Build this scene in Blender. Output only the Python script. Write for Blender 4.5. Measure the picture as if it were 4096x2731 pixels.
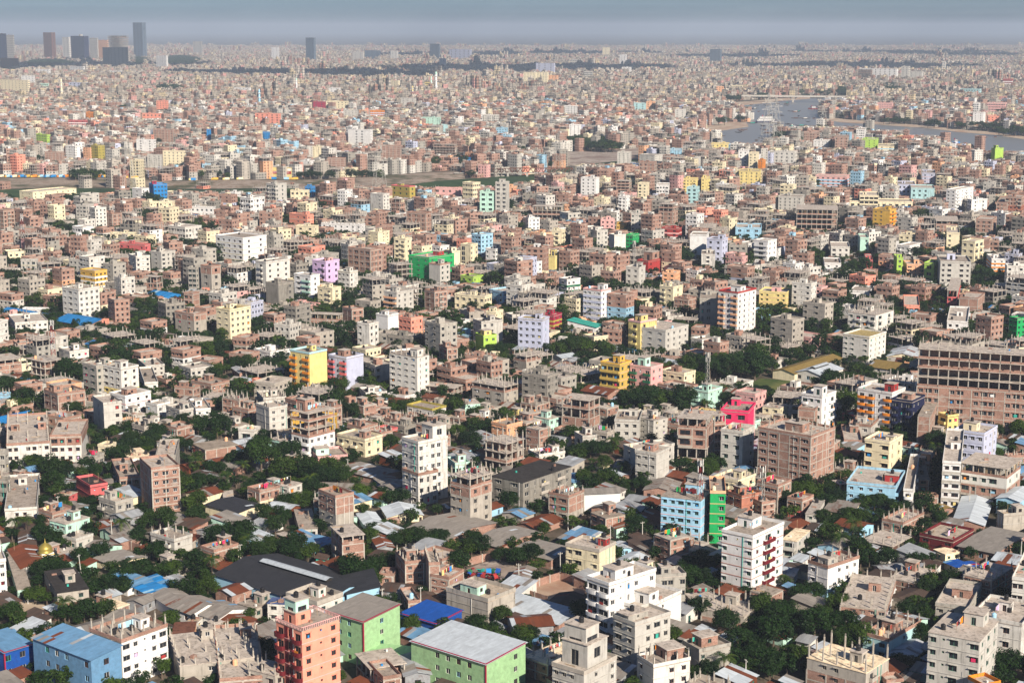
# Aerial view over a dense riverside city, built object by object.
import bpy, math, random
import numpy as np
from mathutils import Vector, Matrix

for o in list(bpy.data.objects):
    bpy.data.objects.remove(o)
SC = bpy.context.scene
COL = SC.collection
R = math.radians

# ------------------------------------------------------------------ camera
F, YH, CAMH = 6600.0, 110.0, 160.0            # focal length and horizon row in photo pixels, flight height in metres
TH = math.atan((1365.5 - YH) / F)
ct, st = math.cos(TH), math.sin(TH)
cam = bpy.data.cameras.new('camera')
cam.sensor_width = 36.0
cam.lens = F / 4096 * 36.0
cam.clip_start, cam.clip_end = 1.0, 60000.0
camo = bpy.data.objects.new('camera', cam)
COL.objects.link(camo)
camo.location = (0, 0, CAMH)
camo.rotation_euler = (math.pi / 2 - TH, 0, 0)
SC.camera = camo

# ------------------------------------------------------------------ sky, sun, exposure
SUN_EL = R(31)
SUN_AZ = math.atan2(0.52, -0.854)              # from behind the right shoulder
world = bpy.data.worlds.new('World')
SC.world = world
world.use_nodes = True
wn = world.node_tree.nodes
sky = wn.new('ShaderNodeTexSky')
sky.sky_type = 'NISHITA'
sky.sun_disc = False
sky.sun_elevation = SUN_EL
sky.sun_rotation = SUN_AZ
sky.air_density = 0.72
sky.dust_density = 0.62
sky.ozone_density = 8.0
wn['Background'].inputs['Strength'].default_value = 0.050
world.node_tree.links.new(sky.outputs[0], wn['Background'].inputs['Color'])
sl = bpy.data.lights.new('sun', 'SUN')
sl.energy = 5.0
sl.angle = R(0.6)
sl.color = (1.0, 0.885, 0.755)
so = bpy.data.objects.new('sun', sl)
COL.objects.link(so)
sd = Vector((math.sin(SUN_AZ) * math.cos(SUN_EL), math.cos(SUN_AZ) * math.cos(SUN_EL), math.sin(SUN_EL)))
so.rotation_euler = sd.to_track_quat('Z', 'Y').to_euler()
so.location = (0, 0, 3000)
SC.view_settings.view_transform = 'Standard'
SC.view_settings.look = 'None'
SC.view_settings.exposure = 0.50
SC.view_settings.gamma = 1.0
SC.view_settings.use_curve_mapping = False
SC.render.engine = 'CYCLES'
SC.cycles.use_denoising = True
SC.cycles.max_bounces = 5
SC.cycles.diffuse_bounces = 1
SC.cycles.glossy_bounces = 2
SC.cycles.transmission_bounces = 2
SC.cycles.volume_bounces = 0
SC.cycles.transparent_max_bounces = 8
HAZE_DENSITY = 8.0e-5

# ------------------------------------------------------------------ pixel <-> world
def unproj(x, y, z=0.0):
    a, b = (x - 2048) / F, (1365.5 - y) / F
    d = (a, b * st + ct, b * ct - st)
    t = (z - CAMH) / d[2]
    return d[0] * t, d[1] * t
def proj(X, Y, Z):
    dz = Z - CAMH
    dep = Y * ct - dz * st
    return 2048 + F * X / dep, 1365.5 - F * (Y * st + dz * ct) / dep
def dist_of(y):
    return unproj(2048, y)[1]
def height_at(Y, y):
    """height z above the ground at ground distance Y that is seen on image row y"""
    q = (1365.5 - y) / F
    return CAMH + Y * (q * ct - st) / (ct + q * st)
TILE = {}
for r, ch in enumerate('DCBA'):
    for c in range(4):
        TILE[ch + str(c)] = (1024 * c, 683 * r if r != 2 else 1365, 2.296)
TILE['A0'], TILE['A1'], TILE['A2'], TILE['A3'] = [(1024 * c, 2048, 2.296) for c in range(4)]
TILE['D3'] = (3072, 0, 1.3115)
def tpx(t, x, y):
    ox, oy, s = TILE[t]
    return ox + x / s, oy + y / s

# ------------------------------------------------------------------ colours
def lin(h):
    v = [int(h[i:i + 2], 16) / 255 for i in (0, 2, 4)]
    return tuple(((c + 0.055) / 1.055) ** 2.4 if c > 0.04045 else c / 12.92 for c in v)
CN = {  # key: (sRGB hex, words)
 'white': ('e9e8e4', 'white'), 'offw': ('dcd9d0', 'off-white'), 'lgrey': ('c6c3ba', 'pale grey'),
 'grey': ('aeaaa0', 'grey plastered'), 'dgrey': ('8f8b82', 'dark weathered grey'), 'black': ('2a2b2e', 'black'),
 'cream': ('ece0bd', 'cream'), 'yellow': ('e6d28a', 'yellow'), 'amber': ('dcb04e', 'amber yellow'),
 'mustard': ('c9ac5a', 'mustard'), 'olive': ('b0a24e', 'olive'), 'salmon': ('ee9c84', 'salmon'),
 'pink': ('e3b0aa', 'pink'), 'rose': ('cf6a6a', 'rose red'), 'hot': ('e03a68', 'hot pink'),
 'red': ('a83a38', 'red'), 'maroon': ('6a2228', 'maroon'), 'brown': ('6e4a3c', 'brown'),
 'orange': ('e38a2c', 'orange'), 'lime': ('aed35c', 'lime green'), 'green': ('22a55c', 'bright green'),
 'mint': ('bfe6d4', 'mint'), 'aqua': ('b0d6d8', 'aqua'), 'sky': ('a3d0e8', 'pale blue'),
 'blue': ('2b86c8', 'blue'), 'deep': ('1f55a8', 'deep blue'), 'navy': ('1e2444', 'navy'),
 'lilac': ('d6b9de', 'lilac'), 'lav': ('c4c9de', 'lavender grey'), 'peach': ('edb58c', 'peach'),
 'teal': ('3fae9c', 'teal'), 'rust': ('7a4630', 'rusty'), 'tin': ('a3a7aa', 'grey tin'),
 'asb': ('948e86', 'grey sheet'), 'paletin': ('c3ccd2', 'pale metal'), 'char': ('37383c', 'charcoal'),
 'umber': ('574a42', 'dark brown'), 'pgreen': ('a6cf9a', 'pale green'), 'bluetin': ('6f9cc0', 'faded blue'),
 'brick': ('ae7460', 'bare brick'), 'conc': ('b3aca0', 'bare concrete'), 'wine': ('a02a44', 'crimson'),
 'dkgreen': ('2c6a4c', 'dark green'), 'ochre': ('8f7a48', 'ochre'), 'glass': ('5c6c7c', 'glassy blue grey'),
}
def rgb(k):
    return lin(CN[k][0])

# ------------------------------------------------------------------ materials
def newmat(name):
    m = bpy.data.materials.new(name)
    m.use_nodes = True
    nt = m.node_tree
    b = nt.nodes['Principled BSDF']
    b.inputs['Roughness'].default_value = 0.85
    try: b.inputs['Specular IOR Level'].default_value = 0.2
    except KeyError: pass
    return m, nt, b
def N(nt, kind, **kw):
    n = nt.nodes.new(kind)
    for k, v in kw.items():
        if k in ('op',): n.operation = v
        elif k == 'blend': n.blend_type = v
        elif hasattr(n, k): setattr(n, k, v)
    return n
def mixc(nt, fac, a, b, blend='MIX'):
    n = nt.nodes.new('ShaderNodeMix')
    n.data_type = 'RGBA'
    n.blend_type = blend
    L = nt.links
    for sock, v in ((n.inputs[0], fac), (n.inputs[6], a), (n.inputs[7], b)):
        if hasattr(v, 'is_linked') or isinstance(v, bpy.types.NodeSocket): L.new(v, sock)
        elif isinstance(v, (int, float)): sock.default_value = v
        else: sock.default_value = (*v[:3], 1)
    return n.outputs[2]
def ramp(nt, src, p0, p1, v0=0.0, v1=1.0):
    n = nt.nodes.new('ShaderNodeMapRange')
    nt.links.new(src, n.inputs[0])
    n.inputs[1].default_value, n.inputs[2].default_value = p0, p1
    n.inputs[3].default_value, n.inputs[4].default_value = v0, v1
    return n.outputs[0]
def coords(nt, scale=(1, 1, 1), rnd=True):
    tc = nt.nodes.new('ShaderNodeTexCoord')
    mp = nt.nodes.new('ShaderNodeMapping')
    mp.inputs['Scale'].default_value = scale
    nt.links.new(tc.outputs['Object'], mp.inputs['Vector'])
    if rnd:
        oi = nt.nodes.new('ShaderNodeObjectInfo')
        mul = nt.nodes.new('ShaderNodeMath'); mul.operation = 'MULTIPLY'; mul.inputs[1].default_value = 173.0
        nt.links.new(oi.outputs['Random'], mul.inputs[0])
        nt.links.new(mul.outputs[0], mp.inputs['Location'])
    return mp.outputs[0]
def noise(nt, vec, scale, detail=4, rough=0.6):
    n = nt.nodes.new('ShaderNodeTexNoise')
    n.inputs['Scale'].default_value = scale
    n.inputs['Detail'].default_value = detail
    n.inputs['Roughness'].default_value = rough
    nt.links.new(vec, n.inputs['Vector'])
    return n.outputs[0]
def mulf(nt, a, b):
    n = nt.nodes.new('ShaderNodeMath'); n.operation = 'MULTIPLY'
    for s, v in ((n.inputs[0], a), (n.inputs[1], b)):
        if isinstance(v, (int, float)): s.default_value = v
        else: nt.links.new(v, s)
    return n.outputs[0]
def tint_source(nt, inst):
    """colour and dirtiness of the thing: the object's own colour, or the instance's tint for far fabric"""
    if inst:
        a = nt.nodes.new('ShaderNodeAttribute')
        a.attribute_type = 'INSTANCER'
        a.attribute_name = 'tint'
        return a.outputs['Color'], a.outputs['Alpha']
    o = nt.nodes.new('ShaderNodeObjectInfo')
    return o.outputs['Color'], o.outputs['Alpha']

def mat_plaster(name, inst=False):
    m, nt, b = newmat(name)
    col, dirt = tint_source(nt, inst)
    mott = ramp(nt, noise(nt, coords(nt), 0.35, 5), 0.25, 0.75, 0.80, 1.10)
    c = mixc(nt, 1.0, col, mott, 'MULTIPLY')
    streak = ramp(nt, noise(nt, coords(nt, (1.1, 1.1, 0.10)), 1.0, 5, 0.65), 0.50, 0.66)
    blot = ramp(nt, noise(nt, coords(nt, (0.5, 0.5, 0.35)), 0.8, 5, 0.7), 0.46, 0.68)
    dk = mulf(nt, mulf(nt, ramp(nt, streak, 0, 1, 0.15, 1.0), blot), dirt)
    c = mixc(nt, dk, c, (0.055, 0.048, 0.040))
    fl = mulf(nt, mulf(nt, streak, 0.45), dirt)
    c = mixc(nt, fl, c, (0.10, 0.088, 0.075))
    nt.links.new(c, b.inputs['Base Color'])
    return m
def mat_brick(name, inst=False):
    m, nt, b = newmat(name)
    sp = noise(nt, coords(nt, (1, 1, 2.2)), 2.6, 3, 0.75)
    c = mixc(nt, ramp(nt, sp, 0.34, 0.66), (0.25, 0.125, 0.090), (0.52, 0.325, 0.25))
    c = mixc(nt, ramp(nt, noise(nt, coords(nt, (1, 1, 2.6)), 5.0, 2, 0.6), 0.56, 0.74, 0, 0.55), c, (0.55, 0.46, 0.38))
    big = ramp(nt, noise(nt, coords(nt), 0.22, 4), 0.42, 0.70)
    c = mixc(nt, mulf(nt, big, 0.6), c, (0.13, 0.075, 0.055))
    pl = ramp(nt, noise(nt, coords(nt, (0.5, 0.5, 0.9)), 0.45, 3), 0.60, 0.66)
    c = mixc(nt, mulf(nt, pl, 0.55), c, (0.42, 0.37, 0.32))
    if not inst:
        col, _ = tint_source(nt, False)
        c = mixc(nt, 1.0, c, col, 'MULTIPLY')
    nt.links.new(c, b.inputs['Base Color'])
    return m
def mat_roof(name):
    m, nt, b = newmat(name)
    n1 = noise(nt, coords(nt), 0.32, 6, 0.65)
    c = mixc(nt, ramp(nt, n1, 0.3, 0.72), (0.42, 0.355, 0.29), (0.66, 0.59, 0.51))
    n2 = ramp(nt, noise(nt, coords(nt), 0.9, 6, 0.7), 0.50, 0.68)
    c = mixc(nt, mulf(nt, n2, 0.75), c, (0.085, 0.075, 0.062))
    col, _ = tint_source(nt, False)
    c = mixc(nt, 1.0, c, col, 'MULTIPLY')
    nt.links.new(c, b.inputs['Base Color'])
    return m
def mat_tin(name, inst=False):
    m, nt, b = newmat(name)
    col, dirt = tint_source(nt, inst)
    v = coords(nt)
    c = mixc(nt, 1.0, col, ramp(nt, noise(nt, v, 0.9, 4), 0.25, 0.75, 0.72, 1.12), 'MULTIPLY')
    ru = ramp(nt, noise(nt, coords(nt), 0.55, 6, 0.7), 0.50, 0.62)
    c = mixc(nt, mulf(nt, ru, dirt), c, (0.14, 0.055, 0.030))
    nt.links.new(c, b.inputs['Base Color'])
    b.inputs['Roughness'].default_value = 0.55
    b.inputs['Metallic'].default_value = 0.12
    w = nt.nodes.new('ShaderNodeTexWave')
    w.inputs['Scale'].default_value = 2.2
    w.bands_direction = 'X'
    nt.links.new(coords(nt, (1, 1, 1), False), w.inputs['Vector'])
    bp = nt.nodes.new('ShaderNodeBump')
    bp.inputs['Strength'].default_value = 0.25
    bp.inputs['Distance'].default_value = 0.04
    nt.links.new(w.outputs[0], bp.inputs['Height'])
    nt.links.new(bp.outputs[0], b.inputs['Normal'])
    return m
def mat_flat(name, c=None, rough=0.7, metal=0.0, var=0.18, scale=0.8):
    m, nt, b = newmat(name)
    n = ramp(nt, noise(nt, coords(nt), scale, 4), 0.25, 0.75, 1 - var, 1 + var)
    if c is None:
        col, _ = tint_source(nt, False)
        cc = mixc(nt, 1.0, col, n, 'MULTIPLY')
    else:
        cc = mixc(nt, 1.0, c, n, 'MULTIPLY')
    nt.links.new(cc, b.inputs['Base Color'])
    b.inputs['Roughness'].default_value = rough
    b.inputs['Metallic'].default_value = metal
    return m
def mat_leaf(name, c0, c1):
    m, nt, b = newmat(name)
    oi = nt.nodes.new('ShaderNodeObjectInfo')
    c = mixc(nt, ramp(nt, noise(nt, coords(nt), 0.55, 3), 0.3, 0.7), c0, c1)
    hv = mixc(nt, ramp(nt, oi.outputs['Random'], .55, 1.0), (0.62, 0.72, 0.66), (2.1, 1.6, 0.9))
    c = mixc(nt, 1.0, c, hv, 'MULTIPLY')
    nt.links.new(c, b.inputs['Base Color'])
    b.inputs['Roughness'].default_value = 0.6
    tr = nt.nodes.new('ShaderNodeBsdfTranslucent')
    nt.links.new(c, tr.inputs['Color'])
    mx = nt.nodes.new('ShaderNodeMixShader')
    mx.inputs[0].default_value = 0.22
    nt.links.new(b.outputs[0], mx.inputs[1])
    nt.links.new(tr.outputs[0], mx.inputs[2])
    nt.links.new(mx.outputs[0], nt.nodes['Material Output'].inputs['Surface'])
    return m
M = {
 'plaster': mat_plaster('painted_plaster'), 'brick': mat_brick('brick'), 'roof': mat_roof('roof_concrete'),
 'tin': mat_tin('tin_sheet'), 'paint': mat_flat('paint'), 'conc': mat_flat('concrete', None, 0.9, 0, 0.28, 1.4),
 'glass': mat_flat('window_glass', (0.022, 0.026, 0.032), 0.25, 0, 0.6, 0.9),
 'dark': mat_flat('dark_opening', (0.030, 0.027, 0.025), 0.9, 0, 0.5),
 'tank': mat_flat('black_plastic', (0.020, 0.020, 0.022), 0.45), 'metal': mat_flat('galvanised_steel', None, 0.55, 0.3, 0.1),
 'leaf': mat_leaf('leaves', (0.009, 0.026, 0.006), (0.034, 0.078, 0.012)),
 'palm': mat_leaf('palm_fronds', (0.022, 0.055, 0.012), (0.075, 0.125, 0.026)),
 'bark': mat_flat('bark', (0.13, 0.10, 0.075), 0.95, 0, 0.35, 2.0),
 'wood': mat_flat('bamboo', (0.42, 0.31, 0.19), 0.85, 0, 0.3),
 'cloth': mat_flat('cloth', None, 0.9, 0, 0.15, 3.0),
 'iconc': mat_flat('far_concrete', (.36, .33, .29), .9, 0, .25, .6),
 'iplaster': mat_plaster('far_plaster', True), 'ibrick': mat_brick('far_brick', True), 'itin': mat_tin('far_tin', True),
}

# ------------------------------------------------------------------ mesh building
class MB:
    def __init__(s):
        s.v, s.f, s.m = [], [], []
    def quad(s, a, b, c, d, m=0):
        i = len(s.v); s.v += [a, b, c, d]; s.f.append((i, i + 1, i + 2, i + 3)); s.m.append(m)
    def tri(s, a, b, c, m=0):
        i = len(s.v); s.v += [a, b, c]; s.f.append((i, i + 1, i + 2)); s.m.append(m)
    def box(s, x0, y0, z0, x1, y1, z1, m=0, bottom=True):
        i = len(s.v)
        s.v += [(x0, y0, z0), (x1, y0, z0), (x1, y1, z0), (x0, y1, z0), (x0, y0, z1), (x1, y0, z1), (x1, y1, z1), (x0, y1, z1)]
        fs = [(4, 5, 6, 7), (0, 1, 5, 4), (1, 2, 6, 5), (2, 3, 7, 6), (3, 0, 4, 7)]
        if bottom: fs.append((3, 2, 1, 0))
        for f in fs:
            s.f.append(tuple(i + k for k in f)); s.m.append(m)
    def bar(s, a, b, w, m=0):
        a, b = Vector(a), Vector(b)
        d = (b - a).normalized()
        u = d.cross(Vector((0, 0, 1)))
        if u.length < 1e-3: u = Vector((1, 0, 0))
        u.normalize(); v = d.cross(u)
        h = w / 2
        r0 = [a + u * h + v * h, a - u * h + v * h, a - u * h - v * h, a + u * h - v * h]
        i = len(s.v)
        s.v += [tuple(p) for p in r0] + [tuple(p + (b - a)) for p in r0]
        for k in range(4):
            s.f.append((i + k, i + (k + 1) % 4, i + 4 + (k + 1) % 4, i + 4 + k)); s.m.append(m)
        s.f.append((i + 3, i + 2, i + 1, i)); s.f.append((i + 4, i + 5, i + 6, i + 7)); s.m += [m, m]
    def lathe(s, prof, n=12, m=0, cx=0, cy=0):
        i = len(s.v)
        for r, z in prof:
            for k in range(n):
                t = 2 * math.pi * k / n
                s.v.append((cx + r * math.cos(t), cy + r * math.sin(t), z))
        for j in range(len(prof) - 1):
            for k in range(n):
                a, b = i + j * n + k, i + j * n + (k + 1) % n
                s.f.append((a, b, b + n, a + n)); s.m.append(m)
        s.f.append(tuple(i + (len(prof) - 1) * n + k for k in range(n))); s.m.append(m)
    def mesh(s, name, mats, smooth=False):
        me = bpy.data.meshes.new(name)
        me.from_pydata(s.v, [], s.f)
        for mt in mats: me.materials.append(M[mt] if isinstance(mt, str) else mt)
        if len(mats) > 1: me.polygons.foreach_set('material_index', s.m)
        if smooth: me.polygons.foreach_set('use_smooth', [True] * len(s.f))
        me.update()
        return me
CACHE = {}
def cached(key, fn):
    if key not in CACHE: CACHE[key] = fn()
    return CACHE[key]
def link(name, mesh, parent=None, loc=(0, 0, 0), rot=(0, 0, 0), color=None, dirt=0.0, scale=None):
    o = bpy.data.objects.new(name, mesh)
    COL.objects.link(o)
    if parent is not None: o.parent = parent
    o.location = loc
    o.rotation_euler = rot
    if scale: o.scale = scale
    if color is not None: o.color = (color[0], color[1], color[2], dirt)
    return o
def empty(name, loc, rz=0.0):
    o = bpy.data.objects.new(name, None)
    COL.objects.link(o)
    o.empty_display_size = 0.5
    o.location = loc
    o.rotation_euler = (0, 0, rz)
    return o
def struct(name, mesh, **kw):
    o = link(name, mesh, **kw)
    o['kind'] = 'structure'
    return o
THINGS = []       # (object, category, label or None, description, photo x, photo y)
REFS = []         # (short phrase, photo x, photo y) of things that labels can point to
def reg(o, cat, label, desc, X, Y, Z=3.0, group=None, ref=None):
    x, y = proj(X, Y, Z)
    o['category'] = cat
    if group: o['group'] = group
    THINGS.append([o, label, desc, x, y])
    if ref: REFS.append((ref, x, y))

# ------------------------------------------------------------------ building pieces
def face_pt(side, L1, L2):
    if side == 'R':
        return L2, (lambda s, z, d: (-L2 / 2 + s, -L1 / 2 - d, z)), 0.0
    return L1, (lambda s, z, d: (-L2 / 2 - d, L1 / 2 - s, z)), -math.pi / 2
OPEN = {'w': (1.35, 1.35, 0.95), 'W': (2.1, 1.45, 0.9), 's': (0.62, 0.55, 1.75), 't': (0.75, 1.7, 0.7), 'b': (2.1, 2.05, 0.05),
        'g': (2.3, 1.55, 0.9), 'd': (1.2, 2.1, 0.02), 'S': (2.6, 2.3, 0.05), 'B': (3.2, 1.5, 0.85)}
def bays(pat, length, fh, scale=1.0):
    """openings of one storey seen left to right: (centre, width, height, sill, kind)"""
    n = len(pat)
    bw = length / n
    out = []
    for i, ch in enumerate(pat):
        if ch not in OPEN: continue
        w, h, sill = OPEN[ch]
        k = fh / 3.1 * scale
        w, h, sill = min(w * k, bw * 0.84), min(h * k, fh * 0.84), sill * fh / 3.1
        if sill + h > fh - 0.25: sill = max(0.02, fh - 0.25 - h)
        out.append(((i + 0.5) * bw, w, h, sill, ch))
    return out
def wall_into(mb, L1, L2, zs, fh, pats, wm=0, hood=True, pane=None, ox=0.0, oy=0.0):
    """outer walls with real openings; pane: material slot of glazing set into the reveals"""
    v_start = len(mb.v)
    for side in 'LR':
        length, P, _ = face_pt(side, L1, L2)
        for z0 in zs:
            ops = bays(pats[side], length, fh)
            n = max(1, len(pats[side]))
            bw = length / n
            byi = {int(o[0] / bw): o for o in ops}
            for i in range(n):
                s0, s1 = i * bw, (i + 1) * bw
                if i not in byi:
                    mb.quad(P(s0, z0, 0), P(s1, z0, 0), P(s1, z0 + fh, 0), P(s0, z0 + fh, 0), wm)
                    continue
                c, w, h, sill, ch = byi[i]
                a, b, zb, zt = c - w / 2, c + w / 2, z0 + sill, z0 + sill + h
                mb.quad(P(s0, z0, 0), P(s1, z0, 0), P(s1, zb, 0), P(s0, zb, 0), wm)
                mb.quad(P(s0, zt, 0), P(s1, zt, 0), P(s1, z0 + fh, 0), P(s0, z0 + fh, 0), wm)
                mb.quad(P(s0, zb, 0), P(a, zb, 0), P(a, zt, 0), P(s0, zt, 0), wm)
                mb.quad(P(b, zb, 0), P(s1, zb, 0), P(s1, zt, 0), P(b, zt, 0), wm)
                e = -0.22
                mb.quad(P(a, zb, 0), P(b, zb, 0), P(b, zb, e), P(a, zb, e), wm)
                mb.quad(P(a, zt, e), P(b, zt, e), P(b, zt, 0), P(a, zt, 0), wm)
                mb.quad(P(a, zb, 0), P(a, zb, e), P(a, zt, e), P(a, zt, 0), wm)
                mb.quad(P(b, zb, e), P(b, zb, 0), P(b, zt, 0), P(b, zt, e), wm)
                if pane is not None: mb.quad(P(a, zb, -.2), P(b, zb, -.2), P(b, zt, -.2), P(a, zt, -.2), pane)
                if hood and ch in 'wWg':
                    q = [P(a - .15, zt + .08, 0), P(b + .15, zt + .08, 0), P(b + .15, zt + .08, .42), P(a - .15, zt + .08, .42)]
                    p = [(x, y, z + .09) for x, y, z in q]
                    mb.quad(*p[::-1], wm); mb.quad(q[0], q[1], q[2], q[3], wm); mb.quad(p[3], p[2], q[2], q[3], wm)
                    mb.quad(p[0], p[3], q[3], q[0], wm); mb.quad(p[2], p[1], q[1], q[2], wm)
    z0, z1 = zs[0], zs[-1] + fh
    x, y = L2 / 2, L1 / 2
    mb.quad((x, -y, z0), (x, y, z0), (x, y, z1), (x, -y, z1), wm)
    mb.quad((x, y, z0), (-x, y, z0), (-x, y, z1), (x, y, z1), wm)
    if ox or oy:
        for k in range(v_start, len(mb.v)):
            x, y, z = mb.v[k]; mb.v[k] = (x + ox, y + oy, z)
def wall_mesh(L1, L2, zs, fh, pats, mat, hood=True):
    mb = MB()
    wall_into(mb, L1, L2, zs, fh, pats, 0, hood)
    return mb.mesh('wall', [mat])
def window_mesh(w, h, near):
    def f():
        mb = MB()
        mb.quad((-w / 2, 0, 0), (w / 2, 0, 0), (w / 2, 0, h), (-w / 2, 0, h), 0)
        if near:
            t, d = 0.07, 0.05
            mb.box(-w / 2, -d, 0, w / 2, -0.003, t, 1)
            mb.box(-w / 2, -d, h - t, w / 2, -0.003, h, 1)
            mb.box(-w / 2, -d, t, -w / 2 + t, -0.003, h - t, 1)
            mb.box(w / 2 - t, -d, t, w / 2, -0.003, h - t, 1)
            if w > 0.7: mb.box(-t / 2, -d, t, t / 2, -0.003, h - t, 1)
        else:
            mb.box(-0.05, -0.05, 0, 0.05, -0.003, h, 1)
        return mb.mesh('window', ['glass', 'paint'])
    return cached(('win', round(w, 1), round(h, 1), near), f)
def balcony_mesh(w, depth, curved, mat, ph=0.95):
    def f():
        mb = MB()
        pts = [(-w / 2, 0.0), (-w / 2, -depth), (w / 2, -depth), (w / 2, 0.0)]
        if curved:
            pts = [(-w / 2, 0.0)] + [(-w / 2 * math.cos(math.pi * k / 8), -depth * (0.55 + 0.45 * math.sin(math.pi * k / 8))) for k in range(9)] + [(w / 2, 0.0)]
        for (z0, z1, inset) in ((-0.15, 0.0, 0), (0.0, ph, 1)):
            n = len(pts)
            for k in range(n - 1):
                a, b = pts[k], pts[k + 1]
                mb.quad((a[0], a[1], z0), (b[0], b[1], z0), (b[0], b[1], z1), (a[0], a[1], z1))
                if inset:
                    ai, bi = (a[0] * .95, a[1] + (.09 if a[1] < -.01 else 0)), (b[0] * .95, b[1] + (.09 if b[1] < -.01 else 0))
                    mb.quad((bi[0], bi[1], 0), (ai[0], ai[1], 0), (ai[0], ai[1], z1), (bi[0], bi[1], z1))
                    mb.quad((a[0], a[1], z1), (b[0], b[1], z1), (bi[0], bi[1], z1), (ai[0], ai[1], z1))
        i = len(mb.v)
        mb.v += [(x, y, 0.0) for x, y in pts] + [(x, y, -0.15) for x, y in pts]
        n = len(pts)
        mb.f.append(tuple(range(i, i + n))); mb.m.append(0)
        mb.f.append(tuple(range(i + 2 * n - 1, i + n - 1, -1))); mb.m.append(0)
        return mb.mesh('balcony', [mat])
    return cached(('bal', round(w, 1), round(depth, 1), curved, mat, ph), f)
def box_mesh(key, x, y, z, mat):
    def f():
        mb = MB(); mb.box(-x / 2, -y / 2, 0, x / 2, y / 2, z)
        return mb.mesh(key, [mat])
    return cached((key, round(x, 2), round(y, 2), round(z, 2), mat), f)
def tank_mesh():
    def f():
        mb = MB(); mb.lathe([(0.0, 0), (0.62, 0), (0.62, .35), (.60, .38), (.60, .62), (.62, .65), (.62, 1.15), (.50, 1.32), (.24, 1.42), (.24, 1.52), (0.02, 1.54)], 12)
        return mb.mesh('water_tank', ['tank'])
    return cached('tank', f)
def tank2_mesh():
    def f():
        mb = MB(); mb.lathe([(0.0, 0), (0.62, 0), (0.62, 1.15), (.50, 1.32), (.24, 1.42), (.24, 1.52), (0.02, 1.54)], 12)
        return mb.mesh('water_tank', ['paint'])
    return cached('tank2', f)
def rcol_mesh(hh):
    def f():
        mb = MB(); mb.box(-.16, -.16, 0, .16, .16, hh)
        for a, b in ((-.1, -.1), (.1, -.1), (.1, .1), (-.1, .1)):
            mb.box(a - .018, b - .018, hh, a + .018, b + .018, hh + .75)
        return mb.mesh('roof_column', ['conc'])
    return cached(('rcol', round(hh, 1)), f)
def parapet_mesh(L1, L2, hh, t, mat, rail=False):
    mb = MB()
    x, y = L2 / 2 + .12, L1 / 2 + .12
    if not rail:
        mb.box(-x, -y, 0, x, -y + t, hh); mb.box(-x, y - t, 0, x, y, hh)
        mb.box(-x, -y + t, 0, -x + t, y - t, hh); mb.box(x - t, -y + t, 0, x, y - t, hh)
    else:
        for (x0, y0, x1, y1) in ((-x, -y, x, -y), (-x, y, x, y), (-x, -y, -x, y), (x, -y, x, y)):
            mb.bar((x0, y0, hh), (x1, y1, hh), t)
            n = max(2, int(math.hypot(x1 - x0, y1 - y0) / .55))
            for k in range(n + 1):
                px, py = x0 + (x1 - x0) * k / n, y0 + (y1 - y0) * k / n
                mb.box(px - .07, py - .07, 0, px + .07, py + .07, hh - t / 2)
    return mb.mesh('parapet', [mat])
def slab_mesh(L1, L2, t, over, mat):
    mb = MB()
    mb.box(-L2 / 2 - over, -L1 / 2 - over, 0, L2 / 2 + over, L1 / 2 + over, t)
    return mb.mesh('floor_slab', [mat])
def ledge_mesh(L1, L2, t, over, mat):
    mb = MB()
    x, y = L2 / 2, L1 / 2
    o = over
    mb.box(-x - o, -y - o, 0, x + o, -y + 0.002, t); mb.box(-x - o, y - .002, 0, x + o, y + o, t)
    mb.box(-x - o, -y + .002, 0, -x + .002, y - .002, t); mb.box(x - .002, -y + .002, 0, x + o, y - .002, t)
    return mb.mesh('floor_ledge', [mat])

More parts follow.
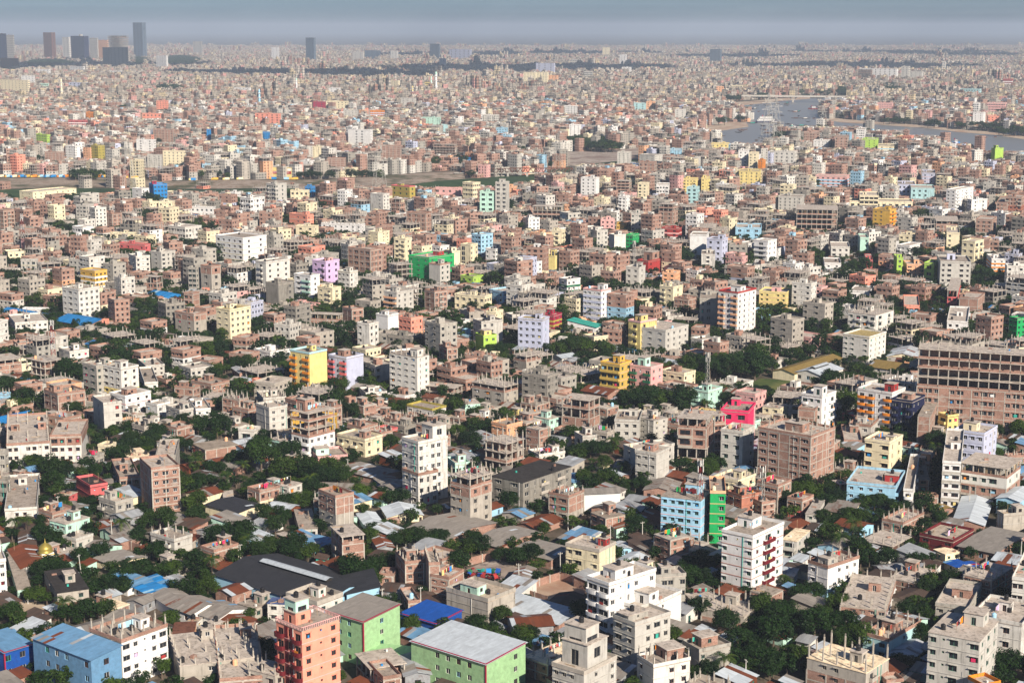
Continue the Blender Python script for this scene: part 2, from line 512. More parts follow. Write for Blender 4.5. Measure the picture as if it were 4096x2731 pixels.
NEAR_D = 640.0
def auto_pat(length, rnd, left):
    n = max(1, int(round(length / 3.1)))
    base = rnd.choice(['w', 'w', 'wws', 'wsw', 'wwg', 'wW', 'bww', 'gw', 'wn'] if left else ['w', 'ww', 'wsw', 'wws', 'wn', 'ws', 'wb'])
    s = ''.join(base[i % len(base)] for i in range(n))
    return s
def make_building(name, X, Y, a, L1, L2, h, floors, c1, c2='offw', opts=None, seed=0):
    """X, Y: the corner nearest the camera; L1 runs to the left of it, L2 to the right"""
    o = opts or {}
    rnd = random.Random(seed)
    n = len(floors)
    fh = h / n
    D = Y
    near = D < NEAR_D
    cx = X - math.cos(a) * L1 / 2 + math.sin(a) * L2 / 2
    cy = Y + math.sin(a) * L1 / 2 + math.cos(a) * L2 / 2
    root = empty(name, (cx, cy, 0), math.pi / 2 - a)
    dirt = max(.16, float(o.get('dirt', rnd.choice([.25, .5, .7, .9]))))
    jit = 1.0 + rnd.uniform(-.05, .05)
    def cc(k):
        return tuple(min(1.0, v * jit) for v in rgb(k))
    colof = {'p': ('plaster', cc(c1), dirt), 'q': ('plaster', cc(c2), dirt), 'c': ('plaster', cc('conc'), max(dirt, .6)),
             'b': ('brick', (1, 1, 1), 0), 'o': None, 'k': None}
    patL = o.get('L') or auto_pat(L1, rnd, True)
    patR = o.get('R') or auto_pat(L2, rnd, False)
    pats = {'L': patL, 'R': patR}
    frame_col = rnd.choice([rgb('offw'), rgb('dgrey'), rgb('brown'), rgb('white'), (0.10, 0.25, 0.18)])
    # --- storeys: runs of the same finish become one wall part, open storeys columns and slabs
    i = 0
    while i < n:
        ch = floors[i]
        j = i
        while j < n and floors[j] == ch: j += 1
        zs = [k * fh for k in range(i, j)]
        if colof[ch]:
            mt, col, dd = colof[ch]
            link('wall', wall_mesh(L1, L2, zs, fh, pats, mt, D < 1600), root, color=col, dirt=dd)
            for z0 in zs:
                for side in 'LR':
                    length, P, rz = face_pt(side, L1, L2)
                    for (c, w, hh, sill, k) in bays(pats[side], length, fh):
                        if k in 'bB' and o.get('bal') != 'none':
                            bm = 'plaster' if not o.get('bal') else 'paint'
                            bcol = rgb(o['bal']) if o.get('bal') else (rgb('conc') if ch == 'b' else col)
                            if z0 > 0.5 or k == 'B':
                                link('balcony', balcony_mesh(length / len(pats[side]) * .97 if o.get('bal') else min(w + .9, length / len(pats[side]) * .98), float(o.get('bd', .95)), 'curve' in o, bm), root,
                                     P(c, z0 + .05, 0.003), (0, 0, rz), bcol, .2)
                        if ch == 'b' and rnd.random() < .12 and not near: continue
                        link('window', window_mesh(w, hh, near), root, P(c, z0 + sill, -0.19), (0, 0, rz), frame_col)
                        if D < 900 and rnd.random() < (.30 if k in 'bBg' else .07):
                            cw, chh = min(w * rnd.uniform(.3, .8), 1.4), min(hh * rnd.uniform(.4, .8), 1.1)
                            link('hung_cloth', box_mesh('hung_cloth', round(cw, 1), .05, round(chh, 1), 'cloth'), root, P(c + rnd.uniform(-.2, .2), z0 + sill + hh * .1, .06 if k not in 'bB' else .75), (0, 0, rz),
                                 rgb(rnd.choice(['hot', 'red', 'orange', 'white', 'sky', 'teal', 'yellow', 'maroon', 'blue', 'lilac'])))
            if ch == 'b' or o.get('frame'):
                # concrete frame members show on bare brick
                for z0 in zs:
                    link('tie_beam', ledge_mesh(L1, L2, .28, .035, 'conc'), root, (0, 0, z0 + fh - .30), color=rgb('conc'))
                nx, ny = max(1, int(L2 / 4.2)), max(1, int(L1 / 4.2))
                spots = [(-L2 / 2 + L2 * k / nx, -L1 / 2) for k in range(nx + 1)] + [(-L2 / 2, -L1 / 2 + L1 * k / ny) for k in range(1, ny + 1)]
                hh = fh * (j - i) - .32
                for (px, py) in spots:
                    link('frame_column', box_mesh('frame_column', .36, .36, hh, 'conc'), root, (px + (.11 if py > -L1 / 2 + .1 or px < -L2 / 2 + .1 else 0), py + .13 * (py < -L1 / 2 + .1), zs[0] + .002), color=rgb('conc'))
        else:
            nx, ny = max(1, int(round(L2 / 4.0))), max(1, int(round(L1 / 4.0)))
            pts = {(round(-L2 / 2 + .2 + (L2 - .4) * p / nx, 2), round(-L1 / 2 + .2 + (L1 - .4) * q / ny, 2)) for p in range(nx + 1) for q in range(ny + 1)}
            for z0 in zs:
                for (px, py) in sorted(pts):
                    link('column', box_mesh('column', .36, .36, fh - .2, 'conc'), root, (px, py, z0 + .001), color=rgb('conc'))
                link('floor_slab', slab_mesh(L1, L2, .2, .35, 'roof'), root, (0, 0, z0 + fh - .2), color=(1, 1, 1))
                if ch == 'k':
                    m = int((L1 + L2) * .9)
                    for q in range(m):
                        on_r = rnd.random() < L2 / (L1 + L2)
                        px, py = (rnd.uniform(-L2 / 2, L2 / 2), -L1 / 2 + .6) if on_r else (-L2 / 2 + .6, rnd.uniform(-L1 / 2, L1 / 2))
                        link('bamboo_prop', cached(('prop', round(fh, 1)), lambda: (lambda mb: (mb.bar((0, 0, 0), (.12, .08, fh - .22), .13), mb.mesh('bamboo_prop', ['wood']))[1])(MB())), root, (px, py, z0))
                elif rnd.random() < .8:
                    mb = MB()
                    for q in range(2):
                        px, py = rnd.uniform(-L2 / 3, L2 / 3), rnd.uniform(-L1 / 3, L1 / 3)
                        if q: mb.box(px, -L1 / 2 + .8, 0, px + .15, L1 / 2 - .8, fh - .21)
                        else: mb.box(-L2 / 2 + .8, py, 0, L2 / 2 - .8, py + .15, fh - .21)
                    link('partition', mb.mesh('partition', ['brick']), root, (0, 0, z0 + .003), color=(1, 1, 1))
                if rnd.random() < .55 and z0 > 0.5:
                    mb = MB()
                    mb.box(-L2 / 2 + .02, -L1 / 2 + .02, 0, L2 / 2 - .02, -L1 / 2 + .16, .85); mb.box(-L2 / 2 + .02, -L1 / 2 + .17, 0, -L2 / 2 + .16, L1 / 2 - .02, .85)
                    link('low_wall', mb.mesh('low_wall', ['brick']), root, (0, 0, z0 + .002), color=(1, 1, 1))
        i = j
    # --- string courses between storeys
    if 'band' in o or (near and n > 1 and 'b' not in floors):
        bc = rgb(o['band']) if 'band' in o else tuple(v * .92 for v in cc(c1))
        for k in range(1, n):
            if floors[k] in 'ok' or floors[k - 1] in 'ok': continue
            link('floor_ledge', ledge_mesh(L1, L2, .16 if 'wide' not in o else fh * .42, .10, 'paint' if 'band' in o else 'plaster'), root, (0, 0, k * fh - (.08 if 'wide' not in o else fh * .3)), color=bc, dirt=.5)
    if 'strip' in o:
        for side in 'LR':
            length, P, rz = face_pt(side, L1, L2)
            for q, chh in enumerate(pats[side]):
                if chh == 't':
                    bw = length / len(pats[side])
                    for sg in (-1, 1):
                        link('stair_panel', box_mesh('stair_panel', max(.2, bw / 2 - .45), .09, h, 'paint'), root, P((q + .5) * bw + sg * (bw / 4 + .2), 0, .05), (0, 0, rz), rgb(o['strip']))
    # --- roof
    rc = (1, 1, 1)
    if 'roof' in o:
        rr = rgb(o['roof']); g_ = sum(rr) / 3; rc = tuple((v * .6 + g_ * .4) / .45 for v in rr)
    elif rnd.random() < .35: rc = (.72, .70, .68)
    topz = h
    if floors[-1] not in 'ok':
        link('roof_slab', slab_mesh(L1, L2, .18, .14, 'roof'), root, (0, 0, h + .002), color=rc)
        topz = h + .18
    pk = o.get('par')
    if pk != 'none' and floors[-1] not in 'ok':
        pc, pm = (cc(c1), 'plaster') if floors[-1] in 'pq' else (rgb('conc'), 'plaster')
        if floors[-1] == 'b' or pk == 'brick': pc, pm = (1, 1, 1), 'brick'
        elif pk: pc, pm = rgb(pk), 'paint'
        link('parapet', parapet_mesh(L1, L2, float(o.get('ph', .85)), .16, pm, 'rail' in o), root, (0, 0, topz + .002), color=pc, dirt=max(dirt, .6) if not pk else .2)
    elif pk == 'none' and floors[-1] in 'pq':
        pass
    if 'cols' in o:
        hh = float(o['cols'] or 2.3)
        nx, ny = max(1, int(round(L2 / 3.6))), max(1, int(round(L1 / 3.6)))
        grid = [(p, q) for p in range(nx + 1) for q in range(ny + 1) if p in (0, nx) or q in (0, ny) or rnd.random() < .3]
        for p, q in grid:
            if rnd.random() < .12: continue
            link('roof_column', rcol_mesh(hh), root, (-L2 / 2 + .3 + (L2 - .6) * p / nx, -L1 / 2 + .3 + (L1 - .6) * q / ny, topz + .001), color=rgb('conc'))
    # rooms on the roof: fractions (u along the left face from the front corner, v along the right face), sizes in metres
    rooms = o.get('room')
    if rooms is None:
        rooms = [] if (floors[-1] in 'ok' or L1 * L2 < 45 or rnd.random() < .35) else [(rnd.uniform(.3, .8), rnd.uniform(.3, .8), 3.2, 2.8, 2.6, None)]
    for rm in rooms:
        fu, fv, ru, rv, rh, rcn = rm
        ru, rv = min(ru, L1 * .8), min(rv, L2 * .8)
        px, py = -L2 / 2 + min(max(fv * L2, rv / 2 + .25), L2 - rv / 2 - .25), -L1 / 2 + min(max(fu * L1, ru / 2 + .25), L1 - ru / 2 - .25)
        isb = (floors[-1] == 'b' or rcn == 'brick')
        rcol = (1, 1, 1) if isb else (rgb(rcn) if rcn else (cc(c1) if floors[-1] == 'p' else rgb('conc')))
        sr = link('stair_room', wall_mesh(ru, rv, [0], rh, {'L': 'd' if ru > 2 else 'n', 'R': 'w' if rv > 2 else 'n'}, 'brick' if isb else 'plaster', False), root, (px, py, topz), color=rcol, dirt=dirt)
        link('cap', slab_mesh(ru, rv, .16, .28, 'roof'), sr, (0, 0, rh + .001), color=(1, 1, 1))
        for side in 'LR':
            length, P, rz = face_pt(side, ru, rv)
            for (c, w, hh2, sill, k) in bays('d' if side == 'L' and ru > 2 else ('w' if side == 'R' and rv > 2 else 'n'), length, rh):
                link('door' if k == 'd' else 'window', window_mesh(w, hh2, near), sr, P(c, sill, -.19), (0, 0, rz), frame_col)
        if near and rnd.random() < .5:
            link('water_tank', tank_mesh(), root, (px + rnd.uniform(-.3, .3), py, topz + rh + .17))
    nt = int(o.get('tank', 0 if floors[-1] in 'ok' else (rnd.choice([0, 1, 1, 2]) if D < 1100 else 0)))
    for k in range(nt):
        px, py = rnd.uniform(-L2 / 2 + .9, L2 / 2 - .9), rnd.uniform(-L1 / 2 + .9, L1 / 2 - .9)
        t = rnd.random()
        if t < .82: link('water_tank', tank_mesh(), root, (px, py, topz + .001))
        else: link('water_tank', tank2_mesh(), root, (px, py, topz + .001), color=rgb(rnd.choice(['cream', 'sky', 'peach'])))
    if D < 760:
        for k in range(rnd.choice([1, 2, 3, 4])):
            px, py = rnd.uniform(-L2 / 2 + .9, L2 / 2 - .9), rnd.uniform(-L1 / 2 + .9, L1 / 2 - .9)
            q = rnd.random()
            if q < .4: link('brick_stack', box_mesh('brick_stack', rnd.choice([.8, 1.4]), rnd.choice([.6, 1.0]), rnd.choice([.4, .7]), 'brick'), root, (px, py, topz + .002), (0, 0, rnd.uniform(0, 3)), (1, 1, 1))
            elif q < .7: link('timber', cached(('timber',), lambda: (lambda mb: (mb.bar((-1.6, 0, .1), (1.6, .2, .1), .14), mb.mesh('timber', ['wood']))[1])(MB())), root, (px, py, topz + .002), (0, 0, rnd.uniform(0, 3)))
            elif q < .85: link('roof_pole', cached(('pole',), lambda: (lambda mb: (mb.bar((0, 0, 0), (.1, 0, 3.2), .07), mb.mesh('roof_pole', ['wood']))[1])(MB())), root, (px, py, topz + .002))
            else: link('bucket', box_mesh('bucket', .5, .5, .6, 'paint'), root, (px, py, topz + .002), color=rgb(rnd.choice(['blue', 'red', 'orange', 'teal', 'offw'])))
    if near and floors[-1] not in 'ok' and rnd.random() < .6:
        for k in range(rnd.choice([1, 2])):
            side = rnd.choice('LR')
            length, P, rz = face_pt(side, L1, L2)
            link('drainpipe', box_mesh('drainpipe', .12, .12, h - .2, 'paint'), root, P(length * rnd.uniform(.3, .95), .1, .09), color=rgb(rnd.choice(['white', 'offw', 'teal'])))
    FOOT.append((cx, cy, math.pi / 2 - a, L2 / 2, L1 / 2, h))
    return root
FOOT = []
SHED_KEYS = set()

# ------------------------------------------------------------------ sheds with tin roofs, sheet by sheet
def sheet_mesh():
    def f():
        mb = MB()
        n = 5
        for k in range(n):
            x0, x1, x2 = -.5 + k / n, -.5 + (k + .5) / n, -.5 + (k + 1) / n
            mb.quad((x0, -.5, 0), (x1, -.5, .035), (x1, .5, .035), (x0, .5, 0))
            mb.quad((x1, -.5, .035), (x2, -.5, 0), (x2, .5, 0), (x1, .5, .035))
        mb.quad((-.5, .5, -.02), (.5, .5, -.02), (.5, -.5, -.02), (-.5, -.5, -.02))
        return mb.mesh('roof_sheet', ['tin'])
    return cached('sheet', f)
def make_shed(name, X, Y, a, L1, L2, h, roofc, wallc, opts=None, seed=0):
    o = opts or {}
    rnd = random.Random(seed)
    cx = X - math.cos(a) * L1 / 2 + math.sin(a) * L2 / 2
    cy = Y + math.sin(a) * L1 / 2 + math.cos(a) * L2 / 2
    root = empty(name, (cx, cy, 0), math.pi / 2 - a)
    D = Y
    near = D < NEAR_D + 150
    x, y = L2 / 2, L1 / 2
    ridge = o.get('ridge') or ('y' if L1 >= L2 else 'x')
    mono = 'mono' in o
    pitch = float(o.get('pitch', 9 if mono else 14))
    span = L2 if ridge == 'y' else L1
    rise = math.tan(R(pitch)) * (span if mono else span / 2)
    mats = {'brick': 'brick', 'tin': 'tin'}
    wm = 'brick' if wallc == 'brick' else ('tin' if wallc in ('tin', 'bluetin', 'paletin', 'blue', 'deep', 'pgreen', 'green', 'rust') else 'plaster')
    mb = MB()
    pats = {'L': o.get('L') or ''.join(rnd.choice('nwnd') for _ in range(max(1, int(L1 / 3.2)))), 'R': o.get('R') or ''.join(rnd.choice('nwnd') for _ in range(max(1, int(L2 / 3.2))))}
    wcol = (1, 1, 1) if wm == 'brick' else rgb(wallc)
    nf = max(1, int(round(h / 3.4)))
    fh = h / nf
    link('wall', wall_mesh(L1, L2, [k * fh for k in range(nf)], fh, pats, wm, False), root, color=wcol, dirt=float(o.get('dirt', .06 if wallc in ('bluetin', 'paletin', 'blue', 'deep', 'pgreen', 'sky', 'white') else rnd.uniform(.2, .7))))
    for q in range(nf):
        for side in 'LR':
            length, P, rz = face_pt(side, L1, L2)
            for (c, w, hh, sill, k) in bays(pats[side], length, fh):
                link('door' if k == 'd' else 'window', window_mesh(w, hh, near), root, P(c, q * fh + sill, -.19), (0, 0, rz), rgb(rnd.choice(['teal', 'sky', 'dgrey', 'brown', 'offw'])))
    # gable or side triangles
    def gable(*pts):
        g = MB(); g.v = list(pts); g.f = [tuple(range(len(pts)))]; g.m = [0]
        link('gable', g.mesh('gable', [wm]), root, color=wcol, dirt=.06 if wm == 'tin' else .4)
    if ridge == 'y':
        pk = x if mono else 0
        gable((-x, -y, h), (x, -y, h), (pk, -y, h + rise)); gable((x, y, h), (-x, y, h), (pk, y, h + rise))
        if mono: gable((x, -y, h), (x, y, h), (x, y, h + rise), (x, -y, h + rise))
    else:
        pk = y if mono else 0
        gable((x, -y, h), (x, y, h), (x, pk, h + rise)); gable((-x, y, h), (-x, -y, h), (-x, pk, h + rise))
        if mono: gable((x, y, h), (-x, y, h), (-x, y, h + rise), (x, y, h + rise))
    # roof sheets: rows down each slope
    over = .45
    length = (L1 if ridge == 'y' else L2) + 2 * over
    slopes = [1] if mono else [1, -1]
    run = (span if mono else span / 2) + over * (2 if mono else 1)
    sl = run / math.cos(R(pitch))
    sw = float(o.get('sw', 1.25 if near else 3.0))
    nx = min(40, max(2, int(round(length / sw))))
    ny = min(6, max(1, int(round(sl / (3.6 if near else 8)))))
    base = rgb(roofc)
    var = float(o.get('var', .16))
    rust = float(o.get('rust', rnd.choice([0, .3, .5, .8])))
    patch = float(o.get('patch', .10))
    for sgn in slopes:
        for i in range(nx):
            for j in range(ny):
                t = (j + .5) / ny * run      # distance from ridge, horizontal
                along = -length / 2 + (i + .5) * length / nx
                if mono:
                    off = (x if ridge == 'y' else y) + over - t
                    zz = h + rise + math.tan(R(pitch)) * (over - t) + .06
                else:
                    off = sgn * t
                    zz = h + rise - math.tan(R(pitch)) * t + .06
                zz += .012 * (ny - j) + .006 * (i % 2)
                p = R(pitch)
                if ridge == 'y':
                    loc = (off, along, zz)
                    rot = Matrix.Rotation(-p if mono else sgn * p, 3, 'Y') @ Matrix.Rotation(math.pi / 2, 3, 'Z')
                else:
                    loc = (along, off, zz)
                    rot = Matrix.Rotation(p if mono else -sgn * p, 3, 'X')
                f = 1 + rnd.uniform(-var, var)
                c = tuple(v * f for v in base)
                ru = rust * rnd.uniform(.4, 1.2)
                if rnd.random() < patch:
                    c = rgb(rnd.choice(o.get('pc', ['tin', 'rust', 'paletin', 'asb'])))
                    ru *= .5
                link('roof_sheet', sheet_mesh(), root, loc, rot.to_euler(), c, min(1, ru), (length / nx * 1.01, sl / ny * 1.04, 1))
    if 'trim' in o:
        mb = MB()
        for pth in (((-x, -y), (x, -y)), ((-x, -y), (-x, y))):
            zz = []
            for (px, py) in pth:
                q = px if ridge == 'y' else py
                mx_ = x if ridge == 'y' else y
                zz.append(h + (rise * (q + mx_) / (2 * mx_) if mono else rise * (1 - abs(q) / mx_)))
            mb.bar((pth[0][0] - .05, pth[0][1] - .05, zz[0] + .02), (pth[1][0] - .05, pth[1][1] - .05, zz[1] + .02), .34)
        mb.bar((-x - .05, -y - .05, 0), (-x - .05, -y - .05, h - .2), .3)
        link('edge_trim', mb.mesh('edge_trim', ['paint']), root, color=rgb(o['trim']))
    if 'lantern' in o:
        mb = MB()
        ln = length * .62
        for s in (1, -1):
            pass
        if ridge == 'y':
            mb.box(-1.1, -ln / 2, 0, 1.1, ln / 2, .7, 0)
            mb.quad((-1.6, -ln / 2 - .3, .75), (0, -ln / 2 - .3, 1.25), (0, ln / 2 + .3, 1.25), (-1.6, ln / 2 + .3, .75), 1)
            mb.quad((0, -ln / 2 - .3, 1.25), (1.6, -ln / 2 - .3, .75), (1.6, ln / 2 + .3, .75), (0, ln / 2 + .3, 1.25), 1)
        else:
            mb.box(-ln / 2, -1.1, 0, ln / 2, 1.1, .7, 0)
            mb.quad((-ln / 2, -1.6, .75), (ln / 2, -1.6, .75), (ln / 2, 0, 1.25), (-ln / 2, 0, 1.25), 1)
            mb.quad((-ln / 2, 0, 1.25), (ln / 2, 0, 1.25), (ln / 2, 1.6, .75), (-ln / 2, 1.6, .75), 1)
        link('ridge_lantern', mb.mesh('ridge_lantern', ['dark', 'tin']), root, (0, 0, h + rise - .1), color=rgb('paletin'))
    FOOT.append((cx, cy, math.pi / 2 - a, x, y, h + rise))
    SHED_KEYS.add((round(cx, 3), round(cy, 3)))
    return root

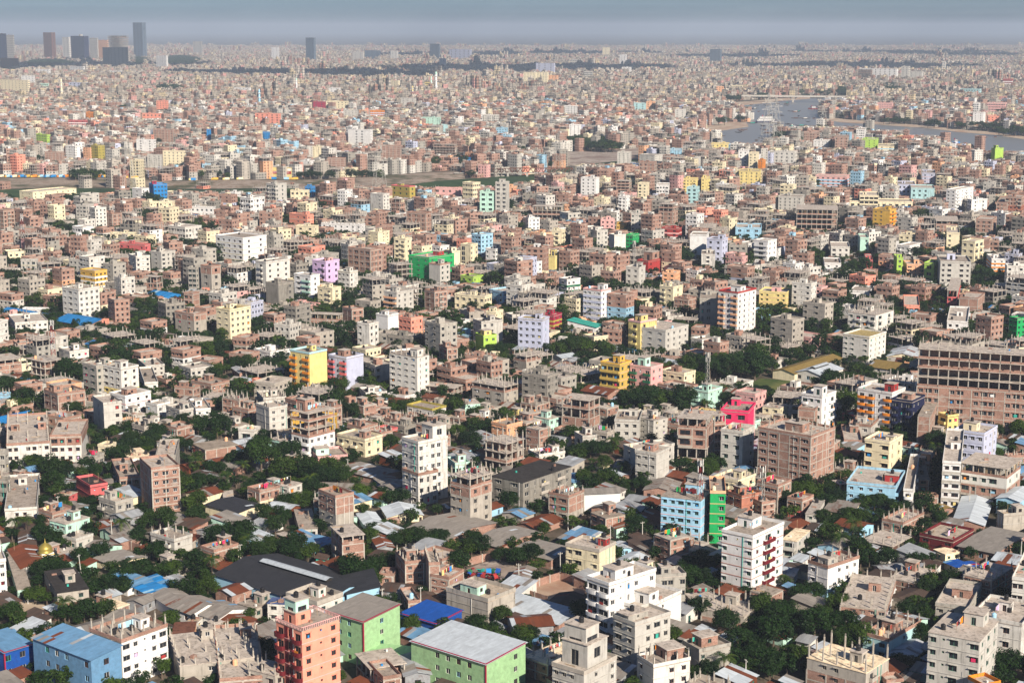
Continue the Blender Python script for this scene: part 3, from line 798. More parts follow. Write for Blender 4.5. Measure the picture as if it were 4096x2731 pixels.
# ------------------------------------------------------------------ surveyed buildings
# per line: x and top row of the nearest vertical edge, row of its foot, width to the left and to the right corner
# (photo pixels inside a survey tile), storeys from the ground up (p paint, q second paint, c concrete, b brick,
# o open frame, k open frame on bamboo props, s shed), colour, options, then | label
SURVEY = {
'A0': '''
40 1290 1540 230 262 s deep roof=bluetin mono ridge=x R=wn,wn L=n trim=wine var=.05 patch=0 rust=0 pitch=5 | deep blue tin factory block cut off by the left picture edge
835 1355 1740 535 275 s bluetin roof=bluetin mono ridge=y L=nwwwnw R=nwn var=.07 patch=.04 rust=.1 pitch=6 | long blue sheet-metal factory with pale blue roof in the lower left corner
1115 1200 1610 290 420 pppp white par=brick cols=2.6 L=nwn R=gwswg dirt=.15 tank=2 | white four-storey block with brick parapet and bare roof columns beside blue factory
1020 905 1010 225 165 bb brick tank=0 roof=cream par=none
525 745 925 120 290 bc conc roof=char par=none L=w R=nw
200 515 612 120 250 s offw roof=rust rust=.9 L=ww R=nwn | shed with rust-red roof and turquoise shutters before golden-domed minaret
185 395 470 75 145 s brick roof=umber
1070 490 560 210 265 s cream roof=asb ridge=y var=.03 patch=.05 rust=0 pitch=7 L=n R=n | wide cream hall with pale sheet roof and four narrow skylights
1600 275 445 215 165 cpp lgrey cols=2 L=bb R=wn dirt=.6 | pale three-storey house with laundry-hung roof among dark trees
1665 95 168 125 95 s tin roof=asb mono
1935 190 248 130 115 s tin roof=asb
2065 65 108 45 95 p cream par=none R=w tank=0 room=
1170 710 770 255 215 s white roof=bluetin mono ridge=y var=.22 patch=.2 pc=blue,bluetin,asb rust=.2 pitch=4 | white hall with patched turquoise-blue roof beside the dark trees
1350 755 815 180 265 s white roof=blue mono ridge=y var=.2 patch=.3 pc=sky,bluetin,blue rust=.2 pitch=4 | low hall with bright blue roof sheets and rusty front strip
1560 862 965 170 240 s white roof=asb ridge=y patch=.12 pc=rust,paletin rust=.3 R=n L=n
1760 937 1040 215 295 s white roof=asb ridge=y patch=.12 pc=rust,paletin rust=.3 R=nw L=ww
1990 987 1075 230 290 s white roof=asb ridge=y patch=.10 pc=rust,bluetin rust=.3
2230 1087 1150 225 200 s white roof=rust ridge=y rust=.8
1315 842 935 150 130 s tin roof=asb R=w
1545 1225 1312 30 205 p peach par=none roof=rust room= R=snw tank=1
1650 1415 1620 100 690 cc grey par=none cols=1.6 tank=1 R=nnwnnw L=n | broad low concrete block with a blue-roofed brick hut on its roof
2020 1560 1740 70 420 bb brick tank=2 cols=1.8
-90 470 860 110 142 ppppp white R=nw L=n par=white | tall white block cut off by the left picture edge above the yard
160 715 805 100 122 p mint par=none R=S L=n room= tank=0
1800 1020 1092 70 60 p offw par=none room= tank=1
1900 1250 1335 250 320 c conc par=none tank=1
''',
'A1': '''
420 1095 1790 235 345 pppppp salmon L=bvb R=wsw bal=maroon strip=maroon bd=1.2 curve band=pink par=pink rail dirt=.05 tank=0 room=.62,.30,4.6,4.4,3.0,salmon;.62,.30,4.2,4.0,5.9,mint | salmon pink six-storey tower with maroon curved balconies and candy-coloured stair top
565 862 968 950 570 s sky roof=char ridge=y lantern var=.04 patch=0 rust=0 pitch=10 R=nwwn L=n | huge charcoal-roofed factory with white ridge lantern and pale blue end wall
560 860 1010 280 235 pp offw tank=5 R=bw L=ww par=conc ph=1.2 | white two-storey house with a cluster of water tanks on its roof
330 850 1010 225 45 pp offw roof=deep par=none L=WW room= tank=0
985 1010 1420 345 335 s pgreen roof=asb mono ridge=y trim=wine var=.03 patch=0 rust=0 R=nwn L=nwwn pitch=4 | pale green sheet-metal factory with red trim behind the low green roof
1425 1345 1480 440 75 s pgreen roof=pgreen mono ridge=y trim=wine var=.03 patch=0 rust=0 pitch=2 L=n R=n | low pale green roof joining the two green factories
2110 1395 1745 685 365 s pgreen roof=paletin mono ridge=y trim=wine var=.03 patch=0 rust=0 L=nnwwwwn R=nw pitch=3 | large green sheet-metal factory with pale roof at the bottom edge
1650 1025 1140 325 240 s deep roof=deep mono ridge=y trim=wine var=.04 patch=0 rust=0 L=n R=n pitch=4 | bright blue warehouse with red edge trim behind a tree
2130 830 1050 380 250 ccc grey dirt=.9 L=nnnn R=nn tank=2 roof=conc ph=1.1 room=.55,.3,6,4,2.6,mint | big windowless grey concrete block with a small mint roof hut
1370 480 712 85 180 bbb brick cols=1.8 R=ww L=w
1265 590 675 130 30 b brick R=n tank=0 room=
1770 625 825 165 135 bbb brick L=ww R=w tank=0 room= | brick three-storey house with clean concrete roof beside the dark-roofed sheds
1710 455 570 230 170 bbb brick tank=1 R=sw
1590 490 790 42 90 bbbb brick L=s R=n room= tank=0 cols=1.5
790 222 535 100 200 bbbo brick tank=1 R=wn L=b | half-built brick house with an open terrace storey on concrete posts
400 160 250 50 165 p lgrey par=none R=ww L=n room= tank=0
1765 255 335 395 440 s brick roof=asb ridge=y var=.05 patch=.06 rust=.1 pitch=6 L=n R=n | very broad grey sheet-roofed hall with long weathered brick side
2250 325 395 260 370 s brick roof=asb ridge=y var=.05 patch=.06 rust=.1 pitch=6 | second broad grey sheet-roofed hall behind the round dark tree
1215 52 106 60 315 s cream roof=paletin R=wdwwdwwd L=n patch=0 | long cream row house with dark doors and pale metal roof
1000 132 168 70 160 s paletin roof=paletin patch=.05
1130 332 425 70 135 s tin roof=rust rust=.9 patch=.3
640 472 500 85 30 s teal roof=umber mono
1480 762 812 330 70 s tin roof=umber rust=.7 patch=.2
1590 882 922 120 150 s tin roof=umber rust=.6 patch=.05
1400 842 925 75 105 b brick tank=1 room=
1050 1432 1640 130 320 bo brick tank=0
1170 1542 1740 130 160 bb brick tank=0
1370 1502 1640 60 230 s tin roof=tin patch=.3 rust=.5
175 1502 1740 250 165 cc conc cols=1.7 par=none
835 752 890 60 300 s sky roof=char mono patch=0 rust=0 R=nww L=n
''',
'A2': '''
2210 245 800 280 285 pppppp white band=brick L=wnsnw R=wBw bal=maroon dirt=.1 par=white tank=0 room=.75,.6,5,5,2.8,white | white six-storey block with dusty red floor bands and dark balconies
800 370 645 305 150 ppp cream dirt=.8 L=wgnw R=n par=conc tank=0 room=.2,.7,2.6,2.4,2.3,red | weathered cream three-storey house with blank grey side wall
890 680 1210 200 430 ppppp white curve L=BB R=wsTwnw bal=white dirt=.08 par=white tank=1 room=.55,.45,4.5,7,2.6,white | white five-storey block with curved barred balconies on its corner
1215 905 1210 300 340 pppp white R=nwn L=b dirt=.25 room=.35,.35,5,4.5,3.2,white tank=0 | white block with a green-doored roof hut behind the pale grey block
1130 1045 1460 200 325 pppp lgrey R=nwgw L=gw dirt=.4 tank=0 room=.6,.3,4,7,1.6,grey | pale grey four-storey block with a raised roof tank deck
660 1495 1880 290 300 pppp lgrey L=wwwn R=nwnw dirt=.45 tank=0 par=conc room=.55,.55,13,8,5.8,lgrey;.6,.5,6.4,5.2,9.6,lgrey | pale grey block with stepped roof tower and laundry terrace at bottom edge
1300 1430 1740 150 335 ppp offw cols=2.4 R=nww L=wn dirt=.3 room=.8,.8,5,5,2.6,brick | off-white three-storey house with a laundry terrace and roof columns
1720 1290 1545 150 285 ppp grey dirt=.7 R=wnwn L=gn tank=1 room=.6,.5,4,5,2.5,brick
1455 260 485 150 175 bbb brick roof=tin par=none L=gw R=ww tank=2 room=
1690 380 430 180 120 b brick cols=2.4 par=none tank=0
860 60 225 135 175 bb brick roof=asb par=none R=sw L=gw
960 150 242 90 100 s mint roof=rust rust=.8 mono | small mint-green shop hut with rusty roof at the street corner
1320 605 910 60 275 ppp grey R=nwwnw L=n dirt=.5 tank=1
2130 960 1070 390 150 bc brick cols=2.6 L=nnnn R=w par=none | low brick house with a forest of bare roof columns
330 1405 1570 230 330 bb brick roof=cream par=none cols=1.4 tank=0
20 1060 1192 60 360 s tin roof=rust rust=.8 R=nwn
430 1042 1100 640 205 s brick roof=paletin mono ridge=y patch=.04 pc=asb rust=.05 var=.05 pitch=5 L=wwwwwww | long shed with a gleaming pale metal roof
560 900 940 240 120 s brick roof=umber rust=.3 patch=.02
360 437 525 360 240 s brick roof=asb ridge=y var=.05 patch=.05 rust=.2 pitch=7 L=nwnn | grey sheet-roofed brick hall with a rusty ridge line beside cream house
230 182 218 200 240 s brick roof=rust rust=.9
1120 505 540 165 140 s brick roof=paletin patch=.05 rust=.1
150 602 702 150 65 s tin roof=asb patch=.2
1650 812 925 60 240 c conc tank=0 par=none room=
1010 345 400 60 70 s sky roof=paletin
''',
'A3': '''
265 270 435 135 120 pp lgrey L=B R=ww dirt=.6 roof=cream par=none tank=0 room=
440 25 150 95 80 pp lgrey R=n L=w room= par=none roof=tin tank=1
550 520 795 180 285 qpp white q=sky par=brick cols=2.0 L=wn R=nwww dirt=.4 room=.06,.12,3.2,4.6,2.6,grey | narrow house, pale blue below and white above, with brick parapet
1145 310 395 275 175 o conc cols=1.6 | fresh pale concrete slab on posts, ground floor only
1240 120 245 190 190 bb brick cols=1.8 tank=0
1700 280 395 305 185 pp maroon L=BnB R=n dirt=.3 roof=grey tank=2 | maroon two-storey house with banded balconies and laundry roof
1630 390 455 110 135 p cream par=none roof=cream L=w R=ww room= tank=0 dirt=.05 | single cream cube with small yellow shutters
2090 380 475 345 300 s brick roof=asb ridge=y pitch=2 patch=0 var=.06 rust=0 L=wwww R=wnwn | wide brick hall with flat blotchy grey roof at right
2165 40 185 60 300 cc lgrey L=n R=nn dirt=.4 tank=0
1980 150 182 280 85 s brick roof=paletin patch=.03 rust=.05 var=.08
1050 545 602 80 210 s tin roof=tin ridge=x patch=.05
1355 655 755 240 200 bb brick par=none cols=1.2 L=wdw R=www tank=2 | single brick house with flat pale roof and rebar stubs
2055 630 855 255 195 bbb brick cols=1.3 par=none tank=1
2400 640 1065 155 120 pppp offw L=wwn par=offw dirt=.2
1740 545 572 120 120 s cream roof=deep patch=.35 pc=bluetin,red,white rust=0 pitch=5
1860 562 590 120 130 s brick roof=deep patch=.35 pc=bluetin,red,white rust=0 pitch=5
1085 900 1045 420 90 qb brick q=white L=nwwwb par=none tank=1 cols=1.6 | long half-plastered brick house with an unfinished roof deck
1300 862 900 190 235 s conc roof=umber patch=0 rust=.1 pitch=12
900 765 830 240 330 s conc roof=umber patch=0 rust=.1 pitch=9
1105 1190 1360 230 295 pp aqua par=brick cols=2 R=nww L=wb dirt=.5 room=.5,.5,4,4,2.6,brick | two-storey pale aqua house with brick parapet beside the big tree
1945 1190 1770 470 170 ppppp lgrey L=wsgnW R=wgw dirt=.55 par=none tank=1 room=.35,.75,4.8,4.8,3.0,lgrey | pale grey five-storey block with drainpipes and bamboo scaffold at lower right
2330 1050 1430 460 160 ppp offw dirt=.85 L=nwnwn R=ww tank=2 | stained off-white house behind the five-storey grey block
1840 900 1065 300 120 pp grey dirt=.6 L=wwn tank=0 room=.4,.5,5,4,2.5,brick
900 1480 1760 540 210 bbc brick cols=3.0 par=none L=nwwnn R=bn dirt=.4 roof=cream tank=0 | brick and concrete shell with sixteen bare roof columns
1980 1610 1900 140 150 ppp offw par=orange tank=0
1300 1400 1440 220 170 s tin roof=paletin patch=.1
1090 1572 1700 70 150 bb brick tank=0
''',
'B0': '''
-30 180 365 100 225 bbbo brick
410 190 385 170 170 ooo conc tank=1
640 110 205 100 175 pp offw R=www L=w dirt=.3
1110 265 565 220 160 qqppp offw q=yellow L=wgww R=ww dirt=.5 room=.1,.2,4,4,3.4,offw | five-storey block, white above and lemon yellow below
885 245 540 128 205 ppppp grey L=gg dirt=.6
1150 520 705 145 235 ppp white band=rose L=gw R=www dirt=.1 room=.4,.4,4,5,2.6,brick tank=1 | clean white three-storey block with thin red bands
950 585 875 98 165 pppp lgrey L=t R=nw dirt=.25 room= tank=1 | narrow pale grey four-storey tower with few green windows
530 500 705 125 250 bbb brick L=gw R=nwsw room=.7,.3,4,4,2.8,brick | brick three-storey corner house with blue window tarps
1940 410 505 185 165 bb brick R=www
1775 440 560 170 60 bb brick
1690 425 470 90 80 s brick roof=rust rust=.9
1650 650 805 125 125 ppp lgrey L=ww R=nw dirt=.4
1800 640 730 60 135 pp white R=ww L=n
10 775 805 150 340 s brick roof=blue ridge=x patch=0 rust=0 var=.10 | low shed with bright blue ribbed roof at left edge
60 962 1195 60 395 ppp offw par=brick cols=1.5 R=wwnwwsw L=w dirt=.8 tank=2 room=.5,.2,3,3,2.6,brick;.5,.85,3,3,2.8,brick | long weathered off-white three-storey row with brick parapet
460 882 1115 30 285 ppb offw R=gwww dirt=.7 tank=1 | weathered house with a bare brick top floor beside long row
45 1030 1270 110 20 ppp grey L=bw
60 1290 1530 120 25 ppp dgrey L=gg dirt=.9
1390 1185 1590 105 255 bbbbb brick frame L=tn R=wWw tank=1 room= | slim five-storey bare brick tower with concrete frame lines
830 1345 1485 130 155 pp rose L=nn R=sw roof=char par=rose dirt=.3 tank=0 room= | coral red two-storey house with dark roof
635 1420 1525 135 75 pp rose L=ww R=w roof=grey tank=1 room= par=none
1100 1270 1410 75 185 bb brick tank=2 R=gww
990 975 1085 90 75 pp cream L=w R=w room= tank=1 dirt=.3
1885 1000 1085 120 305 b offw R=nn tank=1 par=none roof=asb room=
870 1075 1175 115 85 p grey tank=1
1200 1080 1175 105 195 p white roof=cream par=none room= tank=1
1430 1070 1310 30 180 ppp grey R=nwn tank=1
2180 1578 1665 295 250 s cream roof=char ridge=y patch=.08 pc=paletin rust=0 var=.05 pitch=5 L=n R=n | brick-sided hall with black roof and pale skylight sheets
2095 65 102 100 70 s offw roof=paletin patch=0
1340 240 325 70 170 pp lgrey R=www L=w
60 500 592 70 35 p sky cols=2
1330 395 505 50 120 pp offw R=nw
2330 830 935 140 60 p offw L=g
1500 520 565 110 90 p dgrey
45 1562 1700 60 292 pp offw R=nwwn dirt=.7
2200 290 372 70 80 s brick roof=tin
''',
'B1': '''
730 1442 1818 155 165 cccbb brick L=ww R=n dirt=.2 par=brick room= tank=1 | five-storey shell, brick upper floors and one blank white side
490 122 480 175 160 pppppp yellow L=bvb R=n bal=orange par=aqua dirt=.05 tank=1 | yellow six-storey block with orange balcony columns
830 165 455 162 155 pppppp lav L=bvb R=n bal=rose dirt=.1 par=lav room=.6,.5,4,4,2.6,brick | lavender grey six-storey block with red-striped balconies
1480 150 528 255 110 ppppppp offw L=gwww R=tw dirt=.35 par=none cols=1.2 room=.12,.3,4,4,3.2,offw | off-white seven-storey block with teal balcony screens
1820 430 535 305 75 oo conc par=none
2280 420 635 295 130 ccco lgrey L=ggg R=ww cols=2.4 dirt=.7 | pale concrete block with open top floor and tall roof columns
1920 580 670 55 140 pp mint R=wn L=w dirt=.5 par=none
1620 640 750 232 125 pq olive q=offw L=wWd R=w dirt=.3 tank=0 room= | olive yellow house with an outside stair
480 665 1110 160 240 pppooo white curve L=BB R=wwww bal=white room=.6,.3,4.5,4.5,4.4,brick tank=0 | white house topped by three open unfinished storeys
720 700 860 400 25 ppp amber L=wwwwww room= tank=0
120 630 880 120 165 pppp lgrey L=n R=ww dirt=.5 cols=1.2
70 540 645 62 205 pp lgrey cols=2.2
1000 920 1065 255 160 pp cream L=bwbw R=ww dirt=.7 tank=1 room=.3,.5,3,3.4,2.5,brick | cream two-storey house with balconies and a brick roof room
570 1082 1155 70 270 p pink band=red R=nww dirt=.2 tank=0 room=.5,.2,4,5,2.6,mint
1110 1257 1315 375 220 s brick roof=asb ridge=y patch=.2 pc=rust,paletin rust=.5 pitch=6 | wide grey shed roof with rust patches beside dark wood
1160 1335 1365 90 170 s blue roof=asb R=dd
1490 945 1490 150 268 pppppp offw R=wswwn L=ww dirt=.75 tank=0 room=.3,.75,6,6,5.0,offw | tall stained off-white six-storey block with raised roof deck
1490 1237 1515 145 180 ppp offw dirt=1.0 L=ww R=wtw tank=1 par=brick room= | heavily stained three-storey house before the tall off-white block
1965 1262 1700 180 200 cccbo conc L=wws R=ww cols=2.3 dirt=.5 tank=1 | grey block with brick fourth floor and bare frame on top
2300 940 1205 195 160 ooo conc cols=2.6 tank=0 room= | open concrete frame of three storeys, no walls
1110 620 705 95 125 b brick roof=tin
1010 490 565 60 190 p offw R=wn
1755 75 225 72 95 bbb brick L=wg R=ww
1830 1140 1245 75 130 p mint
2000 1170 1240 60 60 s tin roof=asb
870 1345 1400 290 40 s brick roof=asb
''',
'B2': '''
1735 1465 1862 365 100 ppppp sky band=pink L=wwWww R=tw dirt=.05 par=none tank=1 room=.35,.7,5,4,3.0,sky | pale blue five-storey block with thin pink bands
1962 1400 1855 140 25 ppppp green band=peach L=nw R=n dirt=.05 par=peach tank=2 | bright green five-storey block behind the pale blue one
130 140 295 115 140 cco lgrey cols=2 L=wn R=ww
990 225 505 175 105 pppp mustard L=BBB R=ww bal=mustard dirt=.1 band=pink par=amber room=.5,.85,3.6,4,3.0,amber | mustard four-storey house with a yellow roof room
1275 255 510 190 110 pppp pink L=bvb R=ww bal=dkgreen dirt=.1 par=pink room=.5,.3,4,4,4.2,mint tank=0 | pink and white four-storey house with dark green balconies
960 120 142 170 65 s white roof=paletin lantern patch=0
460 170 197 100 140 s offw roof=paletin patch=0
555 190 245 90 70 s brick roof=tin
1500 232 265 200 120 s offw roof=paletin patch=0
710 545 875 250 98 cboo conc L=wnw R=w | four-storey frame, brick infill below and two open floors above
880 492 575 245 150 s brick roof=rust patch=.25 pc=paletin,tin rust=.9 | brick hall with arches and rust-streaked roof by broad tree
1800 475 645 145 130 pppp mint L=bv R=ww bal=mint dirt=.2 par=mint tank=0 room=.2,.15,3,3,3.4,mint | mint white four-storey house carrying the tallest phone mast
1165 745 955 222 30 ppp lgrey L=www R=n dirt=.4 tank=0
1300 730 930 125 130 pppp lgrey L=wn R=ww dirt=.3 roof=tin par=none
1790 715 1165 265 60 bobbo brick L=Bg R=w tank=1 | brick five-storey shell with two see-through open floors
1860 680 1075 60 105 bbbbo brick L=n R=www
2170 660 1035 250 65 pppp hot L=WW R=s dirt=.05 par=hot | hot pink four-storey block
2120 850 1205 200 105 pppp lgrey L=ww R=nw dirt=.4 room=
1325 1050 1345 190 120 pppp lgrey L=www R=n dirt=.6 tank=0 room=.6,.6,3.4,4,2.5,brick | pale concrete four-storey block with orange laundry on roof
1130 1010 1205 105 360 ppp lgrey L=w R=nnnw
650 890 1045 75 130 pp lgrey L=b R=tn
250 1060 1155 100 235 pp offw R=nwww cols=2 dirt=.2
100 1300 1530 290 445 ppp dgrey dirt=1.0 L=Wg R=gtbnbw bal=conc roof=char par=none tank=1 room= | broad blackened three-storey block with dark flat roof
520 1440 1650 180 140 cbb brick L=gg R=n cols=1.6
665 1402 1565 40 330 s white roof=asb R=n L=n ridge=x patch=0 | blank white hall with grey ridged roof beside trees
900 1572 1610 170 100 s brick roof=char patch=.1
880 1150 1182 120 95 s cream roof=umber R=ww
960 1287 1310 110 130 s brick roof=paletin
1090 1170 1235 160 45 s conc roof=asb
2075 1300 1435 220 160 pp cream dirt=.7 cols=1.8 L=wbw R=wb
2110 1442 1650 130 180 ppp brick L=gg R=w bal=pgreen
2295 1500 1660 110 120 bbb brick
1490 1385 1470 280 60 s brick roof=asb
''',
'B3': '''
395 890 1360 480 220 bbbbbb brick frame L=WWnWW R=wnw cols=1.8 dirt=.1 tank=0 room=.45,.4,7,5,3.0,brick | huge six-storey bare brick block ribbed with concrete columns
495 520 810 185 130 pppp white L=bww R=tb curve bal=white dirt=.2 room=.3,.3,4,4,4.0,white | white four-storey house with curved balconies beside the dark grove
430 640 830 150 75 bbb brick L=n R=w
1140 490 880 315 120 pppppp white L=bbvb R=nw bal=orange curve dirt=.05 room=.18,.4,4,4,3.4,red | orange-balconied six-storey block with a red stair top
1325 565 910 185 115 ppppp navy L=bvb R=wwn bal=navy curve dirt=.1 room=.5,.5,4,4,2.2,brick tank=1 | dark navy five-storey block beside orange-balconied block
2720 152 930 1335 70 bbbbboooo brick L=wWwnwWnwgWnwgwnWwg a=20 depth=13 tank=0 cols=2.4 room= | giant half-built housing block, brick below and open frame above
245 300 370 200 445 s cream roof=ochre ridge=x patch=.02 var=.04 rust=.1 L=nn R=n | long cream hall with mossy ochre roof beside meadow
490 315 395 240 200 s offw roof=paletin ridge=x lantern patch=0 rust=0 L=www R=ww | pale metal hall with roof lanterns beside the meadow
1240 275 335 320 145 s offw roof=ochre ridge=y patch=.02 rust=.1 var=.05 | second mossy ochre-roofed hall below giant housing block
1390 185 200 300 60 s cream roof=paletin
1490 690 965 110 70 bbbb brick L=n R=n room= tank=0 par=none
1650 700 895 85 100 ppp yellow L=B R=ww roof=rust
2060 690 825 230 120 bb brick
1985 865 1190 275 120 pppp lav L=nwww R=www dirt=.05 par=lav room=.6,.4,5,4,3.0,cream | lavender white four-storey block with cream railed stair top
1770 1130 1535 165 65 ppppp white band=grey wide L=wg R=w dirt=.1
2200 1170 1535 420 125 cbpk offw L=gwwgn R=ww dirt=.3 | long four-storey building shuttered with bamboo props on top
1115 945 1270 225 122 pppp cream L=gng R=tw dirt=.05 par=cream room=.2,.5,3,3,1.5,cream | smooth cream white four-storey block
945 790 925 200 85 pp lgrey par=brick L=Ww R=ww cols=1.5
1170 1350 1565 445 85 ppp sky L=wwwwn R=b dirt=.2 tank=1 room=.12,.4,4.4,3,2.4,red bal=sky | long sky blue three-storey block with laundry roof
1330 1380 1585 75 65 ppp white L=b R=b curve
1420 1440 1545 30 140 bb brick R=w
1480 1270 1385 100 40 bb brick roof=asb par=none
1480 1150 1240 150 75 bb brick
860 930 1015 160 30 b brick
2310 1472 1610 210 130 s sky roof=paletin patch=.02 L=SnS
1600 1560 1605 80 100 s brick roof=ochre
2200 1070 1165 20 250 bb brick cols=1.6
660 1310 1425 65 65 k conc
''',
'C0': '''
300 205 290 122 400 ppp cream L=ww R=wwwnwwww dirt=.05 room= | large cream institution before the grassy canal bank
1410 135 318 42 125 ppppp blue L=w R=wwww dirt=.02 par=blue room=.5,.2,3,4,3.4,wine | vivid blue five-storey tower with red pagoda top
1300 175 285 87 70 ppp white R=ww L=w
30 375 595 100 100 bbbbbb brick
1030 405 545 110 90 cbbb brick L=www R=ww
2230 630 875 250 217 ppppp white L=WwwwW R=ww dirt=.02 par=white tank=1 band=yellow room= | big white five-storey block with window grid and yellow trim
870 935 1115 132 112 pppp amber band=white wide L=ww R=www dirt=.02 par=amber room= | amber yellow block with broad white stripes
720 1105 1370 150 192 ppppp offw L=wgw R=wwww cols=2 dirt=.3 | off-white five-storey block with roof posts before yellow-striped block
1480 760 955 95 130 ppppp lgrey L=w R=gww dirt=.4
1440 975 1145 120 50 bbo brick
2110 1290 1565 125 190 ppppp cream L=ww R=wwww dirt=.3 roof=olive
1780 1330 1535 173 115 cccb offw L=ww R=wn dirt=.4
1770 1140 1285 80 60 bbb brick R=n
1510 1155 1210 165 150 s blue roof=blue patch=.1 pc=sky rust=0 | blue-roofed shed with pale blue walls in the mid-left maze
800 1440 1462 300 260 s brick roof=blue patch=.03 rust=0 var=.06 | long sky blue market roof in the left midground
300 1345 1375 300 150 s brick roof=blue patch=.03 rust=0 var=.06
495 1302 1315 285 20 p white room= L=wwwwww
140 1410 1545 60 300 ppp offw R=wgwwww
1330 690 780 243 52 pp rose L=wwnw dirt=.2
1940 890 1140 97 85 cccb lgrey L=w R=w
1800 900 1125 75 45 ppppp grey L=gg
760 530 620 95 100 pp white
1240 580 655 230 12 pp cream L=WWWW
2300 260 405 95 130 ppp white
1960 345 425 210 20 pp white L=wwwww cols=1.5
1700 530 675 155 150 ppp offw
330 830 955 140 20 ppp lgrey band=olive
600 480 570 90 80 pp grey
1160 620 660 70 50 p grey
''',
'C1': '''
180 130 315 85 100 ppppp lgrey
480 190 280 165 12 pp cream L=wwww
510 155 275 60 35 ppp blue L=ww dirt=.02
1165 225 390 115 60 ppppp offw L=nw R=ww
1410 152 280 167 52 ppp olive L=www R=w band=rose par=rose dirt=.05 room=.6,.4,5,4,2.4,olive | olive yellow house with pink ledges before the green canal
1320 262 420 80 50 bbbo brick
1870 170 258 235 22 pp pink L=Wwww
1990 120 285 92 70 pppp cream
2305 115 430 107 22 pppppppp lgrey L=WW R=n room=.5,.5,5,3,3,lgrey | slim pale grey eight-storey tower by the canal
2185 200 425 130 14 ppppp mint L=WW
1560 400 595 178 50 bbbbb brick L=wWw R=w par=brick
970 505 605 370 32 ppp white L=wwwwwww cols=1.8 | long white three-storey slab with stubby roof columns
470 415 535 165 60 ppp salmon L=nwW band=mint dirt=.05 room=.2,.4,4,4,3,salmon
540 520 635 175 35 ppp cream L=WW
1050 735 990 205 105 cbbbb brick L=wgwg R=tww dirt=.2 | square five-storey brick block with pale ground floor
640 845 1065 123 125 pppp lilac L=wb R=ww dirt=.02 par=lilac room=.1,.4,4,4,2.8,pink | lilac and pink four-storey block
90 850 1105 95 220 ppppp offw L=b R=www dirt=.3
500 975 1220 150 85 ppppp white L=gb R=w bal=mint dirt=.2
205 1050 1265 115 140 pppp dgrey L=n R=nw dirt=.9
700 1090 1270 135 80 pppp cream L=wb R=b dirt=.4
860 940 1115 110 75 pppp offw roof=olive
1370 635 855 103 57 ppppp cream L=gb R=w
1590 810 1045 190 230 ppppp green band=green L=www R=wnnw dirt=.02 par=green room=.4,.7,5,5,2.5,red | emerald green five-storey block half hidden by a plain grey one
1690 870 1065 100 92 pppp lgrey L=n R=ww dirt=.2 par=brick
1800 750 900 60 75 pppp cream L=n R=n room=.3,.3,3,4,3,cream
1970 690 875 90 65 pppp cream L=Sn
1995 985 1070 115 90 pp lime L=WW room= dirt=.05
1290 1130 1320 115 155 pppp lgrey L=B R=www bal=peach
1640 1120 1315 90 115 bbbb brick L=W
2100 1165 1290 275 65 pp cream L=wwwww cols=2.2
1210 1340 1515 107 97 ppp white L=n R=n dirt=.02 room=.6,.4,3,3,2,white | blank bright white cube of a house
880 1285 1435 85 105 bbb brick R=ww L=n
760 1322 1435 260 35 bk brick L=nwwn
1040 1420 1655 110 85 pppp offw L=wn R=ww
2070 1400 1615 75 195 pppp lgrey R=wwn
2090 1530 1692 75 120 ppp lime q=yellow L=n R=ww dirt=.02 par=lime room=.5,.5,4,4,2.6,yellow | lime green house with yellow stair top
2200 1310 1480 85 70 pppp cream
1900 1400 1505 85 65 pp white
2200 730 855 90 65 ppp white
1120 575 720 90 105 ppppp cream R=nww
850 690 885 70 150 ppppp lgrey
700 240 360 120 60 ppo brick
''',
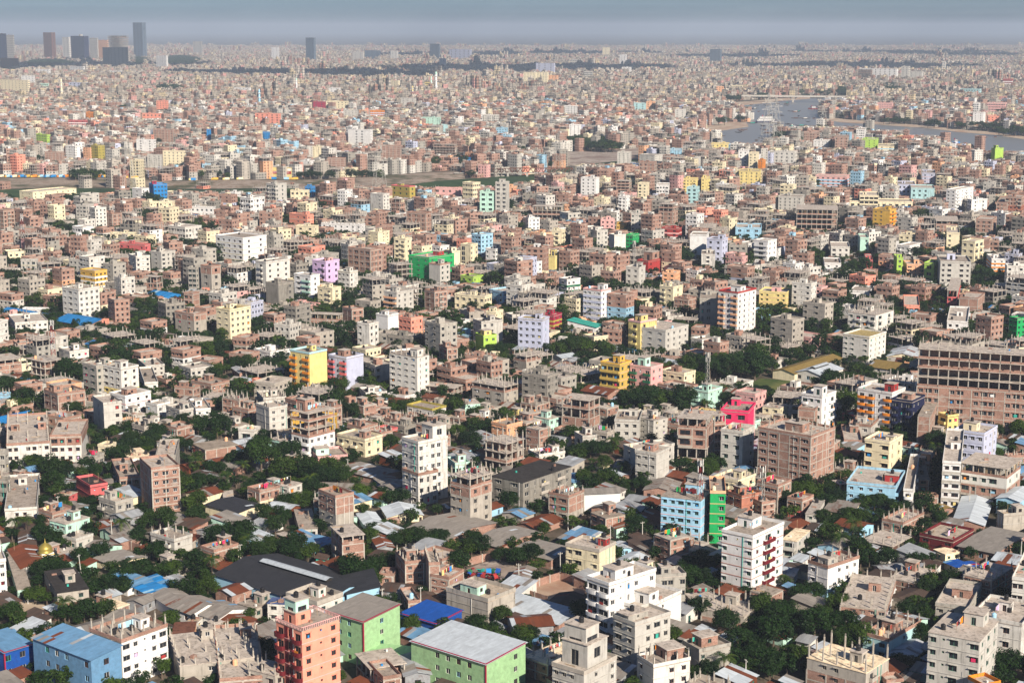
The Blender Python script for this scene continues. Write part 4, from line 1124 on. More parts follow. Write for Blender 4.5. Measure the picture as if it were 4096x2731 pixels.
'C2': '''
770 75 255 138 32 pppppp white L=www R=n dirt=.02 | clean white six-storey block with pale blue side
455 330 485 265 18 oook conc | wide open concrete frame with pale top deck
150 445 585 47 105 pppp white R=tww dirt=.05
1045 245 405 67 40 ppppp white
1190 400 595 95 18 ppppp lgrey
1480 310 530 133 45 bbbboo brick L=ww
1530 540 645 155 35 ppp red band=pink wide L=WW
1785 600 845 150 25 pppppp white L=n R=n room= dirt=.05 | blank white slab wall rising beside the blue-grey block
1930 640 890 140 52 ppppp lav L=ww R=ww dirt=.02 room=.2,.5,4,4,3.4,lav | blue-grey five-storey block with pointed stair top
2285 535 655 232 17 ppp sky L=WWW band=sky
2350 655 875 125 82 ppppp white L=B R=ww bal=white dirt=.05
395 795 950 83 53 pppp yellow L=n R=n room=.5,.6,3,3,4.4,yellow dirt=.02 | windowless cream yellow tower house
1110 600 735 63 58 pppp green L=WW bal=orange dirt=.02 par=green
1250 840 980 100 160 ppp red L=n R=wsw dirt=.05 room=.5,.5,9,8,5.5,brick | red three-storey house with brick attic storeys
1165 900 1100 118 60 pppp lgrey L=ww R=w
505 1010 1155 75 123 ppp white band=dkgreen wide L=W R=wws dirt=.02
820 1110 1405 165 88 pppppp white band=lav wide L=wwsw R=ws dirt=.02 par=pink room=.15,.5,4,4,3.4,white | white six-storey tower with blue-grey stripes and pink parapet
1500 950 1062 120 45 ppp peach L=WW
1480 1080 1275 123 90 pppp cream L=bw R=w cols=2
1620 1190 1320 130 80 bbb brick
1860 780 930 120 15 pppp offw L=g
2075 1130 1525 175 168 pppppppp white L=bvb R=wwtw bal=peach band=pink dirt=.02 par=red room=.1,.3,6,5,3.2,white | tallest white and pink eight-storey block with peach balconies
1890 1190 1455 165 20 pppp grey L=twn dirt=.5
280 1380 1672 225 62 ppppp lav L=wwww R=t dirt=.1 roof=olive | pale grey-blue five-storey block with garden roof
380 1340 1505 105 77 pppp wine q=olive L=n R=ww band=olive wide
770 1440 1515 260 65 s white roof=teal mono ridge=x L=BB patch=0 rust=0 | white hall with sloping sea-green roof
1410 1480 1700 275 210 pppp lgrey L=gww R=wwww dirt=.2
1180 1400 1670 110 150 pppp yellow L=b R=wn par=pink room=.6,.5,4,5,2.8,yellow
1690 85 225 120 20 ppppp yellow
1800 75 220 60 17 ppppp yellow
1700 165 335 97 22 ppppp aqua L=WW
2270 12 155 185 17 ppppp yellow L=wwww
1435 140 245 110 12 ppp white
1240 125 270 85 22 ppppp cream L=gw
1030 505 575 75 22 pp amber
780 560 730 60 100 pppp lgrey
940 600 770 50 105 pppp offw L=n R=n
455 560 730 90 40 pppp cream L=b
1080 95 235 120 20 coooo conc
''',
'C3': '''
170 1130 1298 250 48 pppp yellow L=wwnww R=ww band=pink par=yellow dirt=.02 room=.45,.4,5,3.4,2.8,pink | yellow four-storey house with pink ledges beside trees
1120 370 548 155 57 ppppp amber L=wwn R=B bal=orange dirt=.02 room=.3,.5,4,4,3.4,amber | amber five-storey block with orange corner balconies
1725 185 400 87 162 ppppppp white L=ww R=bwbw bal=white dirt=.05 | tall bright white seven-storey block on the right
1870 275 410 40 145 pppp white R=ww
310 250 395 215 25 ppppp lgrey L=wwwww
640 360 590 375 20 ooook conc a=10 | broad bare frame with two bamboo-propped floors
1015 235 355 172 17 ppp cream L=BBBB bal=cream
1330 292 358 580 12 p cream L=wwwwwwwwww room=
1760 580 755 118 26 pppp cream L=wn dirt=.02
1900 660 890 118 82 pppp cream L=ww R=BB dirt=.02
1865 850 1085 280 22 ppppp lgrey L=wWnWw R=n dirt=.1 room=.6,.5,5,4,4,lav | wide pale grey five-storey block with blue-tinted windows
1525 860 1045 88 62 ppp lime L=W R=ww dirt=.02 par=lime
1440 872 1005 165 12 pppp peach L=BvB bal=peach
1240 812 995 55 12 pppp lime L=w dirt=.02
925 625 795 77 14 pppp mint L=nw dirt=.02 room=
2180 820 952 125 16 pppp white band=orange wide L=ww
670 860 940 150 18 pp white L=ww
750 710 840 170 18 ppp offw L=Www
1300 700 810 115 120 ppp white
2060 460 640 150 42 ccbbb brick L=wWw
1750 465 610 205 22 bbbo brick
990 1330 1510 255 165 ppp offw L=wbgb R=Bb cols=3.0 par=none dirt=.4 | off-white three-storey block bristling with tall roof columns
930 1540 1780 240 155 ppppp offw L=wwnw R=wtww dirt=.2 roof=olive | plain off-white five-storey block beside the ochre-roofed hall
1930 1180 1318 170 60 bb brick R=n L=n
1740 1100 1275 90 40 ppo rose
2290 1370 1565 75 80 pppp green dirt=.02
930 1120 1195 180 45 p white room= L=ww
960 830 940 60 20 pp rose
1390 1250 1320 140 30 p salmon room=
1830 1400 1515 185 42 pp white L=wwn
1530 170 290 215 17 ppp aqua L=wwwn
1350 135 255 155 17 ppp lav L=wwww
720 60 175 285 27 pppp pink band=sky wide L=WWWWWW dirt=.02 | pink four-storey block with blue stripes in the right distance
1535 30 145 120 18 pppp lav L=ww band=orange
2330 250 400 150 40 ppbb brick
2200 300 400 100 30 bbb brick
''',
'D0': '''
1305 210 545 87 34 pppppppppppppppppppppppppppp glass L=BBB R=B bal=glass dirt=.05 room= bd=.5 | tallest glassy slab tower on the far left skyline
470 302 560 75 36 pppppppppppppppppp brown L=WWW R=W dirt=.2 | brown-grey tower at the left of the skyline
770 335 585 122 42 pppppppppppppppp navy L=nWWWWn R=nn dirt=.1 room=.4,.5,12,10,8,lgrey | dark blue skyline tower with a pale grid panel
1095 330 600 110 85 ccccccoooooooo dgrey L=ww | unfinished skyline tower with open upper floors
1000 440 640 60 175 pppppppppp dgrey R=wwwww L=n dirt=.6 | heavy dark concrete complex below the unfinished tower
630 345 570 60 16 pppppppppppp offw L=ww
985 372 575 92 12 pppppppppp peach L=n
890 352 575 70 10 pppppppppppp lgrey
50 312 600 90 6 pppppppppppppp navy L=WWW
120 325 580 68 9 pppppppppppp grey
1850 385 520 80 8 pppppppppppp lgrey L=wnw
1525 515 660 92 17 pppppppppppp white L=wwww
150 540 660 150 20 pppppp maroon L=wwwwww
450 640 730 120 12 ppppp white L=wwww
765 615 690 125 14 pppp white L=wwwww
1115 655 725 105 10 pppp white L=wwww
255 742 895 255 18 pppppppp cream L=wwwwwwww dirt=.02 | cream eight-storey institution at the left edge of the far city
310 700 805 115 10 pppppp white L=wwww
845 765 845 215 14 pppp lav L=WWWWWW
440 772 850 80 10 pppp mint
1535 930 1035 100 12 pppppp salmon L=wwww dirt=.05
1480 1048 1110 175 12 pp salmon L=wwwww dirt=.02
2290 810 895 140 15 ppppp white L=wwww
1685 1395 1550 190 17 pppppp cream L=wwwww dirt=.02 | pale yellow six-storey block in the far left city
900 1345 1495 65 60 pppppp olive R=ww dirt=.02
1590 1195 1335 185 17 bbbbbb brick L=wwwww
1415 1290 1425 165 17 pppppp white L=WW
1935 1195 1315 38 8 pppppp blue L=w dirt=.02
430 1245 1335 120 40 pppp lime dirt=.1
575 1405 1505 165 15 bbbbb brick L=wwww
690 1350 1485 90 60 pppppp white
1480 1430 1572 130 12 ppppppp lgrey L=www
865 1035 1105 75 10 pppp orange
800 1110 1170 185 10 ppp rose band=white wide
''',
'D1': '''
530 350 590 75 17 pppppppppppppppppppp glass L=www R=w dirt=.1 | lone blue-grey tower left of centre on the skyline
205 437 575 64 8 pppppppppppp white L=ww
1680 407 580 84 12 pppppppppppppp glass L=ww | dark hazy block tower near the middle of the skyline
1970 457 575 232 12 pppppppp lav L=WWWWW
1298 470 575 62 8 pppppppppp offw L=ww
983 478 580 97 8 pppppppp lgrey L=ww
1133 467 575 137 8 pppppppp glass L=www
1738 542 645 54 8 pppppppppp offw L=ww
1305 745 850 65 17 pppppppp cream L=www
1208 708 775 115 8 pppp cream L=wwww
630 940 1008 105 10 pppp wine L=WW dirt=.02
840 935 1020 197 12 pppp cream L=wwwwww dirt=.02
215 1050 1162 225 14 ppppp salmon L=WWWWW band=pink dirt=.02 | long salmon five-storey block in the far city
1175 1020 1088 130 8 pppp orange band=lav wide
1050 1200 1350 205 22 pppppp white L=nWWn dirt=.02 | big white six-storey block in the middle distance
1685 1085 1165 165 12 ppppp mint L=wwww
1460 905 1000 130 12 pppppp lgrey L=www
935 1015 1090 130 10 ppppp lgrey L=wwww
1325 1345 1485 170 17 bbbbbbb brick L=wwww
815 1458 1568 160 12 bbbbbb brick L=www
595 1352 1485 90 12 ppppppp cream L=ww
1830 1330 1450 200 20 boooo conc L=nn | large open frame building above the canal trees
1970 1440 1495 115 12 s blue roof=red patch=0 rust=0
505 888 955 90 8 pppp pink L=ww dirt=.02
765 812 925 95 12 pppppppp white L=ww
122 1218 1305 60 8 ppppp blue dirt=.02
2305 1182 1245 100 10 ppp sky L=wwww
1752 1150 1238 45 8 ppppp aqua dirt=.02
2230 1060 1140 150 10 pppp offw
1600 760 850 60 10 pppp yellow
''',
'D2': '''
215 670 815 110 12 pppppppppp cream L=wwww | left of two joined cream slabs in the far city centre
325 668 815 100 12 pppppppppp cream L=wwww
415 697 815 85 12 pppppppp peach L=www
385 585 710 165 12 pppppppp lav L=WWW
1048 505 625 60 8 ppppppppppp white L=ww
1915 455 600 97 12 pppppppppppp glass L=www | dark hazy tower block right of centre on the skyline
893 440 540 62 6 pppppppp cream L=w
1090 620 700 82 8 pppppp white L=ww
733 660 770 70 8 pppppp lgrey
638 550 625 100 8 pppp lgrey
690 780 860 200 12 ppoo lgrey
1850 798 858 195 10 pppp yellow L=WWWW dirt=.02
2112 790 868 100 10 ppppp cream
1938 800 890 60 8 ppppp peach
1228 952 1028 110 10 pppp aqua L=WW
1308 938 1028 75 10 ppppp peach L=ww
625 1152 1282 103 12 ppppppp white L=www dirt=.02 | plain white seven-storey block before the big tree clump
598 978 1068 120 10 ppppp white
1588 1012 1105 95 12 ppppp offw L=ww
1985 1328 1382 155 12 pp yellow L=wwww dirt=.02 | low yellow house on the near river bank
1085 1407 1520 118 12 pppppp lgrey L=www
1310 1432 1510 140 80 pppp lgrey L=www
1310 1500 1600 140 20 bbb brick
1558 1382 1440 110 8 ppp sky
2165 1392 1560 85 15 pppppp white L=ww
2250 1412 1570 75 20 pppppp cream L=ww
2300 1480 1580 40 30 ppppp orange
''',
'D3': '''
675 364 436 195 8 pppppppp white L=WWWWWWWW dirt=.02 | long white office slab beyond the bridge
545 366 436 75 6 oooooooo conc
738 350 442 38 8 ppppppppp lgrey L=ww
808 378 442 66 8 pppppppp lgrey L=www
332 443 487 85 5 ppppp cream L=wwww
1280 418 470 48 6 ppppp red band=white wide
1130 595 668 55 12 pppppppp white L=ww
1192 782 855 20 44 pppppp lime R=n L=n dirt=.02 room=.5,.3,4,4,4,lime | lime green tower house on the near river bank
1085 792 862 20 44 pppppp offw R=wwww
570 735 795 75 10 ppppp lime L=www dirt=.1
662 770 805 85 8 ppp cream L=ww band=sky wide
318 742 788 80 10 pppp white L=wwww
508 682 745 45 8 ppppp white
268 700 755 85 8 bbbb brick
418 722 795 65 8 bbbbb brick
140 800 875 135 15 pppp offw L=wwwww
650 545 585 80 8 pppp pink
705 522 550 50 5 ppp cream
930 325 385 16 4 ppppppp offw
1220 360 400 40 5 pppp white
1245 545 595 95 8 pppp pink
1213 612 650 58 5 ppp salmon
1110 470 520 100 10 pppp aqua
1105 545 600 30 10 ppppp white
'''}
NUM = {1: 'one', 2: 'two', 3: 'three', 4: 'four', 5: 'five', 6: 'six', 7: 'seven', 8: 'eight', 9: 'nine', 10: 'ten'}
LM = []           # landmarks for occlusion: x0, x1, y_top, y_limit, distance
def solve_box(xf, yt, yb, wl, wr, a=None):
    Y = dist_of(yb)
    h = max(2.2, height_at(Y, yt))
    dz = h - CAMH
    dep = Y * ct - dz * st
    X = (xf - 2048) / F * dep
    pxm = F / dep
    if a is None:
        a = R(39)
        if wr < wl: a = min(a, max(R(5), math.asin(min(.99, wr / (pxm * 8.5)))) if wr / pxm < 5.3 else a)
        else: a = max(a, min(R(85), math.acos(min(.99, wl / (pxm * 8.5)))) if wl / pxm < 6.6 else a)
    c, s = math.cos(a), math.sin(a)
    q = (xf - wl - 2048) / F
    L1 = (X - q * dep) / max(.05, c + q * s * ct)
    q = (xf + wr - 2048) / F
    L2 = (q * dep - X) / max(.05, s - q * c * ct)
    return X, Y, a, min(max(L1, 3.0), 130), min(max(L2, 3.0), 130), h
def shorten(label):
    w = label.split()
    out = []
    for t in w:
        if t in ('with', 'beside', 'before', 'behind', 'on', 'in', 'at', 'cut', 'among', 'above', 'below', 'by', 'half', 'topped', 'joining', 'carrying', 'bristling', 'shuttered', 'ribbed', 'beyond', 'near', 'rising', 'left', 'right', 'of', 'no') and len(out) >= 2: break
        out.append(t)
    return ' '.join(out).rstrip(',')
def survey():
    sd = 0
    for tile, txt in SURVEY.items():
        for line in txt.strip().splitlines():
            sd += 1
            body, _, label = line.partition('|')
            label = label.strip() or None
            tk = body.split()
            x, yt, yb, wl, wr = [float(v) for v in tk[:5]]
            fl, col = tk[5], tk[6]
            op = {}
            for t in tk[7:]:
                k, e, v = t.partition('=')
                op[k] = v
            s = TILE[tile][2]
            px, pyt = tpx(tile, x, yt)
            pyb = tpx(tile, x, yb)[1]
            a = R(float(op['a'])) if 'a' in op else None
            X, Y, a, L1, L2, h = solve_box(px, pyt, pyb, wl / s, wr / s, a)
            if 'depth' in op: L2 = float(op['depth'])
            LM.append((px - wl / s, px + wr / s, pyt, pyb - .10 * (pyb - pyt), Y))
            if 'pc' in op: op['pc'] = op['pc'].split(',')
            if 'room' in op:
                op['room'] = [tuple([float(v) for v in r.split(',')[:5]] + [r.split(',')[5]]) for r in op['room'].split(';') if r]
            for k in 'LR':
                if k in op: op[k] = op[k].replace(',', '').replace('v', 't').replace('T', 't')
            words = CN[col][1]
            if fl == 's':
                rf = op.get('roof', 'asb')
                big = L1 * L2 > 500
                nm = 'factory_hall' if big else 'tin_shed'
                o = make_shed(nm, X, Y, a, L1, L2, h, rf, col, op, sd)
                desc = ('broad ' if big else ('long ' if max(L1, L2) > 2.2 * min(L1, L2) else 'small ')) + CN[rf][1] + (' hall roof' if big else ' shed roof')
                reg(o, 'hall' if big else 'shed', label, desc, X, Y, h, 'tin-roofed sheds', shorten(label) if label else None)
            else:
                n = len(fl)
                o_n = sum(c in 'ok' for c in fl)
                nm = 'unfinished_building' if o_n >= max(1, n / 2) else ('brick_building' if fl.count('b') > n / 2 else ('house' if n <= 2 else ('tower_block' if n >= 10 else 'apartment_building')))
                o = make_building(nm, X, Y, a, L1, L2, h, fl, col, op.get('q', 'offw'), op, sd)
                mat = 'bare brick' if fl.count('b') > n / 2 else ('bare concrete' if fl.count('c') + o_n > n / 2 else words)
                desc = mat + ' ' + (NUM.get(n, 'high-rise') + '-storey ' if n <= 10 else 'high-rise ') + ('frame' if nm == 'unfinished_building' else ('house' if n <= 3 else 'block')) + (' with roof columns' if 'cols' in op else '')
                reg(o, 'building', label, desc, X, Y, h * .7, 'city buildings', shorten(label) if label else None)
survey()
# water and meadow stay in view between the houses
for x0, x1, yl in ((2840, 3045, 580), (3045, 3140, 556), (3140, 3450, 512), (3450, 3606, 526), (3606, 3758, 548), (3758, 3888, 580), (3888, 4200, 612),
                   (-80, 450, 776), (600, 1000, 772), (1420, 1560, 752), (1560, 2060, 752), (2060, 2140, 735), (2140, 2300, 700), (2300, 2560, 664), (2960, 3290, 1578)):
    LM.append((x0, x1, yl - 20, yl, dist_of(yl)))

# ------------------------------------------------------------------ ground, river, canal, banks
def inpoly(px, py, poly):
    px, py = np.asarray(px, float), np.asarray(py, float)
    ins = np.zeros(px.shape, bool)
    n = len(poly)
    for i in range(n):
        x0, y0 = poly[i]; x1, y1 = poly[(i + 1) % n]
        c = ((y0 > py) != (y1 > py)) & (px < (x1 - x0) * (py - y0) / ((y1 - y0) or 1e-9) + x0)
        ins ^= c
    return ins
def poly_mesh(name, poly, z, mat):
    mb = MB()
    mb.v = [(*unproj(x, y, z), z) for x, y in poly]
    mb.f = [tuple(range(len(poly) - 1, -1, -1))]
    mb.m = [0]
    me = mb.mesh(name, [mat])
    if me.polygons[0].normal.z < 0: me.flip_normals()
    return me
def mat_ground(name, cols, scale, spread=(0.35, 0.65)):
    m, nt, b = newmat(name)
    tc = nt.nodes.new('ShaderNodeTexCoord')
    c = mixc(nt, ramp(nt, noise(nt, tc.outputs['Object'], scale, 6, .65), *spread), cols[0], cols[1])
    if len(cols) > 2: c = mixc(nt, ramp(nt, noise(nt, tc.outputs['Object'], scale * .23, 6, .65), .48, .62), c, cols[2])
    if len(cols) > 3: c = mixc(nt, ramp(nt, noise(nt, tc.outputs['Object'], scale * 4.1, 4, .65), .52, .66), c, cols[3])
    nt.links.new(c, b.inputs['Base Color'])
    b.inputs['Roughness'].default_value = .95
    return m
M['earth'] = mat_ground('earth', [(.09, .07, .052), (.17, .135, .10), (.030, .042, .016), (.05, .042, .035)], .09)
M['sand'] = mat_ground('sand', [(.42, .33, .24), (.55, .45, .34), (.36, .22, .15)], .12)
M['debris'] = mat_ground('debris', [(.30, .24, .19), (.50, .44, .39), (.20, .13, .10), (.16, .14, .13)], .10)
M['meadow'] = mat_ground('meadow', [(.10, .13, .035), (.17, .17, .06), (.05, .085, .02)], .12)
M['bankside'] = mat_ground('bankside', [(.26, .20, .15), (.40, .34, .28), (.055, .07, .03), (.20, .12, .07)], .10)
M['hyacinth'] = mat_ground('hyacinth', [(.020, .050, .014), (.045, .085, .022), (.030, .060, .030)], .05)
wm, wnt, wb = newmat('river_water')
wb.inputs['Base Color'].default_value = (.22, .225, .22, 1)
wb.inputs['Roughness'].default_value = .33
wtc = wnt.nodes.new('ShaderNodeTexCoord')
wbp = wnt.nodes.new('ShaderNodeBump')
wbp.inputs['Strength'].default_value = .35
wbp.inputs['Distance'].default_value = .6
wnt.links.new(noise(wnt, wtc.outputs['Object'], .22, 5), wbp.inputs['Height'])
wnt.links.new(wbp.outputs[0], wb.inputs['Normal'])
M['water'] = wm
g = MB()
g.quad((-21000, -800, 0), (21000, -800, 0), (21000, 45000, 0), (-21000, 45000, 0))
struct('ground', g.mesh('ground', ['earth']))
RIVER = [(2849, 536), (2856, 562), (2897, 584), (2963, 598), (3045, 592), (3090, 570), (3105, 545), (3133, 526), (3230, 512), (3301, 509), (3380, 512), (3453, 520), (3606, 543), (3758, 568), (3888, 604), (4000, 625), (4200, 650),
         (4200, 566), (4096, 556), (3987, 539), (3834, 527), (3720, 512), (3606, 504), (3491, 496), (3362, 489), (3300, 478), (3275, 462), (3290, 444), (3330, 424), (3420, 408), (3420, 392), (3240, 394), (3120, 402), (3072, 410), (2919, 425), (2936, 453), (2990, 462), (3000, 478), (2975, 492), (2985, 506), (2930, 514), (2880, 522)]
struct('river', poly_mesh('river', RIVER, .20, 'water'))
BANK_L = [(2780, 560), (2820, 505), (2900, 488), (2985, 490), (2995, 508), (2930, 517), (2860, 528), (2852, 560)]
struct('sand_spit', poly_mesh('sand_spit', BANK_L, .34, 'sand'))
BANK_F = [(2905, 412), (3080, 398), (3240, 384), (3240, 396), (3120, 405), (3072, 412), (2919, 428), (2895, 430)]
struct('far_river_bank', poly_mesh('far_river_bank', BANK_F, .34, 'sand'))
BANK_R = [(4200, 552), (4096, 545), (3987, 529), (3834, 518), (3720, 504), (3606, 495), (3491, 487), (3330, 472), (3300, 478), (3362, 490), (3491, 498), (3606, 506), (3720, 514), (3834, 529), (3987, 541), (4096, 558), (4200, 568)]
struct('right_river_bank', poly_mesh('right_river_bank', BANK_R, .34, 'sand'))
CANAL = [(-80, 760), (250, 752), (640, 756), (900, 756), (1100, 752), (1300, 757), (1450, 750), (1600, 744), (1750, 724), (1900, 714), (2000, 706), (2150, 697), (2260, 668), (2400, 652), (2560, 634),
         (2560, 652), (2400, 672), (2290, 700), (2130, 740), (2060, 775), (1750, 778), (1600, 778), (1450, 768), (1300, 785), (1100, 798), (700, 798), (250, 803), (-80, 815)]
struct('canal', poly_mesh('canal', CANAL, .20, 'hyacinth'))
DEBRIS = [(2230, 610), (2480, 600), (2800, 560), (2860, 570), (2700, 600), (2560, 634), (2400, 652), (2260, 668), (2240, 640)]
struct('rubble_bank', poly_mesh('rubble_bank', DEBRIS, .34, 'debris'))
FOOTL = [(-80, 757), (250, 752), (420, 748), (640, 755), (900, 755), (1100, 751), (1300, 757), (1450, 750), (1600, 744), (1750, 724), (1860, 716)]
CREST = [(-80, 716), (250, 713), (420, 716), (640, 730), (900, 724), (1100, 724), (1300, 722), (1450, 714), (1600, 702), (1750, 692), (1860, 690)]
mb = MB()
CZ = 3.2
for i in range(len(FOOTL) - 1):
    a0, a1 = unproj(*FOOTL[i], .25), unproj(*FOOTL[i + 1], .25)
    b0, b1 = unproj(*CREST[i], CZ), unproj(*CREST[i + 1], CZ)
    mb.quad((*a0, .25), (*a1, .25), (*b1, CZ), (*b0, CZ))
    mb.quad((*b0, CZ), (*b1, CZ), (b1[0], b1[1] + 10, CZ), (b0[0], b0[1] + 10, CZ))
    mb.quad((b0[0], b0[1] + 10, CZ), (b1[0], b1[1] + 10, CZ), (b1[0], b1[1] + 16, 0), (b0[0], b0[1] + 16, 0))
struct('embankment', mb.mesh('embankment', ['bankside']))
EMB = FOOTL + [(x, y - 7) for x, y in CREST[::-1]]
def tp(t, pts): return [tpx(t, x, y) for x, y in pts]
MEADOW = tp('B3', [(-180, 380), (-60, 340), (240, 365), (430, 400), (380, 455), (150, 470), (-60, 520), (-190, 470)])
struct('meadow', poly_mesh('meadow', MEADOW, .12, 'meadow'))
LOT = tp('A2', [(90, 720), (440, 610), (690, 680), (690, 730), (600, 800), (330, 830), (130, 790)])
struct('sand_lot', poly_mesh('sand_lot', LOT, .12, 'sand'))
JUNK = tp('A1', [(1930, 520), (2200, 420), (2351, 480), (2520, 560), (2351, 660), (2000, 640)])
struct('scrap_yard', poly_mesh('scrap_yard', JUNK, .12, 'debris'))
YARD = tp('A0', [(90, 810), (330, 800), (480, 900), (330, 960), (150, 980), (100, 900)])
struct('dirt_yard', poly_mesh('dirt_yard', YARD, .12, 'sand'))
YARD2 = tp('A0', [(650, 345), (860, 300), (960, 320), (900, 350), (760, 390)])
struct('village_green', poly_mesh('village_green', YARD2, .12, 'meadow'))
GRASS = tp('A1', [(1090, 195), (1260, 200), (1800, 330), (1600, 350), (1200, 270)])
struct('overgrown_plot', poly_mesh('overgrown_plot', GRASS, .12, 'meadow'))
EXCL = [RIVER, BANK_L, BANK_F, BANK_R, CANAL, DEBRIS, EMB, MEADOW, LOT, JUNK, YARD, YARD2]

# ------------------------------------------------------------------ trees
def crown_mesh(seed, nb, nl, leaf, flat=.8, name='crown', mb=None, mi=0, z0=0.0, sc=1.0):
    rnd = random.Random(seed)
    own = mb is None
    mb = mb or MB()
    for b in range(nb):
        while True:
            p = Vector((rnd.uniform(-1, 1), rnd.uniform(-1, 1), rnd.uniform(-1, 1)))
            if .25 < p.length < .78: break
        p.z *= flat
        br = rnd.uniform(.22, .38)
        for k in range(nl):
            d = Vector((rnd.gauss(0, 1), rnd.gauss(0, 1), rnd.gauss(.25, 1))).normalized()
            q = p + Vector((d.x * br, d.y * br, d.z * br * .8)) * rnd.uniform(.75, 1.1)
            nrm = (d + Vector((rnd.gauss(0, .45), rnd.gauss(0, .45), rnd.gauss(.2, .45)))).normalized()
            u = nrm.cross(Vector((rnd.gauss(0, 1), rnd.gauss(0, 1), rnd.gauss(0, 1)))).normalized()
            v = nrm.cross(u)
            l, w = leaf * rnd.uniform(.7, 1.4), leaf * rnd.uniform(.4, .75)
            q = q * sc + Vector((0, 0, z0))
            mb.quad(tuple(q - u * l * sc), tuple(q - v * w * sc), tuple(q + u * l * sc), tuple(q + v * w * sc), mi)
    return mb.mesh(name, ['leaf']) if own else mb
def trunk_mesh(seed):
    rnd = random.Random(seed)
    mb = MB()
    mb.lathe([(.34, 0), (.22, 1.0), (.18, 2.6), (.13, 4.0)], 7)
    for k in range(4):
        t = k * 1.57 + rnd.uniform(-.4, .4)
        z = rnd.uniform(2.2, 3.6)
        mb.bar((0, 0, z), (1.6 * math.cos(t), 1.6 * math.sin(t), z + rnd.uniform(1.2, 2.2)), .16)
    return mb.mesh('trunk', ['bark'])
CROWNS = [crown_mesh(s, 44, 78, .062, f) for s, f in ((1, .8), (2, .7), (3, .9), (4, .62), (5, .8), (6, .75))]
TRUNKS = [trunk_mesh(s) for s in (1, 2, 3)]
def frond_mesh(seed):
    rnd = random.Random(seed)
    mb = MB()
    n = 9
    L = 3.3
    pts = [(L * (t := k / n) * (1 - .12 * t), 0, .95 * math.sin(t * 2.0) - 1.75 * t * t) for k in range(n + 1)]
    for k in range(n):
        a, b = Vector(pts[k]), Vector(pts[k + 1])
        mb.bar(a, b, .06)
        w = .85 * math.sin(math.pi * (k + .9) / (n + 1.2)) + .12
        for s in (-1, 1):
            for q in range(2):
                m0 = a.lerp(b, q * .5); m1 = a.lerp(b, q * .5 + .34)
                tip = m1 + Vector((.28, s * w * rnd.uniform(.85, 1.1), -.42 * w - .1))
                mb.tri(tuple(m0), tuple(m1), tuple(tip))
    return mb.mesh('frond', ['palm'])
FRONDS = [frond_mesh(s) for s in range(3)]
def ptrunk_mesh():
    mb = MB()
    mb.lathe([(.24, 0), (.17, 1.5), (.14, 5), (.12, 10.0)], 7)
    return mb.mesh('trunk', ['bark'])
PT = ptrunk_mesh()
TREES = []         # X, Y, r
def make_tree(X, Y, h, r, seed, bright=False):
    rnd = random.Random(seed)
    t = empty('broadleaf_tree', (X, Y, 0), rnd.uniform(0, 6.28))
    link('trunk', rnd.choice(TRUNKS), t, scale=(h / 8, h / 8, h * .72 / 5))
    cz = h - r * .62
    link('crown', rnd.choice(CROWNS), t, (0, 0, cz), (0, 0, rnd.uniform(0, 6.28)), scale=(r * 1.08, r * 1.08, min(r, h * .5) * 1.05))
    return t
def make_palm(X, Y, h, seed):
    rnd = random.Random(seed)
    t = empty('palm_tree', (X, Y, 0), rnd.uniform(0, 6.28))
    link('trunk', PT, t, rot=(rnd.uniform(-.06, .06), rnd.uniform(-.06, .06), 0), scale=(1.2, 1.2, h / 10))
    n = 17
    for k in range(n):
        up = rnd.uniform(-.75, .35)
        s = rnd.uniform(.95, 1.25)
        link('frond', FRONDS[k % 3], t, (0, 0, h - .1), (rnd.uniform(-.2, .2), up * .8, k * 2.4 + rnd.uniform(-.2, .2)), scale=(s, s, s))
    return t
